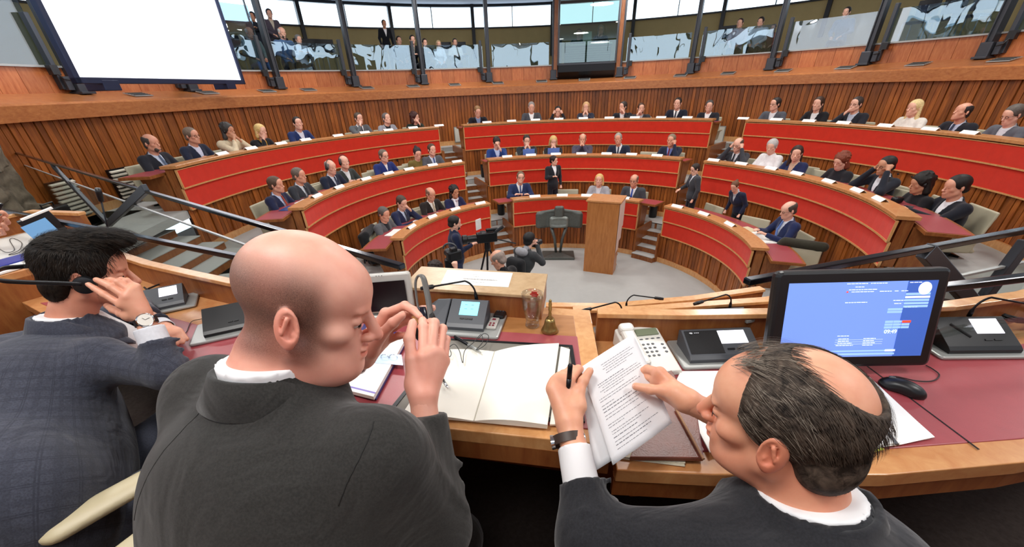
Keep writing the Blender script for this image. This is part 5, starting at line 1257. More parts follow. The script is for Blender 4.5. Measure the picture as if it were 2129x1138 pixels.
mb = MB(); mb.prism([A-dv*.03-nv*.02, B+dv*.03-nv*.02, C_+dv*.03, D_-dv*.03], hz-.03, hz); mb.build('top', M['desk'], t)
mb = MB(); mb.prism([A+nv*.03+dv*.03, B-dv*.03+nv*.03, C_-dv*.03, D_+dv*.03], .25, .28); mb.prism([A+nv*.03+dv*.03, B-dv*.03+nv*.03, C_-dv*.03, D_+dv*.03], .0, .03); mb.build('shelf', lw_, t)
mb = MB(); u0, u1 = B+dv*.012, C_+dv*.012
q = lambda f, z: np.array([*(u0+(u1-u0)*f), z])
for (f0, f1, z0, z1) in ((.0, 1.0, .95, 1.55), (.0, .8, .70, .95), (0, .45, .52, .70)): c = (q(f0, z0)+q(f1, z1))/2; mb.box(c, (.004, dep*(f1-f0), z1-z0), np.stack([np.array([*dv, 0]), np.array([*nv, 0]), np.array([0, 0, 1.])], 1))
ps = mb.build('paper_drape', plain('pinkish paper', 'D8C0B4', .7), t)
# bronze stand
p0 = at(1160, 533, 0); t = empty('bronze_seat', p0, 'Dark bronze winged seat on a flat foot standing left of the lectern', 'seat')
c = np.array(p0); dirv = np.array([0-c[0], -2.-c[1], 0]); dirv /= np.linalg.norm(dirv); Rb = frame(-dirv); bz = plain('dark bronze', '5A5E5A', .38, .3, .12, 20)
X = lambda prim: xf(prim, Rb, c)
F1 = Field(c+np.array([-.75, -.75, .5]), c+np.array([.75, .75, 1.35]), .016)
F1.op(X(bxx((0, .02, .92), (.40, .045, .20), None, .08)), 0); F1.op(X(bxx((-.42, -.02, .93), (.16, .05, .22), rotm(0, 0, .35), .1)), .03); F1.op(X(bxx((.42, -.02, .93), (.16, .05, .22), rotm(0, 0, -.35), .1)), .03)
F1.op(X(bxx((0, -.04, 1.12), (.11, .05, .14), None, .05)), .04); F1.op(X(con((-.5, 0, 1.08), (0, .0, 1.16), .04)), .03); F1.op(X(con((.5, 0, 1.08), (0, .0, 1.16), .04)), .03)
fmesh('winged_back', F1, bz, t)
F1 = Field(c+np.array([-.4, -.4, .6]), c+np.array([.4, .4, 1.1]), .012); F1.op(X(bxx((0, -.06, .88), (.23, .06, .14), None, .07)), 0); F1.op(X(ell((0, -.12, .88), (.19, .03, .10))), .02, 's'); fmesh('seat_pad', F1, plain('worn bronze', '7C827D', .32, .3, .1, 20), t)
mb = MB()
for q_ in (-1, 1): mb.tube([c+Rb @ np.array([q_*.18, 0, .74]), c+Rb @ np.array([q_*.09, 0, .45]), c+Rb @ np.array([q_*.05, 0, .08])], [.045, .035, .03], 8)
mb.build('stem', bz, t, smooth=True)
mb = MB(); mb.rings([[c+Rb @ np.array([sx*w_, sy*d_, z]) for sx, sy in ((-1, -1), (1, -1), (1, 1), (-1, 1))] for w_, d_, z in ((.40, .26, 0), (.40, .26, .05), (.12, .08, .11))]); mb.build('foot', bz, t, bevel=.01)
# bins
for px, py, k, lab in ((1042, 441, 1, 'Black round waste bin left of the centre front desk'), (1357, 447, 1, 'Black round waste bin right of the centre front desk'), (1009, 392, 2, 'Black round waste bin left of the centre middle desk')):
    r = RR[k+1]-.12 if k == 1 else 5.9; p = atr(px, py, r); c = pol(r-.0, azi(p), FL[k]); mb = MB(); mb.lathe(c, [(.085, 0), (.10, .02), (.105, .34), (.11, .35), (.10, .35), (.095, .03), (.001, .03)], 20)
    o = mb.build('waste_bin', M['black'], None, autos=True); localise(o, c); tag(o, lab, 'bin', 'waste bins')
# notices on the wall at the aisle heads
for x0, y0, lab in ((954, 280, 'Small white framed notice beside the left end of the centre back desk'), (1495, 280, 'Small white framed notice beside the right end of the centre back desk')):
    p = atr(x0, y0, 7.93); c = np.array(p); R = rotm(0, 0, -math.radians(azi(p))); t = empty('wall_notice', c, lab, 'notice')
    mb = MB(); mb.box(c, (.30, .02, .46), R); mb.build('frame', M['lgrey'], t); mb = MB(); mb.box(c+R @ np.array([0, -.012, 0]), (.25, .006, .41), R); mb.build('sheet', plain('notice grey', 'D5D3C8', .6), t)
    t.location = c
# radiators / louvred grilles at the left wall
for px, py, lab in ((268, 400, 'White louvred radiator behind the leftmost back-row chair'), (148, 428, 'White louvred radiator near the left end of the long railing')):
    p = atr(px, py, 7.9); a = azi(p); t = empty('radiator', pol(7.9, a, FL[3]), lab, 'radiator', 'louvred radiators'); R = rotm(0, 0, -math.radians(a)); c = np.array(pol(7.88, a, 0))
    mb = MB(); mb.box(c+np.array([0, 0, FL[3]+.33]), (.42, .06, .56), R); mb.build('casing', M['steelb'], t)
    mb = MB()
    for i in range(9): mb.box(c+R @ np.array([0, -.04, 0])+np.array([0, 0, FL[3]+.09+.06*i]), (.42, .05, .022), R @ rotm(.5, 0, 0))
    mb.build('louvre', plain('cream enamel', 'C9C4B4', .5), t)
c = atr(146, 460, 7.3); t = empty('black_case', pol(7.5, azi(c), FL[3]), 'Black equipment case standing in front of the louvred radiator at left', 'case')
c = np.array(pol(7.45, azi(c), 0)); R = rotm(0, 0, -math.radians(azi(c)))
mb = MB(); mb.rbox(c+np.array([0, 0, FL[3]+.2]), (.42, .2, .40), .03, R); mb.build('body', M['black'], t); mb = MB(); mb.tube([c+R @ np.array([-.1, 0, FL[3]+.40]), c+R @ np.array([-.1, 0, FL[3]+.45]), c+R @ np.array([.1, 0, FL[3]+.45]), c+R @ np.array([.1, 0, FL[3]+.40])], .012, 6); mb.build('handle', M['black'], t)
# stone relief at the far left
def vn(P_): return (np.sin(P_[:, 0]*2.1+P_[:, 1]*1.3)+np.sin(P_[:, 1]*2.7-P_[:, 2]*1.9)+np.sin(P_[:, 2]*3.1+P_[:, 0]*1.1))/3
az0 = azi(atr(84, 441, 7.7)); F1 = Field((-8.0, 3.2, FL[3]), (-5.9, 7.2, FL[3]+2.3), .03); rr = random.Random(3)
for i in range(26):
    a = az0-.8-rr.uniform(0, 13); z = FL[3]+rr.uniform(.1, 1.9); R = rotm(rr.uniform(-.2, .2), rr.uniform(-.3, .3), -math.radians(a)+rr.uniform(-.3, .3))
    F1.op(bxx(pol(7.68-rr.uniform(0, .12), a, z), (rr.uniform(.06, .16), rr.uniform(.06, .14), rr.uniform(.12, .45)), R, .015), .015)
for i in range(7):
    a = az0-1.2-i*2.0; F1.op(bxx(pol(7.74, a, FL[3]+1.0), (.15, .09, 1.0), rotm(0, 0, -math.radians(a)), .02), .015)
V, Q = F1.mesh(); V = V+(np.stack([vn(V*9+7), vn(V*9), vn(V*9+3)], 1))*.02
o = raw('stone_relief', V, Q, plain('weathered stone', '6E6454', .9, 0, .4, 9, .9, 30)); localise(o, (-6.8, 5.6, FL[3])); tag(o, 'Rough grey-brown carved relief slab against the wall at the far left', 'relief')
# ================================================================ press people on the stage
stander(1028, 522, 0, 1.0, 'Shaven-headed cameraman in black shirt looking down beside the tripod camera', yaw=.9, pose='write', hair='fringe', hc='9A8A80', jacket='1C1C1E', shirt='1C1C1E', chest='crew', skin='b', head=(.3, .45), lean=.1, legs='22242A')
o_ph = stander(1100, 484, 0, .95, 'Photographer with backpack and grey hood aiming a camera to the right', yaw=-.75, pose='camera', hair='thick', hc='161414', jacket='3A3C3E', shirt='9A9A9E', chest='crew', lean=.14, head=(0, -.05), legs='8A8478')
stander(904, 544, 0, 1.0, 'Person with dark curly hair seen from behind beyond the wooden box', yaw=-.3, pose='camera', hair='curly', hc='2A1F1B', jacket='2E3034', shirt='2E3034', chest='crew', lean=.05, arms=((.22, .24, .45), (.16, .34, .70), (-.26, .1, .35), (-.15, .34, .45)))
# backpack
l = np.array(o_ph.location); R = rotm(0, 0, -.75); 
F1 = Field(l+np.array([-.5, -.5, 0]), l+np.array([.5, .5, .75]), .016); Xp = lambda p: xf(p, R, l)
F1.op(Xp(bxx((0, -.13, .28), (.17, .09, .24), None, .07)), 0); F1.op(Xp(bxx((0, -.22, .20), (.13, .05, .13), None, .04)), .03)
V, Q = F1.mesh(); t = raw('backpack', V, Q, cloth('17181B')); localise(t, tuple(l+R @ np.array([0, -.2, .1]))); tag(t, 'Black backpack worn by the photographer on the stage', 'backpack')
mb = MB(); mb.box(l+R @ np.array([.08, -.275, .22]), (.05, .01, .09), R); mb.build('blue_tag', plain('blue tag', '5E86D8', .5), t)
F1 = Field(l+np.array([-.3, -.3, .45]), l+np.array([.3, .3, .8]), .014); F1.op(Xp(ell((0, .02, .585), (.12, .075, .08))), 0); F1.op(Xp(ell((0, .09, .66), (.075, .07, .08))), .02, 's')
V, Q = F1.mesh(); hq = raw('hood', V, Q, cloth('9C9CA0')); setparent(hq, o_ph)
def photo_camera(name, c, R, s, label):
    t = empty(name, c, label, 'camera'); c = np.array(c)
    mb = MB(); mb.rbox(c, (.15*s, .07*s, .10*s), .02*s, R); mb.rbox(c+R @ np.array([0, 0, .06*s]), (.06*s, .06*s, .04*s), .01, R); mb.build('body', M['black'], t)
    mb = MB(); mb.lathe(c, [(.03*s, .03*s), (.042*s, .05*s), (.042*s, .13*s), (.035*s, .135*s), (.001, .12*s)], 18, R=R @ rotm(-PI/2, 0, 0)); mb.build('lens', M['black'], t, autos=True)
    return t
hp = l+R @ np.array([.02, .36, .66])*.95; photo_camera('photo_camera', tuple(hp), R, 1.1, 'Black photo camera held to the photographer face')
# video camera on tripod
p = at(1012, 493, 1.45); c = np.array(p); t = empty('tripod_camera', (c[0], c[1], 0), 'Professional video camera with white card on a tripod on the stage', 'video camera')
R = rotm(0, 0, PI/2+.25)
mb = MB(); mb.rbox(c, (.13, .36, .17), .02, R); mb.rbox(c+R @ np.array([0, -.1, .12]), (.06, .22, .05), .02, R); mb.rbox(c+R @ np.array([.08, .05, .05]), (.06, .1, .08), .02, R); mb.build('body', M['black'], t)
mb = MB(); mb.lathe(c, [(.05, .17), (.06, .2), (.062, .34), (.08, .36), (.08, .43), (.001, .40)], 18, R=R @ rotm(-PI/2, 0, 0)); mb.build('lens', M['black'], t, autos=True)
mb = MB(); mb.box(c+R @ np.array([.06, .12, .22]), (.01, .13, .18), rotm(0, 0, PI/2+.9)); mb.build('white_card', M['white'], t)
mb = MB(); mb.tube([c+R @ np.array([.03, -.15, -.06]), c+R @ np.array([.1, -.55, -.22])], .012, 6); mb.tube([c+R @ np.array([-.03, -.12, .06]), c+R @ np.array([-.1, -.28, .18])], .03, 8); mb.build('pan_handle', M['black'], t)
mb = MB(); mb.lathe((c[0], c[1], 1.2), [(.05, 0), (.06, .05), (.05, .17)], 12); mb.build('tripod_head', M['black'], t)
for i in range(3):
    a = .4+i*2*PI/3; f = np.array([c[0]+.45*math.cos(a), c[1]+.45*math.sin(a), .01]); mb = MB(); tp = np.array([c[0]+.04*math.cos(a), c[1]+.04*math.sin(a), 1.22]); m_ = (f+tp)/2
    mb.tube([tp, m_, m_, f], [.018, .018, .012, .012], 8); mb.build('leg', M['steelb'], t)
# hand-held rig near the curly head
p = at(944, 532, 1.50); c = np.array(p); t = photo_camera('video_rig', tuple(c), rotm(0, 0, .6), 1.6, 'Black hand-held video camera raised beside the curly-haired person')
mb = MB(); mb.tube([c+np.array([.1*math.cos(a)-.05, 0, .12+.08*math.sin(a)]) for a in np.linspace(0, PI, 9)], .014, 6); mb.build('top_handle', M['grey'], t, smooth=True)
mb = MB(); mb.rbox(c+np.array([-.08, -.02, -.12]), (.14, .12, .16), .02); mb.build('battery_pack', M['black'], t)
# ================================================================ gallery
def gal(px, py, r, label, stand, **kw):
    p = atr(px, py, r); sc = (p[2]-(H+.5))/1.775 if stand else 1.0
    y = seat_yaw(p)+kw.pop('dy', 0.); 
    if not stand: sc = min(1.05, (p[2]-(H+.50))/1.02)
    return figure(label, p, y, stand=stand, sc=sc, **kw)
G_ = [
 (522, 24, 9.9, 'Standing man in dark hat and dark jacket in the gallery right of the screen', True, dict(pose='cross', hair='thick', hc='1A1C24', jacket='1E2430', shirt='1E2430', chest='crew', head=(-.6, 0), skin='c')),
 (557, 18, 9.9, 'Standing person with dark hood behind the first gallery column from the screen', True, dict(pose='lap', hair='thick', hc='2A2630', jacket='4A4450', shirt='C0B8A8', head=(-.3, 0))),
 (515, 56, 9.3, 'Seated white-haired man in green-grey sweater in the gallery next to the screen', False, dict(pose='lap', hair='fringe', hc='C8C4BE', jacket='4E6468', shirt='4E6468', chest='crew', skin='b', legs='3A5A88')),
 (583, 56, 9.3, 'Seated white-bearded man in blue shirt in the gallery', False, dict(pose='lap', hair='fringe', hc='D8D6D2', jacket='4A6890', shirt='4A6890', chest='crew', beard=True, legs='20242C')),
 (618, 72, 9.3, 'Seated grey-haired person in white shirt in the gallery', False, dict(pose='cross', hair='thick', hc='7A7878', jacket='C4CAD8', shirt='C4CAD8', chest='crew', legs='2A3444')),
 (797, 41, 9.6, 'Standing dark-haired man in black sweater above the large reflection in the gallery', True, dict(pose='down', hair='short', hc='1C1A18', jacket='12141C', shirt='E8E8EC', skin='c')),
 (828, 75, 9.4, 'Seated dark-haired man in blue-grey shirt in the gallery', False, dict(pose='lap', hair='short', hc='2A241E', jacket='4E5C70', shirt='4E5C70', chest='crew')),
 (856, 73, 9.4, 'Seated dark-haired man in black jacket leaning forward in the gallery', False, dict(pose='write', hair='short', hc='1E1A18', jacket='15171C', shirt='8A8070', lean=.14)),
 (882, 80, 9.4, 'Seated dark-haired person right of a gallery column with hand raised', False, dict(pose='chinR', hair='thick', hc='2C1E18', jacket='2A2E36', shirt='2A2E36')),
 (911, 84, 9.5, 'Seated fair-haired person in white top in the gallery', False, dict(pose='lap', hair='bob', hc='B89C78', jacket='D6DAE0', shirt='D6DAE0', chest='crew', fem=True)),
 (945, 80, 9.8, 'Standing person in pale shirt and dark trousers bending in the gallery', False, dict(pose='write', hair='short', hc='2A2420', jacket='CFCBC0', shirt='CFCBC0', chest='crew')),
 (1250, 52, 9.6, 'Grey-haired person seated at the desk inside the glass booth', False, dict(pose='chinR', hair='bob', hc='9A8E78', jacket='24282A', shirt='24282A', fem=True, glasses=True)),
 (1204, 60, 9.8, 'Dark-haired person seated at left inside the glass booth', False, dict(pose='desk', hair='short', hc='4A4038', jacket='2E4A44', shirt='2E4A44')),
 (1541, 38, 9.5, 'Dark-haired person in pink top in the right gallery', False, dict(pose='lap', hair='short', hc='3A2620', jacket='D8C4CC', shirt='D8C4CC', chest='crew')),
 (1584, 35, 9.5, 'Dark-haired person in pale top in the right gallery', False, dict(pose='lap', hair='thick', hc='2A2018', jacket='D8DCE4', shirt='D8DCE4', chest='crew')),
 (1610, 50, 9.5, 'Person in red-brown top beside a right gallery column', False, dict(pose='lap', hair='short', hc='4A342A', jacket='7A5048', shirt='7A5048', chest='crew')),
 (1764, 14, 9.5, 'Dark-haired person behind the large blue reflection in the right gallery', False, dict(pose='lap', hair='short', hc='201C1A', jacket='5A7088', shirt='5A7088', chest='crew')),
]
for px, py, r, lab, st, kw in G_: gal(px, py, r, lab, st, **kw)
# booth
a0, a1 = ca[7]+.95, ca[8]-.95
am = (a0+a1)/2; Rb = rotm(0, 0, -math.radians(am)); c = np.array(pol(8.55, am, 0))
t = empty('glass_booth', pol(8.55, am, H+.14), 'Projecting glass booth with dark base in the middle of the gallery', 'booth')
wb = 2*8.3*math.sin(math.radians((a1-a0)/2))
def LB(x, y, z): return c+Rb @ np.array([x, y, z])
mb = MB(); mb.rings([[LB(sx*wb/2, y, z) for sx, y in ((-1, -.25-o_), (1, -.25-o_), (1, .4), (-1, .4))] for z, o_ in ((H+.15, -.18), (H+.33, .0), (H+.52, .0))]); mb.build('base', M['steelb'], t)
mb = MB()
for sx in (-1, 1): mb.box(LB(sx*wb/2, -.24, H+1.6), (.05, .05, 2.15), Rb)
mb.box(LB(0, -.24, H+.54), (wb, .05, .05), Rb); mb.box(LB(0, -.24, H+2.45), (wb, .05, .05), Rb); mb.build('frame', M['steel'], t)
mb = MB(); mb.box(LB(0, -.24, H+1.5), (wb-.05, .012, 1.85), Rb); mb.build('front_glass', glassmat('booth glass', 'C8D8D4', .10), t)
mb = MB()
for sx in (-1, 1): mb = MB(); mb.box(LB(sx*(wb/2+.10), .02, H+1.45), (.12, .30, 2.5), Rb); mb.build('side_panel', M['deskd'], t)
t = empty('booth_desk', LB(0, .3, H+.5), 'White-topped desk with louvred front inside the glass booth', 'desk')
mb = MB(); mb.box(LB(0, .55, H+1.07), (wb-.25, .6, .05), Rb); mb.build('desktop', plain('booth white', 'C9D0C4', .4), t)
mb = MB(); mb.box(LB(0, .34, H+.78), (wb-.3, .03, .54), Rb); mb.build('front_panel', M['grey'], t)
for i in range(8): mb = MB(); mb.box(LB(0, .31, H+.56+.06*i), (wb-.36, .03, .04), Rb); mb.build('louvre', plain('louvre grey', '8C9088', .5), t)
t = empty('white_monitor', LB(-.03, .3, H+1.1), 'Small white monitor standing on the booth desk', 'monitor'); mb = MB(); mb.box(LB(-.03, .3, H+1.27), (.27, .05, .26), Rb); mb.build('casing', plain('monitor white', 'DDE4DE', .4), t); mb = MB(); mb.box(LB(-.03, .32, H+1.11), (.14, .12, .03), Rb); mb.build('foot', plain('monitor white', 'DDE4DE', .4), t)
# gallery chairs with white legs and a swivel chair
for i, (px, r) in enumerate([(500, 9.6), (540, 9.6), (600, 9.6), (640, 9.5), (662, 9.5), (690, 9.5), (930, 9.9), (960, 9.9), (1500, 9.9), (1880, 9.6), (1930, 9.6), (1985, 9.6)]):
    a = azi(atr(px, 120, r)); c = np.array(pol(r, a, H+.5)); R = rotm(0, 0, -math.radians(a)+PI)
    t = empty('gallery_chair', c, 'Dark gallery chair with white tubular frame, %s side of the booth' % ('left' if px < 1200 else 'right'), 'chair', 'gallery chairs %s' % ('left' if px < 1200 else 'right'))
    q = lambda x, y, z: c+R @ np.array([x, y, z])
    mb = MB(); mb.rbox(q(0, 0, .44), (.42, .42, .04), .03, R); mb.build('seat', M['steelb'], t); mb = MB(); mb.rbox(q(0, -.2, .70), (.42, .03, .32), .012, R); mb.build('backrest', M['steelb'], t)
    for sx in (-1, 1):
        mb = MB(); mb.tube([q(sx*.2, .2, 0), q(sx*.2, .2, .42), q(sx*.2, -.2, .42), q(sx*.2, -.22, 0)], .012, 6); mb.build('leg_frame', M['lgrey'], t)
# ceiling downlights
for i in range(26):
    a = -70+i*5.6; r = 11.2 if i % 2 else 9.4; c = pol(r, a, H+2.70); mb = MB(); mb.lathe(c, [(.001, -.012), (.10, -.012), (.13, 0), (.001, .0)], 16); o = mb.build('downlight', plain('lamp glow', 'FFFFFF', .5, emit='FFFFFF', estr=3.), None); localise(o, c); tag(o, 'Small round recessed ceiling light above the gallery', 'light', 'ceiling downlights')
# ================================================================ the three men at the rostrum
from mathutils.bvhtree import BVHTree
def fold_cloth(name, c, fold=.5, check=None, rough=.85):
    m, nt, bs = newmat(name); tc = N(nt, 'ShaderNodeTexCoord'); base = srgb(c)
    n = noise(nt, 260, 3, .6, tc.outputs['Object']); r = N(nt, 'ShaderNodeValToRGB'); e = r.color_ramp.elements
    b = np.array(base[:3]); e[0].position, e[1].position = .35, .65; e[0].color = tuple(b*.8)+(1,); e[1].color = tuple(b*1.25)+(1,)
    nt.links.new(n.outputs['Fac'], r.inputs['Fac']); col = r.outputs['Color']
    if check:
        tot = None
        for ax_, per in (('cu', .058), ('cv', .066)):
            at_n = N(nt, 'ShaderNodeAttribute'); at_n.attribute_name = ax_
            for off, wdt, amp in ((0, .22, .28), (.30, .045, .5), (.38, .045, .5)):
                d = N(nt, 'ShaderNodeMath', operation='MULTIPLY_ADD'); d.inputs[1].default_value = 1/per; d.inputs[2].default_value = off; nt.links.new(at_n.outputs['Fac'], d.inputs[0])
                f = N(nt, 'ShaderNodeMath', operation='FRACT'); nt.links.new(d.outputs[0], f.inputs[0])
                l = N(nt, 'ShaderNodeMath', operation='LESS_THAN'); l.inputs[1].default_value = wdt; nt.links.new(f.outputs[0], l.inputs[0])
                k = N(nt, 'ShaderNodeMath', operation='MULTIPLY'); k.inputs[1].default_value = amp; nt.links.new(l.outputs[0], k.inputs[0])
                if tot is None: tot = k
                else: a = N(nt, 'ShaderNodeMath', operation='MAXIMUM'); nt.links.new(tot.outputs[0], a.inputs[0]); nt.links.new(k.outputs[0], a.inputs[1]); tot = a
        mx = N(nt, 'ShaderNodeMixRGB'); mx.inputs['Color2'].default_value = srgb(check); nt.links.new(tot.outputs[0], mx.inputs['Fac']); nt.links.new(col, mx.inputs['Color1']); col = mx.outputs[0]
    nt.links.new(col, bs.inputs['Base Color']); bs.inputs['Roughness'].default_value = rough; bs.inputs['Sheen Weight'].default_value = .2; bs.inputs['Specular IOR Level'].default_value = .2
    n3 = noise(nt, 5.5, 3, .55, tc.outputs['Object'], 1.2)
    b1 = N(nt, 'ShaderNodeBump'); b1.inputs['Strength'].default_value = fold; b1.inputs['Distance'].default_value = .035; nt.links.new(n3.outputs['Fac'], b1.inputs['Height'])
    b2 = N(nt, 'ShaderNodeBump'); b2.inputs['Strength'].default_value = .3; b2.inputs['Distance'].default_value = .0006; n4 = noise(nt, 700, 2, .5, tc.outputs['Object']); nt.links.new(n4.outputs['Fac'], b2.inputs['Height'])
    nt.links.new(b1.outputs['Normal'], b2.inputs['Normal']); nt.links.new(b2.outputs['Normal'], bs.inputs['Normal'])
    return m
def merge(parts):
    Vs, Fs, n = [], [], 0
    for V, Q in parts: Vs.append(V); Fs.append(Q+n); n += len(V)
    return np.concatenate(Vs), np.concatenate(Fs)
def bvh_of(V, Q): return BVHTree.FromPolygons([tuple(v) for v in V], [tuple(q) for q in Q])
def seam(bv, pts, r, mat, parent, name='seam', n=8):
    P_ = smooth_path(pts, n); out = []
    for p in P_:
        h = bv.find_nearest(Vector(p))
        if h[0] is not None: out.append(np.array(h[0])+np.array(h[1])*r*.25)
    mb = MB(); mb.tube(out, r, 6); return mb.build(name, mat, parent, smooth=True)
def hand_prims(F, j, k=.010, s=1.):
    """j: wrist, elbow direction point, mcp/pip/tip for four fingers, thumb base/mcp/ip/tip"""
    w = j['w']; f = j['f']; r0 = [.0100, .0104, .0098, .0086]
    for i, (m, p, t) in enumerate(f):
        r = r0[i]*s
        F.op(con(w+(m-w)*.12, m, .0165*s, .0125*s), .016*s)
    for i in range(3): F.op(con(w+(f[i][0]-w)*.35+(f[i+1][0]-f[i][0])*.5, (f[i][0]+f[i+1][0])/2, .014*s, .010*s), .014*s)
    for i, (m, p, t) in enumerate(f):
        r = r0[i]*s; d = p+(t-p)*.5+(p-m)/np.linalg.norm(p-m)*.004
        F.op(ell(m, (r*1.22,)*3), .006*s); F.op(con(m, p, r*1.06, r*.98), .0035); F.op(ell(p, (r*1.08,)*3), .003); F.op(con(p, d, r*.97, r*.90), .003); F.op(con(d, t, r*.9, r*.76), .003)
    b, m, p, t = j['t']
    F.op(con(w+(b-w)*.4, b, .018*s, .019*s), .014*s); F.op(con(b, m, .0175*s, .0135*s), .012*s); F.op(con(m, p, .0118*s, .0112*s), .005); F.op(ell(p, (.012*s,)*3), .003); F.op(con(p, t, .0112*s, .0088*s), .003)
def hand_mesh(j, fore, h=.0026, s=1.):
    pts = [j['w'], fore]+[q for a in j['f'] for q in a]+list(j['t']); lo = np.min(pts, 0)-.03; hi = np.max(pts, 0)+.03
    F1 = Field(lo, hi, h); hand_prims(F1, j, s=s); F1.op(con(j['w'], fore, .026*s, .031*s, (j.get('n', (0, 1, 0)), .8)), .016)
    return F1.mesh()
def nails(j, parent, s=1.):
    for i, (m, p, t) in enumerate(list(j['f'])+[(j['t'][1], j['t'][2], j['t'][3])]):
        if i not in j.get('nails', (0, 1, 2, 3, 4)): continue
        d = t-p; d /= np.linalg.norm(d); up = np.array(j['back'], float); up -= d*(up@d); up /= np.linalg.norm(up)
        x = np.cross(d, up); R = np.stack([x, d, up], 1); mb = MB(); r = (.0075 if i < 4 else .009)*s
        mb.ball(t+d*.001+up*r*.62, (r*.62, r*.85, r*.28), 10, R=R); mb.build('fingernail', plain('nail', 'E0B09E', .3), parent, smooth=True)
def near_head(c, fw_, up_, s, h=.0028):
    R = frame(fw_, up_); F1 = Field(c-.20*s, c+.20*s, h); head_sdf(F1, R, c, s, fine=True); return F1, R
def local(V, R, c, s): return ((V-c) @ R)/s
def earmask(lv): return sstep(1.25, .8, np.linalg.norm((np.abs(lv)*np.array([1, 0, 0])+lv*np.array([0, 1, 1])-np.array([.088, -.012, -.012]))/np.array([.016, .026, .040]), axis=1))
def sstep(a, b, x): t_ = np.clip((x-a)/(b-a), 0, 1); return t_*t_*(3-2*t_)
def vnoise(P_, f, seed=0):          # cheap smooth noise from sines
    r_ = np.random.default_rng(seed); o = np.zeros(len(P_))
    for i in range(7): k = r_.normal(size=3)*f; o += np.sin(P_ @ k+r_.uniform(0, 6))
    return o/4
def strands(name, V, Nrm, R, c, s, flow, n, L, mat, parent, lift=.002, width=.0011, seg=7, wave=.15, seed=1, droop=.0, curl=.0):
    """fine locks laid over the hair volume following a flow field given in head coordinates"""
    r_ = np.random.default_rng(seed); idx = r_.integers(0, len(V), n); vs, fs = [], []
    bv = None
    for q in idx:
        p = V[q].copy(); nn = Nrm[q]; ln = L*r_.uniform(.6, 1.3); side = r_.uniform(-1, 1)*wave; lf = lift*r_.uniform(.2, 1.6); pts = []; ns = []
        pl = p.copy()
        for k in range(seg):
            rel = pl/np.array([.085, .105, .092]); nl = rel/np.array([.085, .105, .092]); nl /= np.linalg.norm(nl)+1e-9
            if k == 0: r0 = np.linalg.norm(rel)
            d = flow(pl); d = d+np.cross(nl, d)*side; d = d-nl*(d@nl)*(1-droop); d /= np.linalg.norm(d)+1e-9
            pts.append(pl+nl*lf*math.sin(PI*(k+.6)/(seg+.6))); ns.append(np.cross(nl, d))
            pl = pl+d*ln/seg
            if droop == 0: rel = pl/np.array([.085, .105, .092]); pl = pl*(r0/(np.linalg.norm(rel)+1e-9))
        b = len(vs); w0 = width*r_.uniform(.6, 1.4)
        for k in range(seg):
            w_ = w0*(1-.85*(k/(seg-1))**2)*(.5 if k == 0 else 1); a = pts[k]-ns[k]*w_/2; e = pts[k]+ns[k]*w_/2
            vs += [a, e]
            if k: fs.append((b+2*k-2, b+2*k-1, b+2*k+1, b+2*k))
    vs = (np.array(vs)*s) @ R.T+c
    return raw(name, vs, np.array(fs), mat, parent)
def hair_strand_mat(name, c0, c1, rough=.4):
    m, nt, bs = newmat(name); tc = N(nt, 'ShaderNodeTexCoord'); n = noise(nt, 45, 4, .7, tc.outputs['Object'], 1.); r = ramp(nt, n.outputs['Fac'], c0, c1, .35, .7)
    nt.links.new(r.outputs['Color'], bs.inputs['Base Color']); bs.inputs['Roughness'].default_value = rough; bs.inputs['Specular IOR Level'].default_value = .2; return m
def vnormals(V, Q):
    n = np.zeros_like(V); a = np.cross(V[Q[:, 2]]-V[Q[:, 0]], V[Q[:, 3]]-V[Q[:, 1]])
    for i in range(4): np.add.at(n, Q[:, i], a)
    return n/(np.linalg.norm(n, axis=1, keepdims=True)+1e-9)
def eyeballs(R, c, s, parent, side):
    for q in side:
        mb = MB(); e = c+R @ (np.array([q*.032, .0752, -.005])*s); mb.ball(e, .0115*s, 16, R=R); o = mb.build('eyeball', plain('eye white', 'D8CFC8', .2), parent, smooth=True)
        mb = MB(); mb.ball(e+R @ (np.array([q*.001, .0075, -.0025])*s), .0058*s, 12); mb.build('iris', plain('iris', '2C221C', .15), o, smooth=True)
        mb = MB(); mb.tube(smooth_path([e+R @ (np.array([x, .0125-abs(x)**1.5*2.2, -.0045-x*x*8])*s) for x in np.linspace(-.011, .011, 7)], 3), .0007, 5); mb.build('eyelash', plain('lash', '2A1C16', .7), parent)
def eyebrow(R, c, s, parent, mat, seed, n=160):
    r_ = np.random.default_rng(seed); vs, fs = [], []
    for i in range(n):
        q = 1 if i % 2 else -1; t_ = r_.uniform(0, 1); p = np.array([q*(.014+.034*t_), .0935-.017*t_**2+r_.uniform(0, .002), .012+.006*math.sin(t_*2.6)+r_.uniform(-.003, .003)])
        d = np.array([q*.8, -.15, .35-.6*t_]); d /= np.linalg.norm(d); w_ = np.array([0, 0, .0005]); b = len(vs)
        vs += [p-w_, p+w_, p+d*.008+np.array([0, .0015, 0])]; fs.append((b, b+1, b+2, b+2))
    vs = (np.array(vs)*s) @ R.T+c; me = bpy.data.meshes.new('eyebrows'); me.from_pydata(vs.tolist(), [], [f[:3] for f in fs]); me.materials.append(mat)
    o = bpy.data.objects.new('eyebrows', me); COL.objects.link(o); setparent(o, parent); return o
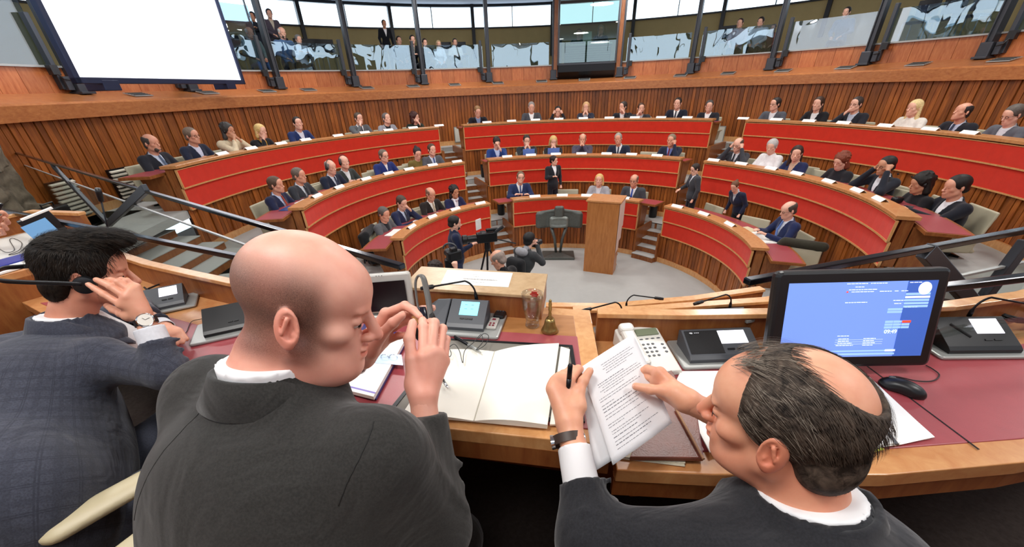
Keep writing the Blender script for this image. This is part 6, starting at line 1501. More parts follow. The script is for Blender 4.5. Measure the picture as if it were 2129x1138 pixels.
def band(cpt, axis, r, h_, mat, name, parent, sq=.8, sqdir=(0, 0, 1), th=.003, n=28):
    ax_ = np.array(axis, float); ax_ /= np.linalg.norm(ax_); sd = np.array(sqdir, float); sd -= ax_*(sd@ax_); sd /= np.linalg.norm(sd); ot = np.cross(ax_, sd); mb = MB(); rings = []
    for rr, zz in ((r, -h_/2), (r+th, -h_/2), (r+th, h_/2), (r, h_/2)):
        rings.append([cpt+ax_*zz+(ot*math.cos(2*PI*i/n)+sd*math.sin(2*PI*i/n)*sq)*rr for i in range(n)])
    mb.rings(rings, closed=True); return mb.build(name, mat, parent, autos=True)
V3 = lambda x, y, z: np.array([x, y, H+z], float)
# ---------------------------------------------------------------- the bald man in the dark suit
suit1 = fold_cloth('charcoal suit', '2A2927', .45)
c = V3(-.358, .630, -.318); fwv = np.array([.935, .17, -.33]); upv = np.array([.28, .20, .937]); s = 1.06
F1, R = near_head(c, fwv, upv, s)
for p, r in (((.0, .05, -.10), (.045, .045, .03)), ((.0, .02, -.112), (.05, .05, .03))): F1.op(xf(ell(p, r), R, c, s), .03)
neck = V3(-.446, .582, -.408)
F1.op(con(c+R @ (np.array([0, -.030, -.055])*s), neck+np.array([0, .0, -.03]), .062, .071), .03)
for i, zz in enumerate((-.080, -.100)): F1.op(xf(con((-.030, -.078, zz), (.030, -.078, zz), .010), R, c, s), .02)
Vh, Qh = F1.mesh()
jr = dict(w=W(880, 828, .80), f=[(W(880, 742, .795), W(880, 680, .83), W(878, 664, .865)), (W(897, 733, .81), W(903, 672, .845), W(888, 676, .885)), (W(912, 738, .825), W(920, 684, .86), W(897, 700, .89)), (W(923, 752, .84), W(928, 706, .865), W(906, 720, .89))],
   t=(W(862, 800, .80), W(856, 748, .80), W(851, 706, .81), W(858, 672, .825)), back=(.3, -.9, .3), n=(0, 1, .3))
er = W(905, 1100, .78)
jl = dict(w=W(750, 748, .93), f=[(W(802, 652, .90), W(842, 636, .88), W(872, 658, .86)), (W(806, 668, .92), W(850, 650, .92), W(899, 641, .90)), (W(803, 690, .935), W(842, 668, .93), W(862, 676, .91)), (W(797, 712, .945), W(830, 698, .94), W(848, 700, .92))],
   t=(W(770, 728, .90), W(795, 694, .875), W(817, 672, .865), W(836, 656, .86)), back=(-.3, .9, .3), n=(0, 1, .3))
el = np.array([-.66, .80, H-.66])
hr = hand_mesh(jr, jr['w']+(er-jr['w'])*.4); hl = hand_mesh(jl, jl['w']+(el-jl['w'])*.4)
core = Field(neck+np.array([-.4, -.45, -.8]), neck+np.array([.55, .45, .05]), .012)
shR, shL, hip, chest = V3(-.235, .470, -.535), V3(-.610, .635, -.525), V3(-.46, .32, -1.10), V3(-.45, .46, -.78)
core.op(con(neck-np.array([0, 0, .10]), hip, .055, .12), 0); core.op(con(shL, shR, .04), .03)
for a, b, d in ((shR, er, jr['w']), (shL, el, jl['w'])): core.op(con(a, b, .035, .032), .02); core.op(con(b, d, .032, .026), .02)
Vc, Qc = core.mesh(); V, Q = merge([(Vh, Qh), hr, hl, (Vc, Qc)])
lv = local(V, R, c, s); nz = vnoise(lv, 25)*.006
m_ = sstep(.108, .040, lv[:, 2]+nz+.35*np.maximum(lv[:, 1]+.01, 0))*sstep(.055, .015, lv[:, 1]+nz)*sstep(-.088, -.055, lv[:, 2]+nz)*(lv[:, 2] > -.12)*sstep(.050, .062, np.linalg.norm(lv*np.array([1, .8, .9]), axis=1))
ear = earmask(lv); m_ = m_*(1-ear)
bl_ = .55*ear+.5*sstep(.035, .0, np.linalg.norm(lv-np.array([0, .11, -.035]), axis=1))+.30*sstep(.0, -.09, lv[:, 2])*(np.linalg.norm(lv, axis=1) < .3)+.9*(np.linalg.norm((lv-np.array([0, .098, -.066]))/np.array([.024, .012, .0095]), axis=1) < 1)
hp_ = V[:, 2]*0
skb = skinmat('pink skin', 'E6B09A')
man1 = raw('person', V, Q, skb, attrs={'tone': np.clip(m_*.88, 0, 1), 'blush': np.clip(bl_+.12*vnoise(lv, 40, 5), 0, .9)})
tag(man1, 'Bald man in charcoal suit looking down at the headphones he holds in both hands', 'person')
man1.location = (0, 0, 0)
eyeballs(R, c, s, man1, (1, -1)); eyebrow(R, c, s, man1, plain('sandy brow', '8E6A48', .6), 2)
nails(jr, man1); nails(jl, man1)
# clothes
def check_uv(V):
    """cloth coordinates that run round and along the torso and the right sleeve"""
    ax_ = neck3-hip3; L0 = np.linalg.norm(ax_); ax_ = ax_/L0; f_ = dir3-ax_*(dir3@ax_); f_ /= np.linalg.norm(f_); r_ = np.cross(f_, ax_); q = V-hip3
    cu = np.arctan2(q@r_, -(q@f_))*.22; cv = q@ax_
    a, b = sR3, e3r; u = b-a; L = np.linalg.norm(u); u = u/L; p = V-a; t_ = p@u; d = p-np.outer(t_, u); dist = np.linalg.norm(d, axis=1); x = np.cross(u, [0, 0, 1.]); x /= np.linalg.norm(x); y = np.cross(u, x)
    m = (dist < .085)*(t_ > .03); cu = np.where(m, np.arctan2(d@y, d@x)*.06, cu); cv = np.where(m, t_, cv); return {'cu': cu+1., 'cv': cv+1.}
def jacket_field(lo, hi, h, neck, shL, shR, chest, hip, arms, fat, dirv, af=1.):
    F1 = Field(lo, hi, h); rt_ = np.cross(dirv, (0, 0, 1)); rt_ /= np.linalg.norm(rt_); Rb_ = np.stack([rt_, dirv, np.array([0, 0, 1.])], 1)
    F1.op(ell(chest, (.245*fat, .165*fat, .30), Rb_), 0); F1.op(ell(hip+np.array([0, 0, .12]), (.225*fat, .18*fat, .26), Rb_), .14); F1.op(con(chest, hip, .17*fat, .17*fat), .10)
    F1.op(ell((neck+chest)/2+np.array([0, 0, -.02])-dirv*.03, (.20*fat, .12*fat, .16), Rb_), .08)
    F1.op(con(shL, shR, .070, .070), .07); F1.op(con(neck-np.array([0, 0, .085]), neck-np.array([0, 0, .012]), .125, .080), .05)
    for a, b, w_, cuff in arms:
        F1.op(con(a, b, .084*af, .064*af), .05); d = w_-b; L = np.linalg.norm(d); d /= L; F1.op(con(b, b+d*(L-cuff), .062*af, .044), .04)
        x = np.cross(d, (0, 0, 1.)); x /= np.linalg.norm(x)
        for i in range(5):        # creases gathered at the elbow and upper arm
            q = b+(a-b)*(.10+.14*i); u_ = (a-b)/np.linalg.norm(a-b); y_ = np.cross(u_, x); ph = .5*i
            F1.op(con(q+x*.072*af+u_*.02, q+y_*.072*af*(1 if i % 2 else -1)-u_*.018, .011, .005), .014)
        for i in range(3):
            q = b+d*L*(.12+.17*i); y_ = np.cross(d, x); F1.op(con(q+x*.060, q-x*.02+y_*.060*(1 if i % 2 else -1)+d*.02, .007, .003), .012)
        F1.op(xf(bxx((0, 0, 0), (.07, .065, .07)), frame(d, (1, .01, .02)), b+d*(L-cuff+.066)), 0, 's')
    return F1
dir1 = np.array([.35, .937, 0])
lo, hi = V3(-.98, .02, -1.25), V3(.08, 1.05, -.36)
J = jacket_field(lo, hi, .0075, neck, shL, shR, chest, hip, ((shR, er, jr['w'], .035), (shL, el, jl['w'], .05)), 1.12, dir1)
J.op(con(neck, neck+np.array([0, 0, .12]), .072, .080), .006, 's')
vdir = frame(dir1); J.op(xf(bxx((0, .20, -.10), (.045, .12, .16), rotm(.0, 0, 0)), vdir, neck), .01, 's')
Vj, Qj = J.mesh(); jk = raw('jacket', Vj, Qj, suit1, man1); bj = bvh_of(Vj, Qj)
S_ = Field(neck-np.array([.25, .25, .30]), neck+np.array([.3, .3, .09]), .006)
S_.op(con(neck-np.array([0, 0, .10]), neck+R[:, 2]*.030, .080, .0755), 0); S_.op(con(neck-np.array([0, 0, .08])+dir1*.02, neck-np.array([0, 0, .26])+dir1*.08, .07, .07), .04)
S_.op(half(neck+np.array([0, 0, .010]), dir1*.31+np.array([0, 0, 1.])), .002, 'i')
V, Q = S_.mesh(); raw('shirt', V, Q, plain('white shirt cloth', 'E9E9EA', .7), man1)
for j_, e_, r_ in ((jr, er, .036), (jl, el, .037)):
    d = (j_['w']-e_); d /= np.linalg.norm(d); band(j_['w']-d*.030, d, .034, .045, plain('white shirt cloth', 'E9E9EA', .7), 'shirt_cuff', man1, .85) if j_ is jl else None
# collar roll
def collar(neck, R, d0, r, wdt, mat, parent, span=2.35, tilt=.62, hgt=.030, lapel=True):
    fl_ = np.array([d0[0], d0[1], 0]); fl_ /= np.linalg.norm(fl_); rt_ = np.cross(fl_, (0, 0, 1)); rings = []
    n = 40
    for i in range(n+1):
        a = -span+2*span*i/n            # 0 = nape
        dr = rt_*math.sin(a)-fl_*math.cos(a); k_ = (1-math.cos(a))/2; fr = max(0, abs(a)-1.2)
        base = neck+fl_*.004-np.array([0, 0, 1.])*(-.004+tilt*.10*k_+fr*.055)
        pr_ = []
        for (o_, z_) in ((-.004, .012), (.000, .021), (.007, .021), (.022, -.004), (.040, -wdt), (.036, -wdt-.010), (.010, -.020), (-.006, -.010)):
            pr_.append(base+dr*(r+o_+fr*.012)+np.array([0, 0, z_]))
        rings.append(pr_)
    mb = MB(); mb.rings(rings); return mb.build('collar', mat, parent, smooth=True)
collar(neck-np.array([0, 0, .006]), R, dir1, .076, .028, suit1, man1)
dk = plain('seam thread', '1B1B1A', .9)
seam(bj, [W(775, 862, .62), W(765, 900, .60), W(742, 950, .58), W(712, 1010, .57), W(698, 1060, .58)], .0010, dk, jk)
seam(bj, [W(500, 745, .72), W(455, 800, .68), W(405, 880, .66), W(385, 960, .66), W(375, 1060, .68)], .0007, dk, jk)
0 and seam(bj, [shL+np.array([.05, -.04, .09]), shL+np.array([.04, -.12, .02]), shL+np.array([.07, -.12, -.12])], .0018, dk, jk)
0 and seam(bj, [neck-dir1*.10+np.array([0, 0, -.05]), chest-dir1*.2+np.array([0, 0, .1]), chest-dir1*.2+np.array([0, 0, -.12]), hip-dir1*.22+np.array([0, 0, .1])], .0016, dk, jk)
# trousers and shoes of the seated men
def lower(parent, hip, dirv, mat):
    F1 = Field(hip+np.array([-.75, -.75, -.62]), hip+np.array([.75, .9, .25]), .016); rt_ = np.cross(dirv, (0, 0, 1)); sh = MB()
    F1.op(ell(hip+np.array([0, 0, -.02]), (.20, .18, .13)), 0)
    for q in (-1, 1):
        a = hip+rt_*q*.10; b = a+dirv*.42+rt_*q*.04; d = b+dirv*.02+np.array([0, 0, -.40]); F1.op(con(a, b, .09, .07), .04); F1.op(con(b, d, .068, .05), .03); sh.ball(d+dirv*.06+np.array([0, 0, -.035]), (.05, .13, .045), 12, R=np.stack([rt_, dirv, np.array([0, 0, 1.])], 1))
    fmesh('trousers', F1, mat, parent); sh.build('shoes', M['black'], parent, smooth=True)
lower(man1, hip, dir1, suit1)
# headphones in his hands
t = empty('headphones', tuple(W(882, 650, .87)), 'Black and grey headphones held up between the bald man hands', 'headphones')
mb = MB(); mb.tube(smooth_path([W(874, 668, .89), W(866, 620, .90), W(864, 588, .90), W(870, 574, .90), W(880, 578, .895), W(888, 610, .885), W(893, 640, .88), W(897, 672, .87)], 5), .0085, 10, flat=.35); mb.build('headband', plain('grey headband', '5C5A56', .4), t, smooth=True)
mb = MB(); a, b = W(877, 640, .875), W(886, 700, .868); mb.tube([a, (a+b)/2, b], [.009, .011, .009], 10); mb.build('earcup_arm', plain('blue-black plastic', '0E0E1E', .25), t, smooth=True)
mb = MB(); mb.ball(W(879, 693, .875), (.020, .013, .024), 18); mb.build('ear_pad', plain('pad black', '08080A', .6), t, smooth=True)
mb = MB(); mb.ball(W(899, 668, .885), (.008, .018, .022), 14); mb.build('ear_pad', plain('pad black', '08080A', .6), t, smooth=True)
# ---------------------------------------------------------------- the greying man on the right with the paper
suit2 = fold_cloth('black suit', '212226', .45)
c = V3(.430, .470, -.473); fwv = np.array([-.70, .70, -.14]); upv = np.array([-.05, .07, .998]); s = 1.04
F1, R = near_head(c, fwv, upv, s); neck2 = V3(.474, .408, -.588)
F1.op(con(c+R @ (np.array([0, -.030, -.055])*s), neck2+np.array([0, 0, -.03]), .060, .069), .03); F1.op(xf(ell((0, .03, -.095), (.05, .05, .03)), R, c, s), .03)
Vh, Qh = F1.mesh()
kl = dict(w=W(1184, 885, .88), f=[(W(1184, 793, .925), W(1202, 768, .955), W(1222, 776, .975)), (W(1168, 785, .925), W(1188, 768, .965), W(1214, 780, .985)), (W(1155, 794, .92), W(1172, 778, .965), W(1203, 790, .985)), (W(1147, 810, .91), W(1160, 794, .955), W(1190, 803, .98))],
   t=(W(1200, 845, .895), W(1204, 815, .905), W(1213, 793, .915), W(1226, 772, .925)), back=(-.2, -.9, .4), n=(0, 1, .3), nails=(4,))
e2l = W(1232, 1125, .76)
kr = dict(w=W(1432, 836, .88), f=[(W(1372, 775, .925), W(1346, 768, .965), W(1322, 780, .99)), (W(1366, 788, .945), W(1338, 782, .98), W(1315, 794, 1.0)), (W(1366, 803, .955), W(1340, 800, .985), W(1320, 812, 1.0)), (W(1374, 818, .955), W(1352, 818, .98), W(1335, 828, .99))],
   t=(W(1408, 818, .885), W(1380, 812, .90), W(1352, 810, .912), W(1322, 804, .925)), back=(.3, -.9, .4), n=(0, 1, .3), nails=(4,))
e2r = np.array([.62, .62, H-.735])
sR2, sL2, hip2, chest2 = V3(.565, .34, -.71), V3(.335, .37, -.71), V3(.46, .10, -1.12), V3(.44, .28, -.88)
hl = hand_mesh(kl, kl['w']+(e2l-kl['w'])*.45, s=1.03); hr = hand_mesh(kr, kr['w']+(e2r-kr['w'])*.5, s=1.03)
core = Field(neck2+np.array([-.55, -.45, -.7]), neck2+np.array([.4, .45, .05]), .012)
core.op(con(neck2-np.array([0, 0, .10]), hip2, .055, .12), 0); core.op(con(sL2, sR2, .04), .03)
for a, b, d in ((sR2, e2r, kr['w']), (sL2, e2l, kl['w'])): core.op(con(a, b, .035, .032), .02); core.op(con(b, d, .032, .026), .02)
V, Q = merge([(Vh, Qh), hl, hr, core.mesh()]); lv = local(V, R, c, s)
ear = earmask(lv)
bl_ = .5*ear+.5*sstep(.04, .0, np.linalg.norm(lv-np.array([0, .11, -.035]), axis=1))+.25*sstep(.02, -.06, lv[:, 2])*(np.linalg.norm(lv, axis=1) < .2)+.8*(np.linalg.norm((lv-np.array([0, .098, -.066]))/np.array([.024, .012, .0095]), axis=1) < 1)
sk2 = skinmat('warm skin', 'DFA686')
man2 = raw('person', V, Q, sk2, attrs={'tone': np.zeros(len(V)), 'blush': np.clip(bl_+.10*vnoise(lv, 40, 6), 0, .9)})
tag(man2, 'Greying man with bald crown in black suit reading a sheet of paper, nearest at right', 'person')
eyeballs(R, c, s, man2, (1, -1)); eyebrow(R, c, s, man2, plain('grey brow', '6A5C50', .6), 4); nails(kl, man2); nails(kr, man2)
def hair_cap(R, c, s, build, h=.0045):
    F1 = Field(c-.19*s, c+.19*s, h); build(F1, lambda p: xf(p, R, c, s)); V, Q = F1.mesh(); return V, Q
def b2(F1, X):
    F1.op(X(ell((0, -.018, .036), (.0825, .102, .0865))), 0); F1.op(X(ell((0, -.065, -.035), (.072, .050, .060))), .02)
    F1.op(X(ell((.0, -.072, .118), (.050, .072, .072))), .006, 's')          # bald crown
    F1.op(X(ell((0, .105, .06), (.10, .072, .12))), .012, 's'); F1.op(X(ell((0, .10, -.03), (.10, .085, .10))), .008, 's')
    for q in (-1, 1): F1.op(X(ell((q*.095, .012, -.035), (.03, .045, .052))), .008, 's'); F1.op(X(con((q*.095, -.004, .0), (q*.09, -.02, -.05), .016)), .004, 's')
V, Q = hair_cap(R, c, s, b2); hm2 = hair_strand_mat('greying hair', '1E1712', '5E5146', .6); hm2b = hair_strand_mat('grey lock', '4A4138', '8E8376', .6)
hp2 = raw('hair', V, Q, hm2, man2); LV = local(V, R, c, s); keep = np.linalg.norm((LV-np.array([0, -.072, .118]))/np.array([.052, .074, .074]), axis=1) > .98; LV = LV[keep]
back_flow = lambda p: np.array([p[0]*3, -1., -.35-.9*sstep(.0, -.08, p[1])])
strands('hair_strands', LV, LV, R, c, s, back_flow, 6500, .040, hm2, hp2, .0012, .0009, seed=3, wave=.3)
strands('hair_strands', LV[LV[:, 1] > -.04] if (LV[:, 1] > -.04).any() else LV, LV, R, c, s, back_flow, 900, .045, hm2b, hp2, .0022, .0008, seed=5, wave=.4)
# long locks combed over from the temples across the crown and loose wisps on top
tp = np.array([[x, .055+random.uniform(-.02, .02)-abs(x)*.2, .098+random.uniform(-.008, .004)] for x in np.linspace(-.046, .044, 200)])
strands('forelock', tp, tp, R, c, s, lambda p: np.array([p[0]*5+.15, -1., .05]), 420, .060, hm2b, hp2, .004, .0010, seed=8, wave=.5, seg=9)
# clothes
dir2 = np.array([-.25, .968, 0]); lo, hi = V3(-.02, -.2, -1.30), V3(.95, .85, -.55)
J = jacket_field(lo, hi, .0075, neck2, sL2, sR2, chest2, hip2, ((sR2, e2r, kr['w'], .19), (sL2, e2l, kl['w'], .12)), 1.0, dir2)
J.op(con(neck2-np.array([0, 0, .0]), neck2+np.array([0, 0, .1])+R[:, 1]*.02, .072, .09), .006, 's'); J.op(xf(bxx((0, .20, -.10), (.04, .12, .16)), frame(dir2), neck2), .01, 's')
Vj, Qj = J.mesh(); jk2 = raw('jacket', Vj, Qj, suit2, man2); bj2 = bvh_of(Vj, Qj)
S_ = Field(neck2-np.array([.25, .25, .30]), neck2+np.array([.25, .3, .09]), .006)
S_.op(con(neck2-np.array([0, 0, .10]), neck2+np.array([0, 0, .040]), .080, .0735), 0); S_.op(con(neck2-np.array([0, 0, .08])+dir2*.03, neck2-np.array([0, 0, .26])+dir2*.08, .07, .07), .04)
S_.op(half(neck2+np.array([0, 0, .010]), dir2*.31+np.array([0, 0, 1.])), .002, 'i')
V, Q = S_.mesh(); raw('shirt', V, Q, plain('white shirt cloth', 'E9E9EA', .7), man2)
collar(neck2+np.array([0, 0, .006]), R, dir2, .086, .034, suit2, man2)
for kk, ee, L in ((kl, e2l, .12), (kr, e2r, .19)):
    d = kk['w']-ee; d /= np.linalg.norm(d); Fc = Field(kk['w']-d*L*.7-.13, kk['w']-d*L*.7+.13, .004); Fc.op(con(kk['w']-d*(L+.03), kk['w']-d*(L-.085), .038, .0345), 0); Fc.op(half(kk['w']-d*(L-.072), d), 0, 'i'); V, Q = Fc.mesh(); raw('shirt_cuff', V, Q, plain('white shirt cloth', 'E9E9EA', .7), man2)
0 and seam(bj2, [sR2+np.array([-.04, -.03, .09]), sR2+np.array([-.02, -.10, .03]), sR2+np.array([-.03, -.12, -.1])], .0016, dk, jk2)
lower(man2, hip2, dir2, suit2)
d = kl['w']-e2l; d /= np.linalg.norm(d); wc = W(1181, 915, .865)
wt = empty('wristwatch', tuple(wc), 'Brown-strapped steel wristwatch on the wrist of the man holding the paper', 'watch')
band(wc, d, .0325, .020, plain('brown strap', '3A2A22', .5), 'strap', wt, .85, (0, 1, .3), .003)
x = np.cross(d, (0, 1, 0)); x /= np.linalg.norm(x)
for q in (-1, 1): mb = MB(); mb.lathe(wc+x*q*.033, [(.001, -.004), (.015 if q > 0 else .011, -.004), (.016 if q > 0 else .011, .004), (.001, .006)], 20, R=frame(d, x*q)); mb.build('case' if q > 0 else 'clasp', M['chrome'], wt, autos=True)
# sheets of paper
def curved_sheet(name, cs, bow, parent, n=14, mat=None):
    """cs = four world corners TL TR BR BL; bowed along the length"""
    a, b, c_, d_ = [np.array(q, float) for q in cs]; nn = np.cross(b-a, d_-a); nn /= np.linalg.norm(nn); vs, fs = [], []
    for i in range(n+1):
        for j in range(n+1):
            u, v = i/n, j/n; p = (a*(1-u)+b*u)*(1-v)+(d_*(1-u)+c_*u)*v; vs.append(p+nn*bow*(math.sin(PI*u)*.8+.5*math.sin(PI*v)))
    for i in range(n):
        for j in range(n): k = i*(n+1)+j; fs.append((k, k+n+1, k+n+2, k+1))
    o = raw(name, vs, fs, mat or M['white'], parent); sd = o.modifiers.new('t', 'SOLIDIFY'); sd.thickness = .0004
    def P_(u, v, l=.0006): q = (a*(1-u)+b*u)*(1-v)+(d_*(1-u)+c_*u)*v; return q+nn*(bow*(math.sin(PI*u)*.8+.5*math.sin(PI*v)))-nn*l
    return o, P_
pt_ = empty('held_papers', tuple(W(1300, 830, .95)), 'Printed sheets held in both hands of the greying man', 'papers')
cs = [W(1206, 765, .955), W(1316, 695, 1.02), W(1397, 880, .93), W(1274, 968, .875)]
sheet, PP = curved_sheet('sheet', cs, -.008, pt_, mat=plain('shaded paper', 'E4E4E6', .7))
cs2 = [W(1206, 800, .965), W(1290, 740, 1.02), W(1352, 905, .945), W(1234, 982, .885)]
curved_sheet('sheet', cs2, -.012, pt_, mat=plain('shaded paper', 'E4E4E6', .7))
rr = random.Random(11); vs, fs = [], []
rows = [(.10, .30, .85), (.125, .32, .9), (.15, .3, .8), (.175, .34, .85), (.20, .33, .7), (.26, .15, .6), (.285, .15, .85), (.31, .2, .9), (.335, .15, .9), (.36, .2, .55), (.40, .1, .75), (.425, .1, .8), (.47, .1, .3), (.5, .1, .6), (.53, .1, .75), (.57, .1, .7), (.6, .1, .65), (.66, .1, .75), (.685, .1, .35), (.73, .12, .75), (.755, .12, .6), (.79, .12, .5), (.83, .12, .85), (.86, .12, .7), (.9, .12, .6)]
for v, u0, u1 in rows:
    u = u0; lw2 = .0055 if rr.random() < .75 else .008
    while u < u1:
        w_ = min(rr.uniform(.012, .06), u1-u); b = len(vs); vs += [PP(u, v), PP(u+w_, v), PP(u+w_, v+lw2), PP(u, v+lw2)]; fs.append((b, b+1, b+2, b+3)); u += w_+.01
for l_ in (1,):
    me = raw('print', vs, np.array(fs), plain('ink print', '77777D', .7), sheet)
pen('Black pen with steel trim held upright in the greying man left hand', W(1186, 757, .885), W(1181, 812, .90), .0058, 'steelb', 'steelb')
# ---------------------------------------------------------------- the young man on the left
suit3 = fold_cloth('blue-grey check suit', '3F424E', .40, '282B36')
c = V3(-1.455, 1.306, -.498); fwv = np.array([.80, .53, -.24]); upv = np.array([.18, .18, .965]); s = 1.06
F1, R = near_head(c, fwv, upv, s, .0036); neck3 = V3(-1.535, 1.225, -.625)
F1.op(con(c+R @ (np.array([0, -.030, -.055])*s), neck3+np.array([0, 0, -.03]), .058, .065), .03); Vh, Qh = F1.mesh()
ml = dict(w=W(296, 652, 1.27), f=[(W(252, 634, 1.235), W(216, 612, 1.225), W(184, 592, 1.25)), (W(262, 618, 1.235), W(230, 596, 1.225), W(200, 582, 1.25)), (W(272, 605, 1.245), W(246, 587, 1.235), W(222, 582, 1.27)), (W(283, 597, 1.26), W(264, 584, 1.25), W(246, 582, 1.28))],
   t=(W(268, 655, 1.26), W(252, 652, 1.27), W(236, 645, 1.29), W(222, 636, 1.30)), back=(.4, -.9, .2), n=(.3, 1, 0), nails=(0, 1))
e3r = W(350, 775, 1.29); e3l = V3(-1.62, 1.55, -.76); w3l = V3(-1.36, 1.36, -.76)
sR3, sL3, hip3, chest3 = V3(-1.355, 1.09, -.725), V3(-1.80, 1.20, -.765), V3(-1.37, .72, -1.08), V3(-1.54, .97, -.92)
hr = hand_mesh(ml, ml['w']+(e3r-ml['w'])*.4, .003); F2 = Field(w3l-.12, w3l+.14, .005); simple_hand(F2, w3l, e3l); F2.op(con(e3l, w3l, .03, .026), .01)
core = Field(neck3+np.array([-.45, -.65, -.7]), neck3+np.array([.65, .45, .05]), .012); core.op(con(neck3-np.array([0, 0, .10]), hip3, .055, .11), 0); core.op(con(sL3, sR3, .04), .03)
for a, b, d in ((sR3, e3r, ml['w']), (sL3, e3l, w3l)): core.op(con(a, b, .035, .032), .02); core.op(con(b, d, .032, .026), .02)
V, Q = merge([(Vh, Qh), hr, F2.mesh(), core.mesh()]); lv = local(V, R, c, s)
bl_ = .4*earmask(lv)+.2*(np.linalg.norm(lv, axis=1) < .2)*sstep(.0, -.06, lv[:, 2])
tn_ = .35*sstep(.02, .0, np.abs(lv[:, 0])*0+np.abs(lv[:, 2]+.085)-.03)*(lv[:, 1] > .02)*(np.linalg.norm(lv, axis=1) < .2)
man3 = raw('person', V, Q, skinmat('young skin', 'DBA084'), attrs={'tone': tn_, 'blush': np.clip(bl_, 0, .9)})
tag(man3, 'Young dark-haired man in checked blue-grey suit pressing a headphone to his ear, at left', 'person')
eyeballs(R, c, s, man3, (1, -1)); eyebrow(R, c, s, man3, plain('dark brow', '1C1512', .6), 6, 300); nails(ml, man3)
def b3(F1, X):
    F1.op(X(ell((0, -.018, .042), (.087, .108, .092))), 0); F1.op(X(ell((0, -.068, -.035), (.072, .048, .065))), .02)
    F1.op(X(ell((0, .055, .112), (.062, .066, .032))), .03); F1.op(X(ell((0, .095, .110), (.045, .040, .024))), .02)
    F1.op(X(ell((0, .118, -.012), (.082, .082, .096))), .008, 's')
    for q in (-1, 1): F1.op(X(ell((q*.092, .032, -.045), (.03, .04, .062))), .008, 's'); F1.op(X(con((q*.095, -.006, .01), (q*.09, -.02, -.05), .018)), .004, 's')
V, Q = hair_cap(R, c, s, b3); hm3 = hair_strand_mat('dark hair', '0B0806', '2C231B', .6); hp3 = raw('hair', V, Q, hm3, man3); LV = local(V, R, c, s)
def fl3(p):
    if p[2] > .085: return np.array([.15+p[0]*2, 1., .15])
    return np.array([0, .25 if p[1] > 0 else -.1, -1.])
top_ = LV[LV[:, 2] > .07]; sd_ = LV[LV[:, 2] <= .085]
strands('hair_strands', top_, top_, R, c, s, fl3, 3200, .034, hm3, hp3, .006, .0012, seed=9, wave=.35, droop=.25)
strands('hair_strands', sd_, sd_, R, c, s, fl3, 2600, .022, hm3, hp3, .0025, .0012, seed=10, wave=.3)
dir3 = np.array([.40, .917, 0]); lo, hi = V3(-2.1, .45, -1.35), V3(-.75, 1.75, -.55)
J = jacket_field(lo, hi, .0088, neck3, sL3, sR3, chest3, hip3, ((sR3, e3r, ml['w'], .095), (sL3, e3l, w3l, .06)), 1.0, dir3, .80)
J.op(con(neck3, neck3+np.array([0, 0, .1])+R[:, 1]*.02, .068, .08), .006, 's'); J.op(xf(bxx((0, .20, -.10), (.04, .12, .16)), frame(dir3), neck3), .01, 's')
Vj, Qj = J.mesh(); jk3 = raw('jacket', Vj, Qj, suit3, man3, attrs=check_uv(Vj)); bj3 = bvh_of(Vj, Qj)
S_ = Field(neck3-np.array([.25, .25, .30]), neck3+np.array([.3, .3, .09]), .006)
S_.op(con(neck3-np.array([0, 0, .10]), neck3+np.array([0, 0, .036]), .076, .069), 0); S_.op(con(neck3-np.array([0, 0, .08])+dir3*.03, neck3-np.array([0, 0, .26])+dir3*.14, .08, .08), .04)
S_.op(half(neck3+np.array([0, 0, .008]), dir3*.31+np.array([0, 0, 1.])), .002, 'i')
V, Q = S_.mesh(); raw('shirt', V, Q, plain('white shirt cloth', 'E9E9EA', .7), man3)
collar(neck3+np.array([0, 0, .004]), R, dir3, .081, .034, suit3, man3)
stripe = plain('striped cuff', 'D8DAE0', .7, 0, .06, 90)
d = ml['w']-e3r; d /= np.linalg.norm(d); Fc = Field(ml['w']-.16, ml['w']+.10, .004); Fc.op(con(ml['w']-d*.13, ml['w']-d*.045, .0415, .040), 0); Fc.op(half(ml['w']-d*.05, d), 0, 'i'); V, Q = Fc.mesh(); raw('shirt_cuff', V, Q, stripe, man3)
d_ = w3l-e3l; d_ /= np.linalg.norm(d_); band(w3l-d_*.02, d_, .034, .05, stripe, 'shirt_cuff', man3)
0 and seam(bj3, [sR3+np.array([-.05, .0, .09]), sR3+np.array([.01, -.10, .03]), sR3+np.array([.02, -.12, -.1]), sR3+np.array([.0, -.05, -.18])], .002, dk, jk3)
0 and seam(bj3, [neck3-dir3*.1+np.array([0, 0, -.05]), chest3-dir3*.2+np.array([0, 0, .05]), hip3-dir3*.2+np.array([0, 0, .2]), hip3-dir3*.2+np.array([0, 0, .0])], .002, dk, jk3)
pk = at(240, 955, H-1.02); mb = MB()
lower(man3, hip3, dir3, suit3)
wc = ml['w']+d*-.028; wt = empty('wristwatch', tuple(wc), 'Round silver wristwatch with black strap on the young man right wrist', 'watch')
band(wc, d, .031, .020, M['black'], 'strap', wt, .85, (0, 1, .3), .003)
nrm = np.array([0, 0, H])-wc; nrm -= d*(nrm@d); nrm /= np.linalg.norm(nrm); ctr_ = wc+nrm*.033
mb = MB(); mb.lathe(ctr_, [(.001, -.003), (.021, -.003), (.0225, .002), (.020, .005), (.019, .0045), (.001, .0045)], 28, R=frame(d, nrm)); mb.build('case', M['chrome'], wt, autos=True)
mb = MB(); mb.lathe(ctr_, [(.001, .0046), (.0185, .0046), (.0185, .0052), (.001, .0052)], 24, R=frame(d, nrm)); dl = mb.build('dial', plain('dial', 'E6E2D8', .3), wt)
mb = MB(); Rw = frame(d, nrm)
for a, L in ((.3, .012), (2.2, .009)): mb.box(ctr_+nrm*.006+Rw @ np.array([math.cos(a)*L/2, math.sin(a)*L/2, 0]), (L, .0012, .0006), Rw @ rotm(0, 0, a))
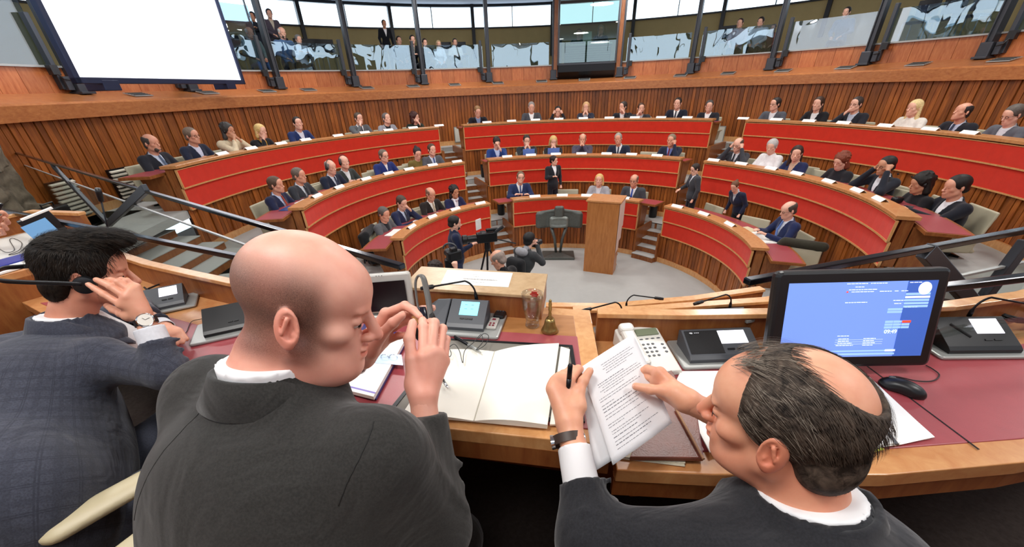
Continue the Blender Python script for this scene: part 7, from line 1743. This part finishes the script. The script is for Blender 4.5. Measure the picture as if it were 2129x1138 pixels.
mb.build('watch_hand', M['black'], dl)
# headphone set worn behind the head
t = empty('headphones', tuple(c), 'Black behind-the-neck headphones worn by the young man at left', 'headphones')
Xl = lambda x, y, z: c+R @ (np.array([x, y, z])*s)
for q in (1, -1): mb = MB(); mb.lathe(Xl(q*.094, .004, -.016), [(.001, -.012), (.026, -.012), (.030, -.004), (.028, .008), (.018, .012), (.001, .012)], 24, R=R @ rotm(0, q*PI/2, 0)); mb.build('ear_pad', M['black'], t, autos=True)
mb = MB(); mb.tube(smooth_path([Xl(.104, .0, -.01), Xl(.100, -.05, -.006), Xl(.094, -.12, -.002), Xl(.078, -.165, .0), Xl(.04, -.188, .004), Xl(-.04, -.188, .004), Xl(-.078, -.165, .0), Xl(-.094, -.12, -.002), Xl(-.104, .0, -.01)], 6), .0075, 8, flat=.45); mb.build('neckband', M['black'], t, smooth=True)
# ---------------------------------------------------------------- hand entering at the far left
jx = dict(w=W(-42, 478, 2.1), f=[(W(-5, 460, 2.1), W(12, 448, 2.08), W(4, 440, 2.06)), (W(-2, 470, 2.1), W(16, 463, 2.08), W(9, 453, 2.05)), (W(-4, 480, 2.1), W(13, 476, 2.08), W(6, 466, 2.05)), (W(-8, 489, 2.1), W(8, 486, 2.08), W(1, 476, 2.05))], t=(W(-28, 458, 2.08), W(-16, 446, 2.05), W(-6, 440, 2.04), W(4, 442, 2.03)), back=(0, -1, 0))
ex = W(-270, 500, 2.1); V, Q = hand_mesh(jx, jx['w']+(ex-jx['w'])*.6, .004)
hb = Field(ex+np.array([-.8, -.5, -.75]), ex+np.array([.4, .5, .58]), .016); hb.op(con(jx['w']+(ex-jx['w'])*.3, ex, .03, .034), 0); hb.op(con(ex, ex+np.array([-.35, -.05, .12]), .04, .05), .02); hb.op(con(ex+np.array([-.35, -.05, .12]), ex+np.array([-.45, -.05, -.5]), .08, .1), .05)
hc_ = ex+np.array([-.35, -.02, .40]); head_sdf(hb, frame((.8, .6, 0)), hc_, 1.0); hb.op(con(hc_+np.array([0, 0, -.08]), ex+np.array([-.35, -.05, .12]), .055, .06), .03)
V, Q = merge([(V, Q), hb.mesh()]); man4 = raw('person', V, Q, SK['b']); tag(man4, 'Hand of a person at the far left edge holding a small dark pen', 'person')
Fj = Field(ex+np.array([-.8, -.5, -.75]), ex+np.array([.4, .5, .4]), .016); Fj.op(con(jx['w']+(ex-jx['w'])*.45, ex, .045, .055), 0); Fj.op(con(ex, ex+np.array([-.30, -.05, .10]), .06, .08), .03); Fj.op(con(ex+np.array([-.38, -.05, .08]), ex+np.array([-.45, -.05, -.55]), .15, .17), .06); fmesh('jacket', Fj, cloth('2A2D34'), man4)
pen('Small dark pen held by the hand at the far left edge', W(4, 424, 2.02), W(-14, 462, 2.06), .006, 'steelb', 'steelb')
# ---------------------------------------------------------------- chairs at the rostrum
def big_arm(name, pts, r, fl_, parent):
    mb = MB(); mb.tube(smooth_path(pts, 6), r, 14, flat=fl_); return mb.build(name, M['armc'], parent, smooth=True)
M['armc'] = plain('cream arm leather', 'C6BA98', .45, 0, .03, 15)
def near_chair(label, hip, dirv, backz, arms=(1, -1), w=.26):
    rt_ = np.cross(dirv, (0, 0, 1)); t = empty('conference_chair', (*hip[:2], FP), label, 'chair', 'rostrum chairs'); Rb_ = np.stack([rt_, dirv, np.array([0, 0, 1.])], 1)
    F1 = Field(hip-.55, hip+.55, .014); X = lambda p: xf(p, Rb_, hip)
    F1.op(X(bxx((0, .06, -.14), (.25, .27, .05), None, .04)), 0); F1.op(X(bxx((0, -.25, .10), (.25, .045, backz), rotm(.18, 0, 0), .04)), .05); fmesh('seat_shell', F1, M['armc'], t)
    for q in arms:
        F1 = Field(hip+rt_*q*.33-.42, hip+rt_*q*.33+.42, .012); F1.op(X(con((q*.33, -.24, .10), (q*.33, .22, .13), .042, .042, ((0, 0, 1), .55))), 0); F1.op(X(bxx((q*.30, -.02, -.02), (.016, .17, .13), None, .012)), .02); fmesh('armrest', F1, M['armc'], t)
    mb = MB(); mb.lathe((*hip[:2], FP), [(.04, .04), (.035, hip[2]-FP-.18)], 14)
    for i in range(5): a = i*2*PI/5; mb.tube([(hip[0], hip[1], FP+.07), (hip[0]+.3*math.cos(a), hip[1]+.3*math.sin(a), FP+.03)], [.028, .018], 8)
    mb.build('pedestal', M['steelb'], t); return t
ch3 = near_chair('Cream chair with padded arm under the young man in the checked suit', hip3+np.array([0, 0, -.02]), dir3, .30, arms=(-1,))
ch1 = near_chair('Cream chair under the bald man, its arm showing at the bottom left corner', hip+np.array([-.02, -.02, -.02]), dir1, .22, arms=(1,))
near_chair('Cream chair under the greying man, barely showing at the bottom edge', hip2+np.array([0, 0, -.02]), dir2, .24)

def arm_between(a, b, r, parent, th=.5):
    F1 = Field(np.minimum(a, b)-.14, np.maximum(a, b)+.14, .010); F1.op(con(a, b, r, r*.95, ((0, 0, 1), th)), 0); d = b-a
    fmesh('armrest', F1, M['armc'], parent)
arm_between(at(125, 1098, H-.93), at(300, 1000, H-.93), .046, ch3)
arm_between(at(215, 1200, H-.90), at(352, 1090, H-.90), .05, ch1)
# ================================================================ light and camera
world = bpy.data.worlds.new('World'); SC.world = world; world.use_nodes = True
bg = world.node_tree.nodes['Background']; bg.inputs['Color'].default_value = (.72, .87, 1, 1); bg.inputs['Strength'].default_value = 2.6
def area(name, loc, size, power, col=(1, .97, .93), rot=(0, 0, 0)):
    l = bpy.data.lights.new(name, 'AREA'); l.shape = 'DISK'; l.size = size; l.energy = power; l.color = col
    o = bpy.data.objects.new(name, l); COL.objects.link(o); o.location = loc; o.rotation_euler = rot; return o
for r, n, pw in ((3.2, 5, 78), (7.2, 10, 72)):
    for i in range(n):
        a = 360*i/n+18; p = pol(r, a, H+2.66); area('ceiling_light', p, .9, pw)
area('ceiling_light', (-.2, -1.0, H+2.2), 1.2, 30)
area('ceiling_light', (-2.6, .8, H+2.4), 1.0, 16)
cam = bpy.data.cameras.new('camera'); co = bpy.data.objects.new('camera', cam); COL.objects.link(co)
cam.sensor_width = 36; cam.sensor_fit = 'HORIZONTAL'; cam.lens = F_/2129*36; cam.shift_y = (CY_-569)/2129; cam.clip_start = .02
Mc = Matrix([[RT[0], UP[0], -_fw[0], 0], [RT[1], UP[1], -_fw[1], 0], [RT[2], UP[2], -_fw[2], H], [0, 0, 0, 1]])
co.matrix_world = Mc
SC.camera = co
SC.view_settings.view_transform = 'Standard'; SC.view_settings.look = 'None'; SC.view_settings.exposure = 0.12; SC.view_settings.gamma = 1.
SC.view_settings.use_curve_mapping = False
SC.cycles.use_denoising = True; SC.cycles.max_bounces = 6; SC.cycles.transparent_max_bounces = 12; SC.cycles.caustics_reflective = False; SC.cycles.caustics_refractive = False
